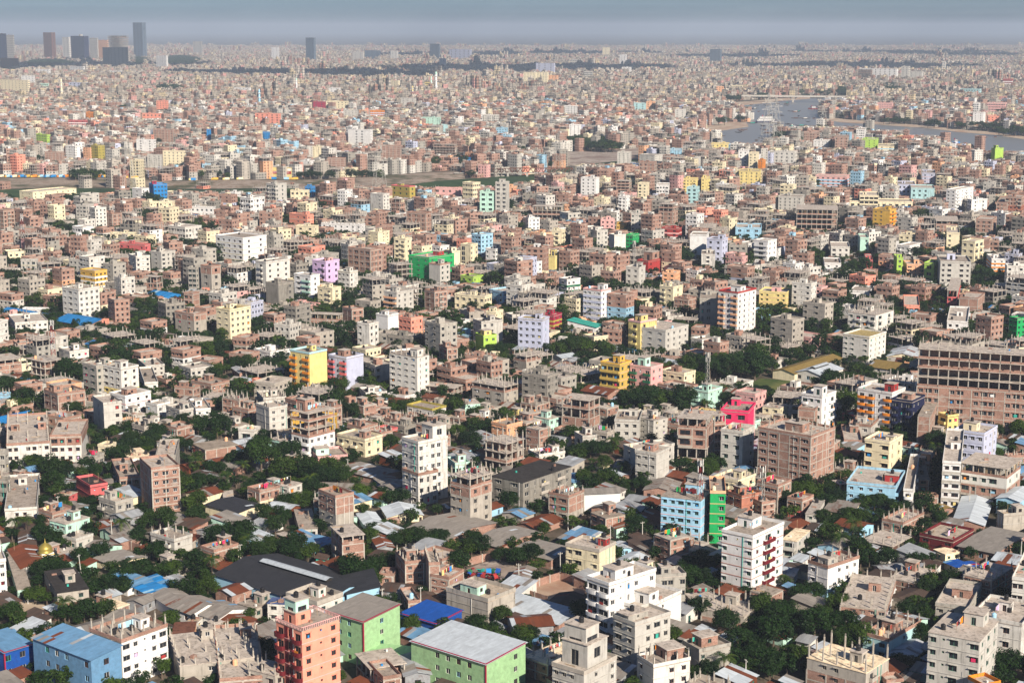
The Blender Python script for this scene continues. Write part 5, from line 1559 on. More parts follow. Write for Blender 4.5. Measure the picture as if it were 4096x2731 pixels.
# canopy patches: centre x, y, half width, half height in the survey tile; p marks palms
PATCH = {
'A0': '340 110 110 60;150 190 80 60 p;240 190 60 60 p;500 260 170 55;460 560 150 80;720 450 80 60;900 400 60 50;720 560 50 60;870 190 90 60;1120 190 60 75 p;1290 240 110 70;1600 60 250 80;1590 330 80 40;1450 400 60 40;1420 540 280 90;1700 500 150 110;2100 240 250 110;1950 520 60 100 p;2290 330 60 90 p;1830 700 150 100;1000 730 170 50;70 930 110 100;330 790 60 50;800 930 220 80;600 960 40 60 p;2130 1110 130 75;2270 1260 60 40;1560 1030 35 40',
'A1': '90 60 100 60;200 120 80 90;350 80 130 50;220 320 180 100;15 380 30 60;60 440 70 25;400 430 120 30;940 540 140 120;1170 480 100 70;1040 250 60 80;1450 270 350 60;2060 250 110 100;2040 350 90 60;1870 470 70 70;2280 420 70 50;1400 1050 130 90;2150 1110 180 80;2290 1000 80 50;70 1250 80 90;1000 40 60 40',
'A2': '1110 110 85 90;100 440 110 60;1700 480 180 80;1680 600 110 90;1690 900 50 70;650 950 40 80;290 195 35 40;60 1210 80 40;200 1200 60 30;30 1030 60 80;2000 1030 130 120;2250 1080 120 100;2300 850 60 130;2150 1220 110 110;2270 1380 100 100;1950 1450 110 110 p;1500 1180 50 50;1750 1540 110 45;930 1040 60 30',
'A3': '700 60 250 80;560 200 120 130;660 310 80 100 p;770 190 70 80 p;800 330 70 100;1030 430 150 100;1600 90 120 70;370 740 130 100;100 900 100 100;300 1000 250 120;600 1050 250 150;850 1150 200 120;100 1150 120 150;90 1400 120 130;300 1350 100 100;1350 900 150 90;1500 720 90 60;1650 650 80 70;2200 1390 130 170;1420 1130 60 80;650 880 90 70',
'B0': '130 430 130 80;240 520 90 110;400 400 100 60;680 290 100 100;680 630 110 60;1030 40 120 60;1560 150 60 80 p;1880 120 220 90;2200 200 110 80;1870 260 150 60;2190 420 60 80 p;2250 510 80 80;1450 580 60 40;740 740 80 60;830 880 70 100 p;1110 820 110 70;1280 900 130 80;1450 850 90 80;1250 960 150 70;1620 960 150 70;1920 780 170 120;1700 740 60 60;1180 1070 90 60;570 1190 140 110;210 1220 80 50;330 1150 60 40;400 1330 150 100;200 1400 110 100;820 1210 110 60;1800 1150 60 90 p;2080 1280 100 120 p;2230 1180 80 110 p;2200 1080 150 100;1980 1190 80 60;1710 1290 80 90;1880 1310 90 60;820 1490 110 60;1050 1440 70 70;1560 1500 80 50;1840 1450 100 80;500 1510 110 50;2270 1360 70 60',
'B1': '1060 200 90 80;1050 330 60 80 p;720 420 110 50;240 260 100 60;230 260 50 70 p;350 490 80 60;560 500 60 40;800 540 110 60;880 640 130 80;1060 560 60 100 p;1310 610 80 80;1800 600 100 90;1510 40 80 40;1720 300 60 70;2150 90 100 60;1960 200 130 60;2130 210 60 60 p;2030 700 80 40;2090 790 100 60;1830 860 60 50;1960 910 70 60;100 1100 150 150;350 1020 150 80;300 1200 200 120;550 1180 180 100;700 1250 180 90;480 1350 110 80;500 1330 80 80 p;150 1380 150 80;350 1450 150 80;1280 1440 90 80;920 1410 70 60;2290 1480 60 80;40 950 60 80;1210 950 50 40;2320 740 50 70 p',
'B2': '640 60 270 80;380 90 80 70;1950 230 380 140;1650 250 100 120;2200 150 150 130;1500 340 60 60;1300 550 330 110;880 640 70 80;300 720 70 60;900 800 60 60;790 1000 100 80;930 960 80 90 p;550 870 50 60;590 1065 90 30;760 1290 180 50;1120 1320 120 70;1830 1140 80 90;1850 1220 90 40;590 370 60 70 p;970 120 100 30;2290 470 60 60;2000 560 90 50;1950 500 60 50 p;870 1180 50 40;2300 20 100 30',
'B3': '180 60 220 100;330 100 80 60;660 380 130 80;220 560 130 80;720 560 100 140;60 540 60 70;60 220 60 70;840 270 90 60;1270 350 90 70;1000 370 80 30;1510 920 70 70;1530 1020 60 80 p;690 1120 110 60;640 990 50 40;1270 1110 60 70;1290 1180 60 60 p;290 1390 120 90;490 1370 110 80;120 1410 90 60;280 1490 130 70;480 1510 120 60;640 1460 70 60;1020 1500 80 70;900 1540 110 40;1180 1550 90 40;2280 820 90 80;2130 1030 60 70;2120 830 30 60;1580 1220 60 80',
'C0': '780 50 110 70;650 290 50 60;790 270 50 50;980 340 60 40;1400 260 60 60;440 440 100 50;560 530 110 60;570 520 50 60 p;1290 430 70 60;1300 440 50 60 p;1760 700 140 60;1930 760 60 100;1900 550 110 80;1920 580 50 70 p;2250 480 100 60;870 580 60 40 p;750 630 40 40 p;1040 760 60 60 p;1140 770 60 50;1340 790 60 50;600 1000 120 70;310 950 60 60 p;100 980 90 80;90 990 50 80 p;1270 1070 50 40;1350 930 60 40;1330 1210 80 60;1480 1240 80 40;1330 1350 90 60;1330 1370 60 70 p;1330 1440 130 50;760 1530 80 40;220 1470 60 50;1750 1530 120 50;2030 1520 80 60 p;1240 1530 100 30;2170 310 60 60;960 40 100 40',
'C1': '700 180 50 30;320 330 80 50;560 340 90 50;660 340 35 40;640 410 80 50;730 400 50 50 p;960 380 60 50 p;1420 300 50 70;1250 460 60 70;1320 530 50 50;510 650 130 60;430 760 60 40;700 780 110 80;1200 840 60 70;1680 745 60 40;1200 1030 50 70 p;1070 1120 40 50 p;1500 1180 60 60;1720 1420 120 110;690 1470 110 90;400 1450 150 60;390 1250 70 70 p;160 1290 60 60 p;530 1240 50 50 p;350 1510 60 60 p;100 1400 100 50;1100 1330 80 70;1390 1370 80 60;1900 1340 100 40;2060 1330 60 40;2250 1010 100 80;2250 1100 80 50;1950 1460 50 60;2280 1500 70 50;870 1450 60 40;2150 300 60 50;560 40 200 40;1000 40 180 45',
'C2': '830 270 60 50;300 220 70 50;60 280 60 50;650 280 50 40;760 320 50 60;840 440 40 50;380 480 25 60;130 640 60 50;670 690 60 80;820 745 170 50;730 810 50 40;960 745 50 40;1180 700 50 40;1400 760 90 70;1540 790 90 90;1540 800 60 80 p;1960 850 50 80 p;2100 920 110 60;2200 770 30 50;1850 1020 100 90;1320 940 60 50;970 1090 110 80;700 1040 70 60;540 910 60 50;950 1180 80 70;500 1220 60 80 p;590 1220 60 70 p;430 1210 50 60 p;350 1220 60 60;950 1300 80 60;1150 1270 110 80;1500 1300 80 60;1600 1370 120 50;1050 1400 120 60;1850 1510 170 60;1700 1460 60 50;480 1540 100 50;700 1540 100 50;740 1350 50 40 p;2300 1350 60 100;1230 1080 60 60 p;2100 1430 50 50',
'C3': '60 220 70 40;510 190 60 40;1080 240 60 50;1450 430 60 110;1590 390 50 50 p;1430 770 80 80;860 880 70 70;800 990 140 80;730 900 50 40;540 1010 45 65 p;680 1130 90 80;190 930 50 40;1020 1140 50 40;880 1220 110 50;700 1210 70 60;330 1180 90 50;570 1320 100 80;460 1390 60 70 p;630 1320 50 60 p;120 1340 120 80;280 1450 130 80;100 1500 100 60;500 1540 150 40;1350 1350 130 60;1570 1200 70 70 p;1630 1180 60 70 p;2000 950 120 60;2180 990 120 80;2100 1090 100 60;2250 720 140 70;2120 660 60 60;1830 590 40 60;2130 540 40 50 p;1180 1450 50 50;2080 1440 70 60;1100 990 50 30;470 700 60 50;1840 1490 60 40',
'D0': '1200 1010 100 50;860 1010 50 40;1540 1040 90 40;1880 1045 70 40;1500 820 180 30;450 590 260 45;60 660 80 40;1280 570 110 60;1650 560 220 50;1730 1100 60 25;200 1470 100 40;360 1470 60 40;480 1530 50 50;1270 1510 30 50;1590 1530 40 25;2160 1430 50 30;1000 1530 130 30;1900 1550 150 30;100 1540 110 40',
'D1': '1440 1400 100 60;1600 1500 110 50;1800 1500 80 40;1850 1390 50 30;2040 1520 80 40;2230 1410 70 45;640 1550 70 30;430 1000 40 25;415 830 30 22;1420 1020 50 25;1000 1410 40 30;1900 1460 60 40;2150 1500 70 40;1250 1560 120 25',
'D2': '560 1310 110 70;740 1320 150 75;900 1350 110 55;60 1400 65 50;360 1370 60 50;280 1440 50 40;1460 1270 60 40;1630 1190 40 30;1940 1120 65 35;2040 905 70 30;1830 930 60 30;1790 1270 40 25;2290 880 60 40;1310 870 25 15;1720 845 30 20;500 750 30 25;330 1460 60 30',
'D3': '60 725 30 45;140 740 30 30;300 488 45 14;400 470 40 25;530 472 30 20;650 460 60 22;740 470 30 20;1020 447 45 16;870 650 40 22;630 635 40 20;1040 660 60 20;1180 665 80 25;1270 690 80 25;340 580 30 18;420 585 20 15;700 635 40 18;1030 778 50 18;550 690 40 12;680 715 40 12;760 735 50 10;290 665 40 9;470 690 30 12;780 600 25 15;1220 580 25 12;200 500 20 10;620 520 40 14;930 770 20 15;1000 470 15 8',
}
FA = np.array(FOOT)
def hits_foot(X, Y, margin):
    c, s = np.cos(FA[:, 2]), np.sin(FA[:, 2])
    dx, dy = X - FA[:, 0], Y - FA[:, 1]
    lx, ly = dx * c + dy * s, -dx * s + dy * c
    return bool(np.any((np.abs(lx) < FA[:, 3] + margin) & (np.abs(ly) < FA[:, 4] + margin)))
rt = random.Random(77)
cand, palms = [], []
for tile, txt in PATCH.items():
    for e in txt.split(';'):
        f = e.split()
        x, y, hw, hh = [float(v) for v in f[:4]]
        s = TILE[tile][2]
        gx, gy = tpx(tile, x, y)
        hw, hh = hw / s, hh / s
        ybot = gy + hh
        Yd = dist_of(ybot)
        pxm = F / math.hypot(Yd, CAMH)
        sinD = CAMH / math.hypot(Yd, CAMH)
        if len(f) > 4:
            X, Y = unproj(gx, ybot + 4 * pxm * .0)
            palms.append((X, Y, min(max(2 * hh / pxm * .75, 6.5), 13)))
            continue
        ht = min(max(2 * hh / pxm * 1.05, 6.0), rt.uniform(11.0, 16.0))
        depth_px = max(0.0, 2 * hh - ht * pxm * .95)
        r0 = ht * .40
        ncol = max(1, int(round(2 * hw / (r0 * 1.5 * pxm))))
        nrow = 1 + int(depth_px / max(1.0, r0 * 1.5 * pxm * sinD))
        nrow = min(nrow, 9); ncol = min(ncol, 14)
        for i in range(nrow):
            for j in range(ncol):
                fy = (i + rt.uniform(.1, .6)) / nrow
                fx = ((j + rt.uniform(.2, .8)) / ncol * 2 - 1)
                # ellipse outline
                if nrow > 1 and abs(fx) > 1.15 * math.sqrt(max(.05, 1 - (2 * fy - 1) ** 2)) : continue
                py = ybot - fy * depth_px
                for k in range(9):
                    X, Y = unproj(gx + fx * hw * .93 + rt.uniform(-1, 1) * k * 2, py + rt.uniform(-1, 1) * k * 1.5)
                    if not hits_foot(X, Y, .3): break
                else:
                    continue
                h = ht * rt.uniform(.82, 1.15)
                cand.append((X, Y, h, h * rt.uniform(.46, .60)))
# keep trees apart
kept = []
for t in sorted(cand, key=lambda t: t[1]):
    if all((t[0] - k[0]) ** 2 + (t[1] - k[1]) ** 2 > (.40 * (t[3] + k[3])) ** 2 for k in kept[-260:]): kept.append(t)
FAR_TREES = []
for i, (X, Y, h, r) in enumerate(kept):
    TREES.append((X, Y, r))
    if i < 330:
        o = make_tree(X, Y, h, r, i)
        size = 'large' if h > 11 else ('small' if h < 7 else 'leafy')
        reg(o, 'tree', None, rt.choice([size + ' dark green tree', size + ' broadleaf tree', size + ' round-crowned tree']), X, Y, h * .6, 'broadleaf trees')
    else:
        FAR_TREES.append((X, Y, h, r))
for i, (X, Y, h) in enumerate(palms):
    o = make_palm(X, Y, h, i)
    TREES.append((X, Y, 2.0))
    reg(o, 'palm tree', None, rt.choice(['tall coconut palm', 'coconut palm', 'feathery palm']), X, Y, h * .8, 'coconut palms')
print('trees', len(kept), 'palms', len(palms))

# ------------------------------------------------------------------ the rest of the fabric
rs = np.random.RandomState(5)
def lattice(d0, d1, step, ang, seed, wid=.335):
    r = np.random.RandomState(seed)
    n = int(d1 * 1.2 / step)
    i, j = np.meshgrid(np.arange(-n, n + 1), np.arange(-n, n + 1))
    c, s = math.cos(ang), math.sin(ang)
    x = (i * c - j * s).ravel() * step
    y = (i * s + j * c).ravel() * step
    k = (y > d0) & (y < d1) & (np.abs(x) < wid * y + 14)
    x, y = x[k], y[k]
    x = x + r.uniform(-.22, .22, len(x)) * step
    y = y + r.uniform(-.22, .22, len(y)) * step
    return x, y
def proj_np(X, Y, Z):
    dz = Z - CAMH
    dep = Y * ct - dz * st
    return 2048 + F * X / dep, 1365.5 - F * (Y * st + dz * ct) / dep
def free(X, Y, margin):
    ok = np.ones(len(X), bool)
    for (cx, cy, rz, hx, hy, h) in FOOT:
        c, s = math.cos(rz), math.sin(rz)
        dx, dy = X - cx, Y - cy
        ok &= ~((np.abs(dx * c + dy * s) < hx + margin) & (np.abs(-dx * s + dy * c) < hy + margin))
    px, py = proj_np(X, Y, np.zeros(len(X)))
    for poly in EXCL: ok &= ~inpoly(px, py, poly)
    return ok
LMA = np.array(LM)
def allowed_height(X, Y, half):
    """tallest filler that still leaves the surveyed buildings behind it in view"""
    px, _ = proj_np(X, Y, np.zeros(len(X)))
    pxm = F / np.hypot(Y, CAMH)
    lim = np.full(len(X), -1e9)
    for (x0, x1, yt, yl, D) in LM:
        m = (D > Y) & (px + half * pxm > x0) & (px - half * pxm < x1) & (D < Y * 2.2)
        lim[m] = np.maximum(lim[m], yl)
    q = (1365.5 - lim) / F
    hmax = CAMH + Y * (q * ct - st) / (ct + q * st)
    hmax[lim < 0] = 99
    return hmax
def hits_now(X, Y, margin):
    for (cx, cy, rz, hx, hy, h) in FOOT[-400:] + FOOT[:1]:
        c, s_ = math.cos(rz), math.sin(rz)
        dx, dy = X - cx, Y - cy
        if abs(dx * c + dy * s_) < hx + margin and abs(-dx * s_ + dy * c) < hy + margin: return True
    return False
# --- near: every house and shed is a thing of its own
tx = np.array([(t[0], t[1], t[2]) for t in TREES])
def tree_clear(X, Y, k):
    ok = np.ones(len(X), bool)
    for (a, b, r) in tx:
        if b > Y.max() + 20: continue
        ok &= (X - a) ** 2 + (Y - b) ** 2 > (r * k + 2.2) ** 2
    return ok
NX, NY = lattice(372, 700, 11.0, R(39), 3)
k = free(NX, NY, 3.6) & tree_clear(NX, NY, .55)
NX, NY = NX[k], NY[k]
NH = allowed_height(NX, NY, 5)
order = np.argsort(NY)
rn = random.Random(9)
n_shed = n_house = 0
REST = []
for i in order:
    X, Y, hm = float(NX[i]), float(NY[i]), float(NH[i])
    if rn.random() < .07: continue
    a = R(39 + rn.gauss(0, 5))
    shed = rn.random() < .60 or hm < 4.5
    if hm < 1.0 and rn.random() < .5: continue
    L1, L2 = rn.uniform(5.5, 9.5), rn.uniform(5.5, 9.5)
    fx, fy = X + math.cos(a) * L1 / 2 - math.sin(a) * L2 / 2, Y - math.sin(a) * L1 / 2 - math.cos(a) * L2 / 2
    if shed and n_shed < 230:
        n_shed += 1
        rf = rn.choice(['tin', 'asb', 'rust', 'asb', 'umber', 'rust', 'paletin', 'tin', 'bluetin', 'umber'])
        wc = rn.choice(['brick', 'tin', 'offw', 'brick', 'conc', 'mint', 'sky', 'rust', 'cream'])
        op = {'mono': ''} if rn.random() < .45 else {}
        if rn.random() < .5: op['ridge'] = rn.choice('xy')
        op['patch'] = rn.choice([.05, .15, .3])
        op['sw'] = 1.6
        o = make_shed('tin_shed', fx, fy, a, L1, L2, rn.uniform(2.4, 3.1), rf, wc, op, 5000 + int(i))
        reg(o, 'shed', None, rn.choice(['small', 'low', 'little']) + ' ' + CN[rf][1] + ' shed with ' + (CN[wc][1] + ' walls'), X, Y, 3, 'tin-roofed sheds')
    elif n_house < 170:
        n_house += 1
        n = max(1, min(rn.choice([1, 1, 2, 2, 2, 3]), int((hm + .8) / 3.0)))
        fl = rn.choice(['b' * n, 'b' * n, 'p' * n, 'p' * (n - 1) + 'b', 'c' * n]) if n > 1 else rn.choice('bpc')
        cl = rn.choice(['offw', 'lgrey', 'grey', 'cream', 'dgrey', 'mint', 'peach', 'lgrey', 'white', 'aqua', 'rose', 'yellow'])
        op = {}
        if rn.random() < .3: op['cols'] = '1.8'
        if rn.random() < .4: op['par'] = 'none'
        o = make_building('brick_house' if 'b' in fl else 'house', fx, fy, a, L1, L2, n * 3.0, fl, cl, 'offw', op, 6000 + int(i))
        mat = 'brick' if fl.count('b') > n / 2 else (CN[cl][1] if 'p' in fl else 'concrete')
        reg(o, 'house', None, 'low ' * (n == 1) + mat + ' ' + NUM[n] + '-storey house' + (' with roof posts' if 'cols' in op else ''), X, Y, n * 2, 'small houses')
    else:
        REST.append(i)
HX, HY = lattice(372, 640, 7.6, R(41), 17)
k = free(HX, HY, 2.4) & tree_clear(HX, HY, .45)
for i in np.argsort(HY[k])[:150]:
    X, Y = float(HX[k][i]), float(HY[k][i])
    if hits_now(X, Y, 2.2) or rn.random() < .2: continue
    a = R(39 + rn.gauss(0, 6)); L1, L2 = rn.uniform(3.4, 5.2), rn.uniform(3.4, 5.2)
    fx, fy = X + math.cos(a) * L1 / 2 - math.sin(a) * L2 / 2, Y - math.sin(a) * L1 / 2 - math.cos(a) * L2 / 2
    rf = rn.choice(['tin', 'asb', 'rust', 'umber', 'rust', 'paletin', 'bluetin'])
    wc = rn.choice(['brick', 'tin', 'offw', 'conc', 'rust', 'mint'])
    o = make_shed('tin_hut', fx, fy, a, L1, L2, rn.uniform(2.1, 2.6), rf, wc, {'mono': '', 'sw': 1.4}, 7000 + int(i))
    reg(o, 'hut', None, 'tiny ' + CN[rf][1] + ' lean-to hut with ' + CN[wc][1] + ' walls', X, Y, 2, 'lean-to huts')
print('near sheds', n_shed, 'houses', n_house, 'rest', len(REST))

# --- beyond: building types, instanced as one mass of city fabric
def proto_building(seed, n, style):
    """one merged mesh: slots plaster, glass, roof, brick, concrete, tank"""
    rnd = random.Random(seed)
    mb = MB()
    L1, L2 = rnd.uniform(8.5, 11.5), rnd.uniform(8.5, 11.5)
    fh = 3.05
    pats = {'L': auto_pat(L1, rnd, True).replace('b', 'g'), 'R': auto_pat(L2, rnd, False).replace('b', 'g')}
    nopen = {'frame': n, 'topopen': 1}.get(style, 0)
    nb = {'brick': n, 'mixed': max(1, n // 2)}.get(style, 0)
    nw = n - nopen
    if style == 'brick': segs = [(0, nw, 3)]
    elif style == 'mixed': segs = [(0, nw - nb, 0), (nw - nb, nw, 3)]
    else: segs = [(0, nw, 0)]
    for a, b, m in segs:
        if b > a: wall_into(mb, L1, L2, [k * fh for k in range(a, b)], fh, pats, m, True, 1)
    for k in range(1, n):
        if k <= nw:
            x, y, z = L2 / 2 + .07, L1 / 2 + .07, k * fh
            mb.box(-x, -y, z - .1, x, -y + .05, z + .1, 4); mb.box(-x, -y + .05, z - .1, -x + .05, y, z + .1, 4)
    for k in range(nw, n):
        for p in range(4):
            for q in range(4):
                px, py = -L2 / 2 + .2 + (L2 - .4) * p / 3, -L1 / 2 + .2 + (L1 - .4) * q / 3
                mb.box(px - .18, py - .18, k * fh, px + .18, py + .18, (k + 1) * fh - .2, 4)
        mb.box(-L2 / 2 - .35, -L1 / 2 - .35, (k + 1) * fh - .2, L2 / 2 + .35, L1 / 2 + .35, (k + 1) * fh, 2)
        mb.box(-L2 / 2 + 1, 0, k * fh, L2 / 2 - 1, .15, (k + 1) * fh - .21, 3)
    h = n * fh
    if nopen == 0:
        mb.box(-L2 / 2 - .15, -L1 / 2 - .15, h, L2 / 2 + .15, L1 / 2 + .15, h + .18, 2)
        x, y, z, t = L2 / 2 + .1, L1 / 2 + .1, h + .18, .16
        pm = 3 if style in ('brick', 'mixed') else 0
        mb.box(-x, -y, z, x, -y + t, z + .85, pm); mb.box(-x, y - t, z, x, y, z + .85, pm)
        mb.box(-x, -y + t, z, -x + t, y - t, z + .85, pm); mb.box(x - t, -y + t, z, x, y - t, z + .85, pm)
        if rnd.random() < .75:
            wall_into(mb, 3.2, 3.0, [h + .18], 2.5, {'L': 'd', 'R': 'n'}, 3 if rnd.random() < .4 else 0, False, 1, rnd.uniform(-1.5, 2), rnd.uniform(-1, 2.5))
            # its cap
        if rnd.random() < .6: mb.lathe([(.0, z), (.62, z), (.62, z + 1.1), (.2, z + 1.4)], 8, 5, rnd.uniform(-3, 3), rnd.uniform(-3, 3))
    if nopen or rnd.random() < .28:
        for p in range(4):
            for q in range(4):
                if 0 < p < 3 and 0 < q < 3: continue
                px, py = -L2 / 2 + .4 + (L2 - .8) * p / 3, -L1 / 2 + .4 + (L1 - .8) * q / 3
                mb.box(px - .16, py - .16, h + .1, px + .16, py + .16, h + rnd.uniform(1.2, 2.4), 4)
    return mb.mesh('block_type', ['iplaster', 'glass', 'roof', 'ibrick', 'iconc', 'tank'])
def proto_shed(seed):
    rnd = random.Random(seed)
    mb = MB()
    L1, L2, h = rnd.uniform(7, 10), rnd.uniform(7, 10), 2.7
    wall_into(mb, L1, L2, [0], h, {'L': rnd.choice(['nw', 'dn', 'wd']), 'R': rnd.choice(['wn', 'nd'])}, rnd.choice([3, 0, 2]), False, 1)
    x, y, r = L2 / 2 + .4, L1 / 2 + .4, 1.0
    n = 6
    for k in range(n):
        y0, y1 = -y + 2 * y * k / n, -y + 2 * y * (k + 1) / n
        dz = .03 * (k % 2)
        m0, m1 = rnd.choice([0, 0, 0, 4]), rnd.choice([0, 0, 0, 4])
        mb.quad((-x, y0, h - .1 + dz), (0, y0, h + r + dz), (0, y1, h + r + dz), (-x, y1, h - .1 + dz), 6 if m0 == 0 else 4)
        mb.quad((0, y0, h + r + dz), (x, y0, h - .1 + dz), (x, y1, h - .1 + dz), (0, y1, h + r + dz), 6 if m1 == 0 else 4)
    mb.tri((-x, -y + .4, h), (x, -y + .4, h), (0, -y + .4, h + r), 3)
    return mb.mesh('shed_type', ['iplaster', 'glass', 'roof', 'ibrick', 'iconc', 'tank', 'itin'])
def proto_tree(seed, palm=False):
    mb = MB()
    mb.lathe([(.3, 0), (.16, 4.5)], 6, 1)
    crown_mesh(seed, 20, 40, .10, .75, mb=mb, mi=0, z0=5.4, sc=3.9)
    return mb.mesh('tree_type', ['leaf', 'bark'])
def proto_quarter(seed):
    """a far city quarter: 5 x 5 simple houses with window recesses read as one"""
    rnd = random.Random(seed)
    mb = MB()
    for i in range(5):
        for j in range(5):
            if rnd.random() < .06: continue
            cx, cy = (i - 2) * 13 + rnd.uniform(-2, 2), (j - 2) * 13 + rnd.uniform(-2, 2)
            w, d = rnd.uniform(4, 6.3), rnd.uniform(4, 6.3)
            n = rnd.choice([1, 2, 2, 3, 3, 4, 4, 4, 5, 6])
            m = rnd.choice([0, 0, 1, 1, 2, 3, 3, 3, 4, 5, 5, 6, 6])
            h = n * 3.05
            mb.box(cx - w, cy - d, 0, cx + w, cy + d, h, m, False)
            for k in range(n):
                for s in range(3):
                    px = cx - w + (s + .5) * 2 * w / 3
                    mb.box(px - .8, cy - d - .05, k * 3.05 + .9, px + .8, cy - d + .1, k * 3.05 + 2.3, 7, False)
                    py = cy - d + (s + .5) * 2 * d / 3
                    mb.box(cx - w - .05, py - .8, k * 3.05 + .9, cx - w + .1, py + .8, k * 3.05 + 2.3, 7, False)
            mb.box(cx - w + .3, cy - d + .3, h, cx - w + 3.5, cy - d + 3.5, h + 2.4, rnd.choice([m, 5, 6]), False)
            mb.box(cx - w - .2, cy - d - .2, h, cx + w + .2, cy - d + .1, h + .9, rnd.choice([m, 6]), False)
    return mb.mesh('quarter_type', [FARM[k] for k in ('offw', 'lgrey', 'cream', 'brick', 'pink', 'grey', 'conc')] + ['glass'])
FARM = {}
for kk in ('offw', 'lgrey', 'cream', 'pink', 'grey', 'conc'):
    FARM[kk] = mat_flat('far_wall_' + kk, tuple(v * w_ for v, w_ in zip(rgb(kk), (.74, .69, .64))), .9, 0, .3, .15)
FARM['brick'] = mat_flat('far_wall_brick', (.34, .19, .135), .9, 0, .35, .2)

def scatter(name, label, cat, protos, X, Y, rot, scl, idx, tint):
    pc = bpy.data.collections.new(name + '_types')
    for k, me in enumerate(protos):
        po = bpy.data.objects.new('%s_type_%03d' % (name, k), me)
        pc.objects.link(po)
    me = bpy.data.meshes.new(name)
    n = len(X)
    co = np.zeros((n, 3), np.float32)
    co[:, 0], co[:, 1] = X, Y
    me.vertices.add(n)
    me.vertices.foreach_set('co', co.ravel())
    at = me.attributes.new('rot', 'FLOAT_VECTOR', 'POINT')
    rv = np.zeros((n, 3), np.float32); rv[:, 2] = rot
    at.data.foreach_set('vector', rv.ravel())
    at = me.attributes.new('scl', 'FLOAT_VECTOR', 'POINT')
    at.data.foreach_set('vector', np.asarray(scl, np.float32).ravel())
    at = me.attributes.new('idx', 'INT', 'POINT')
    at.data.foreach_set('value', np.asarray(idx, np.int32))
    at = me.attributes.new('tint', 'FLOAT_COLOR', 'POINT')
    at.data.foreach_set('color', np.asarray(tint, np.float32).ravel())
    o = bpy.data.objects.new(name, me)
    COL.objects.link(o)
    ng = bpy.data.node_groups.new(name, 'GeometryNodeTree')
    ng.interface.new_socket('Geometry', in_out='INPUT', socket_type='NodeSocketGeometry')
    ng.interface.new_socket('Geometry', in_out='OUTPUT', socket_type='NodeSocketGeometry')
    nd, lk = ng.nodes, ng.links
    gi, go = nd.new('NodeGroupInput'), nd.new('NodeGroupOutput')
    ip = nd.new('GeometryNodeInstanceOnPoints')
    ci = nd.new('GeometryNodeCollectionInfo')
    ci.inputs['Collection'].default_value = pc
    ci.inputs['Separate Children'].default_value = True
    ci.inputs['Reset Children'].default_value = True
    def attr(nm, ty):
        a = nd.new('GeometryNodeInputNamedAttribute')
        a.data_type = ty
        a.inputs['Name'].default_value = nm
        return a.outputs['Attribute']
    e2r = nd.new('FunctionNodeEulerToRotation')
    lk.new(attr('rot', 'FLOAT_VECTOR'), e2r.inputs[0])
    lk.new(gi.outputs[0], ip.inputs['Points'])
    lk.new(ci.outputs[0], ip.inputs['Instance'])
    ip.inputs['Pick Instance'].default_value = True
    lk.new(attr('idx', 'INT'), ip.inputs['Instance Index'])
    lk.new(e2r.outputs[0], ip.inputs['Rotation'])
    lk.new(attr('scl', 'FLOAT_VECTOR'), ip.inputs['Scale'])
    lk.new(ip.outputs[0], go.inputs[0])
    md = o.modifiers.new('scatter', 'NODES')
    md.node_group = ng
    o['kind'] = 'stuff'
    o['label'] = label
    o['category'] = cat
    return o
STY = ['plain', 'brick', 'mixed', 'topopen']
PROTO, PFL = [], []
for n in range(1, 8):
    for q, sty in enumerate(STY + (['frame'] if n in (2, 4) else []) + ['plain']):
        PROTO.append(proto_building(n * 10 + q, n, sty)); PFL.append(n)
NSH = 5
SH0 = len(PROTO)
PROTO += [proto_shed(s) for s in range(NSH)]; PFL += [0] * NSH
PFL = np.array(PFL)
MX, MY = lattice(660, 3300, 12.2, R(39), 8)
near_rest = np.array(REST, int)
k = free(MX, MY, 5.2)
MX, MY = MX[k], MY[k]
FT = np.array([(t[0], t[1], t[2]) for t in TREES if t[1] < 3400])
ok = np.ones(len(MX), bool)
for (a, b, r) in FT:
    ok &= (MX - a) ** 2 + (MY - b) ** 2 > (r * .8 + 3.5) ** 2
MX, MY = MX[ok], MY[ok]
MX = np.concatenate([MX, NX[near_rest]]); MY = np.concatenate([MY, NY[near_rest]])
MH = allowed_height(MX, MY, 5.5)
n = len(MX)
want = np.where(MY < 1000, rs.choice([0, 0, 1, 2, 2, 3, 3, 4, 5], n), np.where(MY < 1600, rs.choice([0, 1, 2, 3, 3, 4, 4, 5, 6], n), rs.choice([1, 2, 3, 4, 4, 5, 5, 6, 7], n)))
cap = np.floor((MH + .6) / 3.05).astype(int)
lev = np.maximum(0, np.minimum(want, cap))
keep = (rs.uniform(0, 1, n) > .04) & ~((MH < -4) & (rs.uniform(0, 1, n) < .6))
# some plots are gardens
gard = keep & (rs.uniform(0, 1, n) < np.where(MY < 1150, .28, np.where(MY < 1700, .15, .06))) & (MH > 3)
bl = keep & ~gard
idx = np.zeros(n, int)
for L in range(0, 8):
    m = lev == L
    opts = np.where(PFL == L)[0]
    idx[m] = rs.choice(opts, m.sum())
TINTS = ['offw'] * 5 + ['lgrey'] * 6 + ['grey'] * 5 + ['cream'] * 4 + ['conc'] * 5 + ['dgrey'] * 2 + ['white'] * 3 + ['pink', 'peach', 'sky', 'cream', 'salmon', 'lav']
STINT = ['tin', 'asb', 'rust', 'rust', 'umber', 'asb', 'paletin', 'bluetin', 'blue']
tc = np.array([rgb(t) for t in TINTS]); stc = np.array([rgb(t) for t in STINT])
tint = np.ones((n, 4))
tint[:, :3] = tc[rs.randint(0, len(tc), n)]
ms = lev == 0
tint[ms, :3] = stc[rs.randint(0, len(stc), ms.sum())]
tint[:, :3] *= rs.uniform(.85, 1.08, (n, 1))
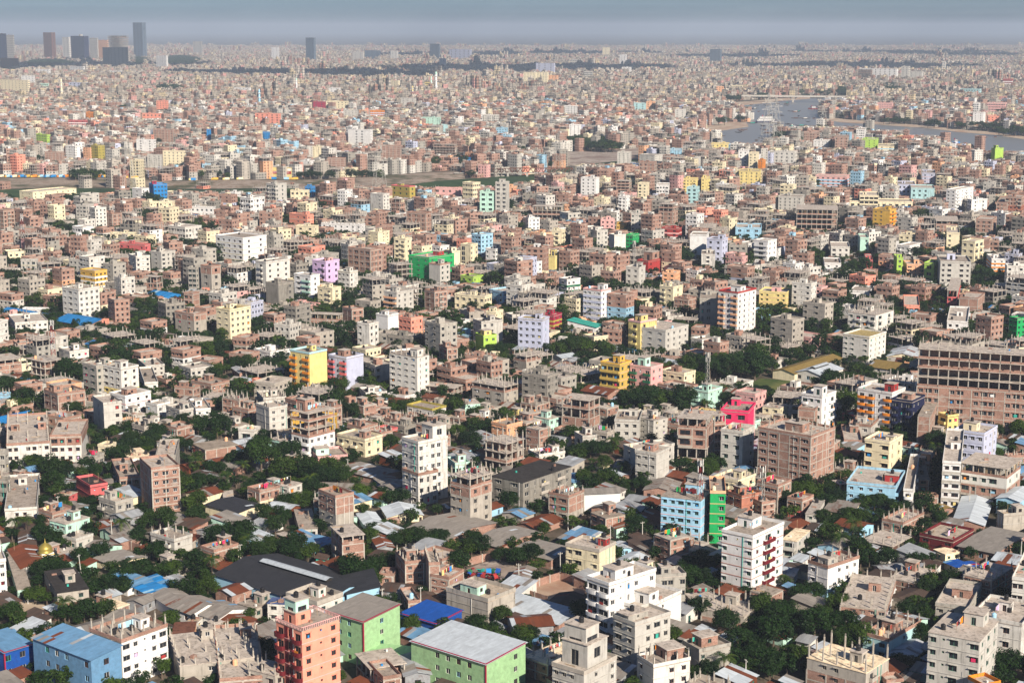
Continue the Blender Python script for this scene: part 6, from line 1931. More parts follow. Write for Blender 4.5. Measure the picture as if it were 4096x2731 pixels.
tint[:, 3] = rs.uniform(.2, .9, n)
rot = math.pi / 2 - np.radians(39 + rs.normal(0, 9, n) + np.where(rs.uniform(0, 1, n) < .15, rs.uniform(-28, 28, n), 0))
scl = np.ones((n, 3))
scl[:, 0] = rs.uniform(.8, 1.28, n); scl[:, 1] = rs.uniform(.8, 1.28, n)
scl[:, 2] = rs.uniform(.96, 1.06, n)
scatter('city_fabric', 'dense mass of small houses and flats filling the middle distance', 'buildings', PROTO, MX[bl], MY[bl], rot[bl], scl[bl], idx[bl], tint[bl])
# far trees: surveyed clumps plus gardens
TP = [proto_tree(s) for s in range(5)]
GX, GY = MX[gard], MY[gard]
ft = np.array(FAR_TREES) if FAR_TREES else np.zeros((0, 4))
AX, AY = np.concatenate([ft[:, 0], GX]), np.concatenate([ft[:, 1], GY])
sr = np.concatenate([ft[:, 3] / 3.4, rs.uniform(1.1, 1.9, len(GX))]); sh = np.concatenate([ft[:, 2] / 8.2, np.minimum(rs.uniform(.85, 1.4, len(GX)), np.maximum(.5, MH[gard] / 8))])
# riverside and roadside trees far out
n = len(AX)
scatter('far_trees', 'far-off green trees scattered between the houses', 'trees', TP, AX, AY, rs.uniform(0, 6.28, n), np.stack([sr, sr, sh], 1), rs.randint(0, 5, n), np.ones((n, 4)))
# undergrowth in every gap of the near quarters
UX, UY = lattice(372, 1350, 5.0, R(22), 41)
k = free(UX, UY, .9)
UX, UY = UX[k], UY[k]
k = rs.uniform(0, 1, len(UX)) < .58
UX, UY = UX[k], UY[k]
n = len(UX)
su = rs.uniform(.4, .95, n)
scatter('undergrowth', 'green undergrowth and garden bushes in the gaps between houses', 'bushes', TP, UX, UY, rs.uniform(0, 6.28, n), np.stack([su, su, su * rs.uniform(.6, .95, n)], 1), rs.randint(0, 5, n), np.ones((n, 4)))
# outer city
QX, QY = lattice(3330, 13500, 62, R(35), 12, .34)
k = free(QX, QY, 25) if False else None
px, py = proj_np(QX, QY, np.zeros(len(QX)))
ok = np.ones(len(QX), bool)
for poly in EXCL: ok &= ~inpoly(px, py, poly)
for d in (-14, 14):
    for poly in EXCL[:4]: ok &= ~inpoly(px + d * 2, py, poly)
for d in (-7, 7):
    for poly in EXCL[:4]: ok &= ~inpoly(px, py + d, poly)
woods = [tpx('D0', x, y) + (a / 2.296, b / 2.296) for x, y, a, b in ((450, 610, 260, 45), (60, 670, 80, 40), (1280, 590, 110, 60), (1650, 580, 220, 50), (1500, 840, 180, 30))]
woods += [tpx('D3', x, y) + (a / 1.3115, b / 1.3115) for x, y, a, b in ((650, 475, 70, 18), (400, 490, 40, 20), (1020, 458, 45, 12))]
wd = np.zeros(len(QX), bool)
for (a, b, c, d) in woods: wd |= ((px - a) / c) ** 2 + ((py - b) / d) ** 2 < 1
q = ok & ~wd
n = int(q.sum())
scl = np.ones((n, 3)); scl[:, 2] = rs.uniform(.7, 1.3, n) * np.where(rs.uniform(0, 1, n) < .03, rs.uniform(1.5, 2.2, n), 1)
tall_ = scl[:, 2] > 1.6
scl[tall_, 0] = .7; scl[tall_, 1] = .7
scatter('outer_city', 'hazy endless outer city reaching to the horizon', 'buildings', [proto_quarter(s) for s in range(9)], QX[q], QY[q], R(51) + rs.normal(0, .25, n), scl, rs.randint(0, 9, n), np.ones((n, 4)))
# woods in the outer city
WX, WY = lattice(3330, 9000, 13, R(20), 31, .34)
px, py = proj_np(WX, WY, np.zeros(len(WX)))
wd = np.zeros(len(WX), bool)
for (a, b, c, d) in woods: wd |= ((px - a) / c) ** 2 + ((py - b) / d) ** 2 < 1
ok = np.ones(len(WX), bool)
for poly in EXCL[:4]: ok &= ~inpoly(px, py, poly)
wd = (wd | (rs.uniform(0, 1, len(WX)) < .045)) & ok
n = int(wd.sum())
s3 = rs.uniform(1.3, 2.2, n)
scatter('distant_woods', 'distant dark tree belts in the outer city', 'trees', TP, WX[wd], WY[wd], rs.uniform(0, 6.28, n), np.stack([s3, s3, s3 * .9], 1), rs.randint(0, 5, n), np.ones((n, 4)))
print('fabric', int(bl.sum()), 'gardens', int(gard.sum()), 'quarters', int(q.sum()), 'woods', n)

# ------------------------------------------------------------------ masts, pylons, minarets, poles
def lattice_mesh(w0, w1, z0, z1, H, step, bar):
    """part of a square tapering lattice tower between z0 and z1"""
    mb = MB()
    wid = lambda z: (w0 + (w1 - w0) * z / H) / 2
    n = max(1, int(round((z1 - z0) / step)))
    zs = [z0 + (z1 - z0) * k / n for k in range(n + 1)]
    cs = ((-1, -1), (1, -1), (1, 1), (-1, 1))
    for a, b in zip(zs, zs[1:]):
        for k in range(4):
            p, q = cs[k], cs[(k + 1) % 4]
            A, B = (p[0] * wid(a), p[1] * wid(a), a), (p[0] * wid(b), p[1] * wid(b), b)
            C, D = (q[0] * wid(a), q[1] * wid(a), a), (q[0] * wid(b), q[1] * wid(b), b)
            mb.bar(A, B, bar * 1.5); mb.bar(*((A, D) if (k + zs.index(a)) % 2 else (C, B)), bar)
    return mb
def spot(tile, x, yt, y0, yg):
    gx, gt = tpx(tile, x, yt)
    g0, gg = tpx(tile, x, y0)[1], tpx(tile, x, yg)[1]
    Y = dist_of(gg)
    z0, z1 = max(0, height_at(Y, g0)), height_at(Y, gt)
    dep = Y * ct - (z0 - CAMH) * st
    return (gx - 2048) / F * dep, Y, z0, z1 - z0
for tile, x, yt, y0, yg, redw, lab in (
    ('B2', 1793, 100, 405, 645, 0, 'tall grey lattice phone mast on the mint white house'),
    ('B2', 1725, 1090, 1445, 1862, 1, 'red and white lattice phone mast on the pale blue block'),
    ('B2', 2297, 1160, 1420, 1660, 0, 'short white lattice mast beside the huge bare brick block'),
    ('B0', 488, -196, 125, 385, 1, 'red lattice mast rising from the open frame at left'),
    ('C0', 213, 395, 690, 760, 1, 'red and white phone mast near the left edge'),
    ('C2', 1120, 640, 870, 980, 0, 'slim grey mast before the red house with brick attic'),
    ('C0', 1385, 400, 492, 560, 0, 'small roof mast above the rose red house')):
    X, Y, z0, H = spot(tile, x, yt, y0, yg)
    t = empty('phone_mast', (X, Y, z0), .5)
    w0 = max(1.0, H * .115)
    ns = 6 if redw else 3
    for k in range(ns):
        mb = lattice_mesh(w0, w0 * .45, H * k / ns, H * (k + 1) / ns, H, max(1.6, w0 * .9), .075)
        link('mast_section', mb.mesh('mast_section', ['metal']), t, color=(rgb('red') if k % 2 == 0 else rgb('white')) if redw else rgb('lgrey'))
    for k in range(6):
        a = k * math.pi / 3
        link('antenna_panel', box_mesh('antenna_panel', .32, .2, 2.0, 'paint'), t, (math.cos(a) * .95, math.sin(a) * .95, H * .86 - 2 * (k % 2)), (0, 0, a + 1.57), rgb('offw'))
    reg(t, 'mast', lab, '', X, Y, z0 + H / 2, 'phone masts')
for x, yt, yb, w, lab in ((519, 552, 792, 13.5, 'big grey transmission pylon at left standing by the canal'), (1518, 545, 752, 12, 'transmission pylon on the canal embankment left of the olive house'),
    (2231, 535, 694, 11, 'thin transmission pylon before the big dark tree clump'), (3070, 372, 592, 17, 'left one of the giant twin river pylons'),
    (3100, 390, 590, 17, 'right one of the giant twin river pylons'), (3289, 423, 506, 15, 'rust-tinted pylon on the near river bank right of the twins')):
    Y = dist_of(yb)
    H = height_at(Y, yt)
    X = unproj(x, yb)[0]
    t = empty('pylon', (X, Y, 0), .4)
    br = .16 if Y < 2000 else .24
    for k in range(4):
        link('lattice_section', lattice_mesh(w, 1.6, H * k / 4, H * (k + 1) / 4, H, H / 9, br).mesh('lattice_section', ['metal']), t, color=rgb('lgrey'))
    for z in (.70, .82, .94):
        mb = MB()
        L = w * .62
        mb.bar((-L, 0, H * z), (L, 0, H * z), br * 1.2); mb.bar((-L, 0, H * z), (0, 0, H * z + 2.5), br); mb.bar((L, 0, H * z), (0, 0, H * z + 2.5), br)
        link('cross_arm', mb.mesh('cross_arm', ['metal']), t, color=rgb('lgrey'))
    reg(t, 'pylon', lab, '', X, Y, H / 2, 'transmission pylons')
def minaret(tile, x, yt, yb, col, lab):
    X, Y, z0, H = spot(tile, x, yt, yb, yb)
    t = empty('minaret', (X, Y, 0))
    r = max(1.3, H * .045)
    mb = MB(); mb.lathe([(r * 1.3, 0), (r * 1.15, H * .3), (r, H * .55), (r * .8, H * .86)], 10)
    link('shaft', mb.mesh('shaft', ['paint'], True), t, color=rgb(col))
    for z in (.35, .6, .78):
        mb = MB(); mb.lathe([(r * 1.0, z * H), (r * 1.7, z * H + .6), (r * 1.7, z * H + 1.6), (r * .9, z * H + 1.7)], 10)
        link('gallery', mb.mesh('gallery', ['paint']), t, color=rgb('white'))
    mb = MB(); mb.lathe([(r * .85, H * .86), (r * 1.05, H * .90), (r * .7, H * .95), (.1, H)], 10)
    link('dome', mb.mesh('dome', ['paint'], True), t, color=rgb('mint' if col == 'white' else col))
    reg(t, 'minaret', lab, '', X, Y, H / 2, 'minarets', None)
for a in (('D1', 1655, 655, 880, 'white', 'tallest white minaret with red bands in the far city'), ('D1', 375, 715, 880, 'white', 'white minaret in the far city left of centre'),
          ('D1', 35, 815, 1030, 'sky', 'pale blue minaret behind the long salmon block'), ('D1', 1155, 768, 900, 'lav', 'grey-blue minaret left of the cream far block'),
          ('D1', 1440, 788, 930, 'yellow', 'short yellow-topped minaret in the far city'), ('D1', 1610, 700, 860, 'mint', 'mint minaret beside the tallest white minaret'),
          ('D0', 570, 722, 910, 'cream', 'cream minaret near the left far institution')): minaret(*a)
X, Y, z0, H = spot('A0', 423, 268, 455, 490)
t = empty('mosque_turret', (X, Y, 0), .65)
mb = MB(); mb.box(-1.9, -1.9, 0, 1.9, 1.9, z0 + H * .50)
link('tower', mb.mesh('tower', ['plaster']), t, color=rgb('white'), dirt=.3)
for k, f in enumerate((.24, .40)):
    mb = MB(); mb.box(-2.05, -2.05, z0 + H * f, 2.05, 2.05, z0 + H * f + .18)
    link('cornice', mb.mesh('cornice', ['paint']), t, color=rgb('amber'))
zc = z0 + H * .50
mb = MB(); mb.lathe([(2.3, zc), (2.3, zc + .25), (1.9, zc + .3), (2.15, zc + .9), (1.85, zc + 1.7), (1.1, zc + 2.4), (.35, zc + 2.8), (.12, zc + 3.1), (.10, zc + 4.2)], 14)
link('dome', mb.mesh('dome', [mat_flat('gilded', (.42, .33, .08), .4, .5)], True), t)
reg(t, 'turret', 'white mosque turret with a ribbed golden onion dome at lower left', '', X, Y, z0 + 3, None, 'golden-domed turret')
rp = random.Random(4)
for tile, x, y0, yt in (('A0', 1035, 305, 65), ('A0', 755, 640, 375), ('A0', 2213, 465, 335), ('A0', 540, 105, 0), ('A0', 2255, 930, 840), ('A1', 1513, 890, 685), ('A1', 1165, 885, 795), ('A2', 445, 595, 365), ('A2', 65, 690, 470), ('A2', 515, 168, 20), ('A2', 1197, 275, 85), ('A2', 2145, 1562, 1375), ('A2', 905, 285, 150), ('A3', 2170, 790, 560), ('A3', 2318, 475, 235), ('B0', 1253, 825, 660), ('B0', 1877, 890, 755), ('B0', 633, 705, 580), ('B0', 535, 1580, 1455), ('B0', 1215, 1410, 1255), ('B1', 845, 1225, 1110), ('B3', 1845, 1545, 1330), ('B3', 1230, 910, 855), ('C3', 1260, 1495, 1390), ('C3', 1278, 1495, 1390), ('B2', 2240, 1300, 1180), ('C1', 1110, 1170, 1010), ('C1', 700, 1540, 1435)):
    X, Y, z0, H = spot(tile, x, yt, y0, y0)
    H = min(max(H, 6), 13)
    t = empty('utility_pole', (X, Y, 0), rp.uniform(0, 3))
    tilt = -.12 if (tile, x) == ('A0', 755) else rp.uniform(-.03, .03)
    mb = MB(); mb.lathe([(.17, 0), (.11, H)], 7)
    link('post', mb.mesh('post', ['conc']), t, rot=(0, tilt, 0), color=rgb('lgrey'))
    link('cross_arm', box_mesh('cross_arm', 1.5, .12, .12, 'conc'), t, (math.sin(tilt) * H, 0, H * .93), color=rgb('grey'))
    for s in (-.6, 0, .6):
        link('insulator', box_mesh('insulator', .1, .1, .22, 'paint'), t, (s + math.sin(tilt) * H, 0, H * .93 + .12), color=rgb('offw'))
    reg(t, 'utility pole', None, 'leaning concrete pole' if abs(tilt) > .1 else 'pale concrete utility pole', X, Y, H / 2, 'utility poles')

# ------------------------------------------------------------------ river: bridge, boats; canal bridge; trucks
def along(P, Q):
    d = Vector((Q[0] - P[0], Q[1] - P[1], 0))
    return d.length, math.atan2(d.y, d.x)
P, Q = unproj(3040, 408), unproj(3640, 414)
L, az = along(P, Q)
t = empty('river_bridge', (P[0], P[1], 0), az)
mb = MB(); mb.box(-40, -6, 11.5, L + 40, 6, 13.4)
link('deck', mb.mesh('deck', ['conc']), t, color=rgb('lgrey'))
for s in (-1, 1):
    mb = MB(); mb.box(-40, s * 6 - .15, 13.402, L + 40, s * 6 + .15, 14.6)
    link('railing', mb.mesh('railing', ['conc']), t, color=rgb('conc'))
for k in range(6):
    mb = MB()
    x = L * (k + .25) / 5.6
    mb.box(x - 2, -4, 0, x + 2, 4, 4)
    for s in (-1, 1): mb.bar((x, 0, 3.9), (x + s * 8, 0, 11.5), 2.4)
    link('pier', mb.mesh('pier', ['conc']), t, color=rgb('conc'))
reg(t, 'bridge', 'pale road bridge on V-shaped piers crossing the river', '', (P[0] + Q[0]) / 2, P[1], 10, None, 'river bridge')
P, Q = unproj(1840, 706), unproj(2300, 706)
L, az = along(P, Q)
t = empty('truss_bridge', (P[0], P[1], 0), az)
mb = MB(); mb.box(-6, -4, 3.4, L + 6, 4, 4.2)
link('deck', mb.mesh('deck', ['conc']), t, color=rgb('grey'))
for s in (-1, 1):
    mb = MB()
    n = 22
    for k in range(n):
        x0, x1 = L * k / n, L * (k + 1) / n
        mb.bar((x0, s * 4, 4.2), ((x0 + x1) / 2, s * 4, 9), .45); mb.bar(((x0 + x1) / 2, s * 4, 9), (x1, s * 4, 4.2), .45)
        if k: mb.bar(((x0 * 2 - x1 + x0) / 2, s * 4, 9), ((x0 + x1) / 2, s * 4, 9), .5)
    link('truss', mb.mesh('truss', ['metal']), t, color=rgb('brown'))
for k in range(6):
    link('pier', box_mesh('pier', 2.2, 8, 3.4, 'conc'), t, (L * (k + .5) / 6, 0, 0), color=rgb('grey'))
reg(t, 'bridge', 'rusty steel truss bridge over the weed-covered canal', '', (P[0] + Q[0]) / 2, P[1], 6, None, 'truss bridge')
def boat_mesh(L, w):
    def f():
        mb = MB()
        n = 8
        rows = []
        for k in range(n + 1):
            u = k / n * 2 - 1
            ww = w / 2 * (1 - abs(u) ** 2.4) + .05
            zz = .5 + .9 * abs(u) ** 2.2
            rows.append([(u * L / 2, -ww, zz + .35), (u * L / 2, -ww * .5, .0 + (zz - .5)), (u * L / 2, ww * .5, (zz - .5)), (u * L / 2, ww, zz + .35)])
        for a, b in zip(rows, rows[1:]):
            for k in range(3): mb.quad(a[k], a[k + 1], b[k + 1], b[k])
            mb.quad((a[0][0], a[0][1] * .9, a[0][2] - .3), (b[0][0], b[0][1] * .9, b[0][2] - .3), (b[3][0], b[3][1] * .9, b[3][2] - .3), (a[3][0], a[3][1] * .9, a[3][2] - .3))
        return mb.mesh('hull', ['paint'])
    return cached(('boat', L, w), f)
def hood_mesh(L, w):
    def f():
        mb = MB()
        for k in range(6):
            a, b = math.pi * k / 6, math.pi * (k + 1) / 6
            mb.quad((-L / 2, -w / 2 * math.cos(a), .9 + .9 * math.sin(a)), (L / 2, -w / 2 * math.cos(a), .9 + .9 * math.sin(a)), (L / 2, -w / 2 * math.cos(b), .9 + .9 * math.sin(b)), (-L / 2, -w / 2 * math.cos(b), .9 + .9 * math.sin(b)))
        return mb.mesh('awning', ['cloth'])
    return cached(('hood', L, w), f)
rb = random.Random(12)
nb = 0
WATERS = [('by the sand spit', 2860, 3000), ('in mid river', 3000, 3300), ('near the right bank', 3300, 4090)]
while nb < 62:
    x, y = rb.choice([rb.uniform(2860, 3100), rb.uniform(2950, 3330), rb.uniform(3050, 3330), rb.uniform(3330, 4090)]), rb.uniform(408, 640)
    if not inpoly([x], [y], RIVER)[0] or not inpoly([x], [y + 5], RIVER)[0] or not inpoly([x], [y - 4], RIVER)[0]: continue
    X, Y = unproj(x, y, .3)
    big = rb.random() < .25
    Lb = 18 if big else rb.choice([9, 11])
    t = empty('boat', (X, Y, .3), rb.gauss(0, .5))
    link('hull', boat_mesh(Lb, 3.6 if big else 2.2), t, color=rgb(rb.choice(['char', 'umber', 'black', 'brown'])))
    if big or rb.random() < .5:
        link('awning', hood_mesh(Lb * .4, 1.9), t, (rb.uniform(-1, 1), 0, 0), color=rgb(rb.choice(['umber', 'teal', 'offw', 'brown', 'char'])))
    nb += 1
    reg(t, 'boat', None, ('dark cargo boat' if big else 'small dark rowing boat'), X, Y, 1, 'boats on the river')
REFS += [('sand spit', 2930, 505), ('weed raft', 3000, 575), ('left river bend', 2900, 440), ('right river bank', 3600, 500)]
def ferry(x, y, L, col, lab):
    X, Y = unproj(x, y, .3)
    t = empty('ferry', (X, Y, .3), .05)
    mb = MB()
    w = L * .11
    pts = [(-L / 2, -w), (L * .36, -w), (L / 2, 0), (L * .36, w), (-L / 2, w)]
    for k in range(5):
        a, b = pts[k], pts[(k + 1) % 5]
        mb.quad((a[0], a[1], 0), (b[0], b[1], 0), (b[0], b[1], 2.2), (a[0], a[1], 2.2))
    i = len(mb.v); mb.v += [(p[0], p[1], 2.2) for p in pts]; mb.f.append(tuple(range(i, i + 5))); mb.m.append(0)
    link('hull', mb.mesh('hull', ['paint']), t, color=rgb(col))
    for k in range(3 if L > 30 else 1):
        s = (1 - k * .13) * (1 if L > 30 else .45)
        mb = MB(); mb.box(-L * .46 * s, -w * .9, 2.21 + k * 2.7, L * .34 * s, w * .9, 2.21 + k * 2.7 + 2.3)
        link('deckhouse', mb.mesh('deckhouse', ['paint']), t, color=rgb('white'))
        mb = MB(); mb.box(-L * .44 * s, -w * .9 - .06, 3.1 + k * 2.7, L * .32 * s, -w * .9 + .02, 3.9 + k * 2.7)
        link('window_strip', mb.mesh('window_strip', ['glass']), t)
        mb = MB(); mb.box(-L * .47 * s, -w * .97, 2.21 + k * 2.7 + 2.301, L * .35 * s, w * .97, 2.21 + k * 2.7 + 2.65)
        link('deck', mb.mesh('deck', ['paint']), t, color=rgb('offw'))
    mb = MB(); mb.lathe([(.7, 0), (.6, 2.5)], 8)
    link('funnel', mb.mesh('funnel', ['paint']), t, (-L * .2, 0, 10.2 if L > 30 else 4.8), color=rgb('wine'))
    reg(t, 'ferry', lab, '', X, Y, 4, 'ferries')
ferry(3066, 490, 36, 'navy', 'white three-deck passenger ferry moored behind the twin river pylons')
ferry(3255, 437, 22, 'maroon', 'dark-hulled ferry under way below the river bridge')
ferry(3824, 574, 11, 'blue', 'small blue launch near the right-hand river bend')
def truck(x, y, z, rz, cab, box, lab=None):
    X, Y = unproj(x, y, z)
    t = empty('truck', (X, Y, z), rz)
    mb = MB(); mb.box(-1.15, -3.4, .9, 1.15, 1.7, 3.1)
    link('cargo_body', mb.mesh('cargo_body', ['paint']), t, color=rgb(box))
    mb = MB(); mb.box(-1.1, 1.85, .7, 1.1, 3.6, 2.6)
    link('cab', mb.mesh('cab', ['paint']), t, color=rgb(cab))
    mb = MB(); mb.box(-1.0, 3.55, 1.6, 1.0, 3.65, 2.4)
    link('windscreen', mb.mesh('windscreen', ['glass']), t)
    for sx in (-1, 1):
        for yy in (-2.4, -1.2, 2.7):
            link('wheel', cached('wheel', lambda: (lambda m: (m.lathe([(.02, -.15), (.5, -.15), (.5, .15), (.02, .15)], 10), m.mesh('wheel', ['tank']))[1])(MB())), t, (sx * .95, yy, .5), (0, math.pi / 2, 0))
    reg(t, 'truck', lab, 'parked truck, ' + CN[cab][1] + ' cab and ' + CN[box][1] + ' body,', X, Y, 2, 'trucks parked on the embankment')
rk = random.Random(3)
for k in range(17):
    truck(4 + k * 26 + rk.uniform(-3, 3), 711 + .2 * (k % 3), CZ, rk.uniform(2.2, 2.7), rk.choice(['amber', 'orange', 'yellow', 'blue']), rk.choice(['amber', 'blue', 'orange', 'sky', 'cream']))
for x, y in ((500, 716), (540, 716), (770, 724), (860, 722), (905, 722), (960, 721), (1180, 721)):
    truck(x, y, CZ, 1.75 + rk.uniform(-.1, .1), rk.choice(['amber', 'yellow']), rk.choice(['blue', 'amber', 'cream']))
REFS += [('left end of the embankment', 20, 700), ('embankment trees', 330, 690), ('truck row middle', 210, 700)]
truck(1093, 720, CZ, 1.45, 'amber', 'blue', 'yellow and blue truck at the left foot of the red sign wall')
truck(1150, 721, CZ, -1.65, 'amber', 'sky', 'blue bus-like truck at the right foot of the red sign wall')
# sign-painted warehouse
X, Y, a, L1, L2, h = solve_box(1166, 671, 716, 84, 9)
FOOT.append((X - 8, Y + 6, 0, 12, 8, h))
sg = make_building('sign_painted_store', X, Y, a, L1, L2, h, 'ppp', 'yellow', 'offw', {'L': 'nnnn', 'R': 'n', 'dirt': '.05', 'room': [], 'par': 'none', 'tank': '0'}, 9001)
def board(z0, z1, s0, s1, col, txt=None, size=1.6):
    mb = MB(); mb.box(-L2 / 2 - .25, L1 / 2 - s1 * L1, z0 * h, -L2 / 2 - .02, L1 / 2 - s0 * L1, z1 * h)
    b = link('sign_board', mb.mesh('sign_board', ['paint']), sg, color=rgb(col))
    if txt:
        cu = bpy.data.curves.new('lettering', 'FONT')
        cu.body = txt
        cu.size = size
        cu.align_x, cu.align_y = 'CENTER', 'CENTER'
        to = bpy.data.objects.new('lettering_source', cu)
        COL.objects.link(to)
        dg = bpy.context.evaluated_depsgraph_get()
        me = bpy.data.meshes.new_from_object(to.evaluated_get(dg))
        bpy.data.objects.remove(to)
        me.materials.clear(); me.materials.append(M['paint'])
        link('lettering', me, b, (-L2 / 2 - .29, L1 / 2 - (s0 + s1) / 2 * L1, (z0 + z1) / 2 * h), (math.pi / 2, 0, -math.pi / 2), rgb('white'))
board(.42, .66, .03, .98, 'red', 'মদিনা সেলস মিলস', 2.4)
board(.70, .97, .44, .62, 'red', 'মদিনা', 1.0)
board(.12, .38, .44, .60, 'red', 'স্টোর', 1.0)
board(.70, .92, .80, .98, 'white', None)
reg(sg, 'building', 'yellow storehouse wall with a red Bengali sign band on the embankment', '', X, Y, 5, None, 'red sign wall')

# ------------------------------------------------------------------ walls, rickshaws, people, laundry
def bwall(tile, pts, hh, mat, lab):
    P = [unproj(*tpx(tile, x, y)) for x, y in pts]
    t = empty('boundary_wall', (P[0][0], P[0][1], 0))
    for p, q in zip(P, P[1:]):
        L, az = along(p, q)
        n = max(1, int(L / 4))
        for k in range(n):
            f = k / n
            link('wall_panel', box_mesh('wall_panel', L / n - .3, .2, hh, mat), t, (p[0] + (q[0] - p[0]) * (f + .5 / n) - P[0][0], p[1] + (q[1] - p[1]) * (f + .5 / n) - P[0][1], 0), (0, 0, az), (1, 1, 1) if mat == 'brick' else rgb('conc'), .8)
            link('pillar', box_mesh('pillar', .36, .36, hh + .25, 'conc'), t, (p[0] + (q[0] - p[0]) * f - P[0][0], p[1] + (q[1] - p[1]) * f - P[0][1], 0), (0, 0, az), rgb('conc'))
    reg(t, 'wall', lab, '', P[0][0], P[0][1], 1, 'boundary walls')
bwall('A0', [(1050, 300), (1210, 345), (1385, 400)], 2.6, 'brick', 'long brick boundary wall before the pale three-storey house')
bwall('A1', [(1195, 200), (1450, 255), (1750, 330)], 2.8, 'plaster', 'mouldy whitewashed boundary wall of the broad grey hall')
bwall('A1', [(1945, 490), (2205, 425)], 2.4, 'brick', 'brick boundary wall at the back of the scrap yard')
bwall('A2', [(90, 735), (250, 680), (440, 620), (690, 690)], 2.4, 'brick', 'brick wall along the rear of the empty sand lot')
bwall('A2', [(90, 760), (330, 838)], 2.2, 'brick', 'brick wall along the front of the empty sand lot')
bwall('A1', [(1200, 115), (1500, 70)], 2.2, 'brick', 'low brick wall before the long cream row house')
rr = random.Random(8)
def rick():
    mb = MB()
    for k in range(5):
        a, b = math.pi * (k / 5) * .62, math.pi * ((k + 1) / 5) * .62
        mb.quad((-.5, -.62 * math.cos(a), .7 + .95 * math.sin(a)), (.5, -.62 * math.cos(a), .7 + .95 * math.sin(a)), (.5, -.62 * math.cos(b), .7 + .95 * math.sin(b)), (-.5, -.62 * math.cos(b), .7 + .95 * math.sin(b)))
    return mb.mesh('hood', ['cloth'])
RK = rick()
for k in range(16):
    X, Y = unproj(*tpx('A1', 1960 + (k % 8) * 46 + rr.uniform(-10, 10), 585 + (k // 8) * 40 + rr.uniform(-8, 8)))
    if k % 8 > 6: continue
    t = empty('rickshaw', (X, Y, .13), rr.uniform(0, 6))
    c = rr.choice(['deep', 'wine', 'blue', 'teal', 'red', 'dkgreen'])
    link('hood', RK, t, color=rgb(c), scale=(1.5, 1.5, 1.3))
    link('seat', box_mesh('seat', 1.2, .7, .35, 'cloth'), t, (0, -.2, .55), color=rgb('maroon'))
    mb = MB(); mb.bar((0, .3, .5), (0, 1.7, .55), .08); mb.bar((0, 1.6, .5), (0, 1.5, 1.1), .07); mb.bar((-.3, 1.5, 1.1), (.3, 1.5, 1.1), .06)
    link('frame', cached('rframe', lambda: mb.mesh('frame', ['metal'])), t, color=rgb('char'))
    for p in ((-.6, -.2), (.6, -.2), (0, 1.75)):
        link('wheel', CACHE.get('wheel'), t, (p[0], p[1], .4), (0, math.pi / 2, 0), scale=(.8, .8, .3))
    reg(t, 'rickshaw', None, 'parked rickshaw with ' + CN[c][1] + ' hood', X, Y, 1, 'rickshaws in the scrap yard')
def person_mesh():
    me = bpy.data.meshes.new('person')
    v = [(0, 0, .92), (0, 0, 1.15), (0, 0, 1.42), (0, 0, 1.52), (0, .01, 1.66), (-.19, 0, 1.38), (-.25, .03, 1.12), (-.24, .12, .90), (.19, 0, 1.38), (.25, .03, 1.12), (.24, .12, .90), (-.10, 0, .86), (-.11, .03, .48), (-.11, 0, .08), (-.11, .14, .03), (.10, 0, .86), (.11, .03, .48), (.11, 0, .08), (.11, .14, .03)]
    e = [(0, 1), (1, 2), (2, 3), (3, 4), (2, 5), (5, 6), (6, 7), (2, 8), (8, 9), (9, 10), (0, 11), (11, 12), (12, 13), (13, 14), (0, 15), (15, 16), (16, 17), (17, 18)]
    rad = [.15, .14, .15, .06, .11, .065, .05, .04, .065, .05, .04, .10, .075, .05, .04, .10, .075, .05, .04]
    me.from_pydata(v, e, [])
    o = bpy.data.objects.new('person_source', me)
    COL.objects.link(o)
    md = o.modifiers.new('skin', 'SKIN')
    for i, r in enumerate(rad): me.skin_vertices[0].data[i].radius = (r, r)
    me.skin_vertices[0].data[0].use_root = True
    sb = o.modifiers.new('sub', 'SUBSURF'); sb.levels = sb.render_levels = 1
    dg = bpy.context.evaluated_depsgraph_get()
    out = bpy.data.meshes.new_from_object(o.evaluated_get(dg))
    bpy.data.objects.remove(o)
    out.materials.clear(); out.materials.append(M['cloth'])
    return out
PM = person_mesh()
for tile, x, y, c, lab in (('A0', 225, 838, 'navy', 'person in dark clothes standing in the dirt yard'), ('A0', 172, 842, 'brown', 'person in brown standing at the dirt yard work pile'), ('A0', 258, 842, 'white', 'person in white beside the one in dark clothes')):
    X, Y = unproj(*tpx(tile, x, y))
    o = link('person', PM, None, (X, Y, .125), (0, 0, 2.5), rgb(c))
    mb = MB(); mb.lathe([(.118, 1.66), (.12, 1.72), (.07, 1.79), (.01, 1.80)], 8)
    link('hair', cached('hair', lambda: mb.mesh('hair', ['tank'])), o)
    reg(o, 'person', lab, '', X, Y, 1, None)
def garment(k):
    def f():
        mb = MB()
        w, h = [(.9, 1.1), (.6, .7), (1.4, 1.6), (.5, 1.0)][k]
        n = 4
        for i in range(n):
            x0, x1 = -w / 2 + w * i / n, -w / 2 + w * (i + 1) / n
            y0, y1 = .05 * math.sin(i * 2.1), .05 * math.sin((i + 1) * 2.1)
            mb.quad((x0, y0, -h), (x1, y1, -h), (x1, 0, 0), (x0, 0, 0)); mb.quad((x1, y1 + .02, -h), (x0, y0 + .02, -h), (x0, .02, 0), (x1, .02, 0))
        return mb.mesh('garment', ['cloth'])
    return cached(('garment', k), f)
rl = random.Random(21)
nl = 0
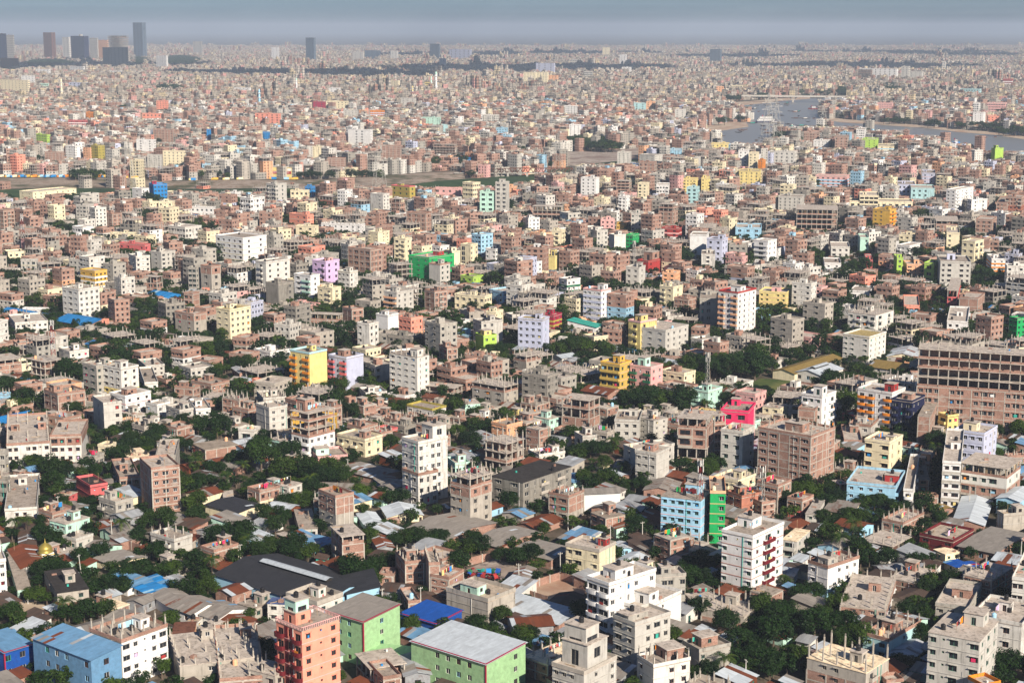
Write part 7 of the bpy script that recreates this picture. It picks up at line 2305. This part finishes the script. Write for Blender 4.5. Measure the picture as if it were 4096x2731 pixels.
for (cx, cy, rz, hx, hy, h) in sorted(FOOT, key=lambda f: f[1]):
    if cy > 820 or nl >= 85 or h < 3.2 or min(hx, hy) < 2.6: continue
    o_ = None
    key = (round(cx, 3), round(cy, 3))
    if key in SHED_KEYS or rl.random() < .35: continue
    L = min(1.5 * max(hx, hy), rl.uniform(4, 8))
    longx = hx > hy
    off = rl.uniform(-.4, .4) * min(hx, hy)
    c, s = math.cos(rz), math.sin(rz)
    lx, ly = (0, off) if longx else (off, 0)
    X, Y = cx + lx * c - ly * s, cy + lx * s + ly * c
    t = empty('laundry_line', (X, Y, h + .2), rz + (0 if longx else math.pi / 2))
    for sg_ in (-1, 1): link('post', box_mesh('post', .08, .08, 2.0, 'wood'), t, (sg_ * L / 2, 0, 0))
    mb = MB(); mb.bar((-L / 2, 0, 1.95), (L / 2, 0, 1.95), .03)
    link('rope', mb.mesh('rope', ['cloth']), t, color=rgb('offw'))
    pal = rl.choice([['hot', 'orange', 'red', 'white', 'blue', 'yellow'], ['white', 'sky', 'offw', 'rose'], ['red', 'maroon', 'teal', 'orange', 'lilac', 'green']])
    x = -L / 2 + .6
    while x < L / 2 - .4:
        link('garment', garment(rl.randrange(4)), t, (x, 0, 1.93), color=rgb(rl.choice(pal)))
        x += rl.uniform(.8, 1.5)
    nl += 1
    reg(t, 'laundry line', None, rl.choice(['bright laundry line on the roof', 'washing hung on a roof line']), X, Y, h + 1, 'laundry on roofs')

# ------------------------------------------------------------------ cloud outside the frame, haze
def cloud_mesh(seed, r0):
    rnd = random.Random(seed)
    mb = MB()
    for k in range(7):
        cx, cy = rnd.gauss(0, .5) * r0, rnd.gauss(0, .35) * r0
        r = rnd.uniform(.45, .8) * r0
        mb.lathe([(.01, -.10 * r), (r * .7, -.10 * r), (r, 0), (r * .85, .18 * r), (r * .5, .32 * r), (.01, .36 * r)], 14, 0, cx, cy)
    return mb.mesh('cloud', [cm], True)
cm = mat_flat('cloud_white', (.8, .8, .82), 1.0, 0, .03, .001)
CH = 1500.0
rc_ = random.Random(15)
for k in range(17):
    # fair-weather clouds behind and above the camera; their shadows drift over the far quarters
    xg, yg = rc_.uniform(-3400, 3200), 5300 + 4700 * rc_.random() ** 1.1
    d = CH / math.tan(SUN_EL)
    o = struct('cloud', cloud_mesh(k, rc_.uniform(300, 520)))
    o.location = (xg + math.sin(SUN_AZ) * d, yg + math.cos(SUN_AZ) * d, CH + rc_.uniform(-60, 60))
hz = MB()
hz.box(-21500, -1000, -1.0, 21500, 45500, 235.0)
hm = bpy.data.materials.new('haze_air')
hm.use_nodes = True
hn = hm.node_tree
hn.nodes.clear()
ho = hn.nodes.new('ShaderNodeOutputMaterial')
pv = hn.nodes.new('ShaderNodeVolumePrincipled')
pv.inputs['Color'].default_value = (.70, .83, 1.0, 1)
pv.inputs['Density'].default_value = HAZE_DENSITY
pv.inputs['Anisotropy'].default_value = 0.0
hn.links.new(pv.outputs[0], ho.inputs['Volume'])
hzo = link('haze', hz.mesh('haze', [hm]))
hzo['kind'] = 'stuff'
hzo['label'] = 'pale blue haze lying over the whole city'
hzo['category'] = 'haze'

# ------------------------------------------------------------------ labels that single each thing out
used = set()
for t in THINGS:
    if t[1]:
        t[0]['label'] = t[1]; used.add(t[1])
RA = REFS
def relation(x, y, rx, ry):
    dx, dy = x - rx, (y - ry) * 1.25
    if abs(dx) > abs(dy): return ('just left of the ' if dx < 0 else 'just right of the ') if abs(dx) < 170 else ('left of the ' if dx < 0 else 'right of the ')
    return ('just behind the ' if dy < 0 else 'just in front of the ') if abs(dy) < 130 else ('behind the ' if dy < 0 else 'in front of the ')
shared = {}
for t in THINGS:
    if t[1]: continue
    o, _, desc, x, y = t
    near = sorted(RA, key=lambda r: (r[1] - x) ** 2 + ((r[2] - y) * 1.3) ** 2)[:7]
    lab = None
    for r in near:
        c = desc + ' ' + relation(x, y, r[1], r[2]) + r[0]
        if c not in used and len(c.split()) <= 16: lab = c; break
    if lab is None:
        for r in near[:3]:
            for r2 in near[1:5]:
                side = 'nearer the ' + r2[0]
                c = desc + ' ' + relation(x, y, r[1], r[2]) + r[0] + ', ' + side
                if c not in used and len(c.split()) <= 16: lab = c; break
            if lab: break
    if lab is None: lab = ' '.join((desc + ' near the ' + near[0][0]).split()[:16])
    o['label'] = lab
    used.add(lab)
ls_ = [o['label'] for o in SC.objects if o.parent is None and 'label' in o]
print('duplicate labels', len(ls_) - len(set(ls_)))
print('things', len(THINGS), 'objects', len(SC.objects))
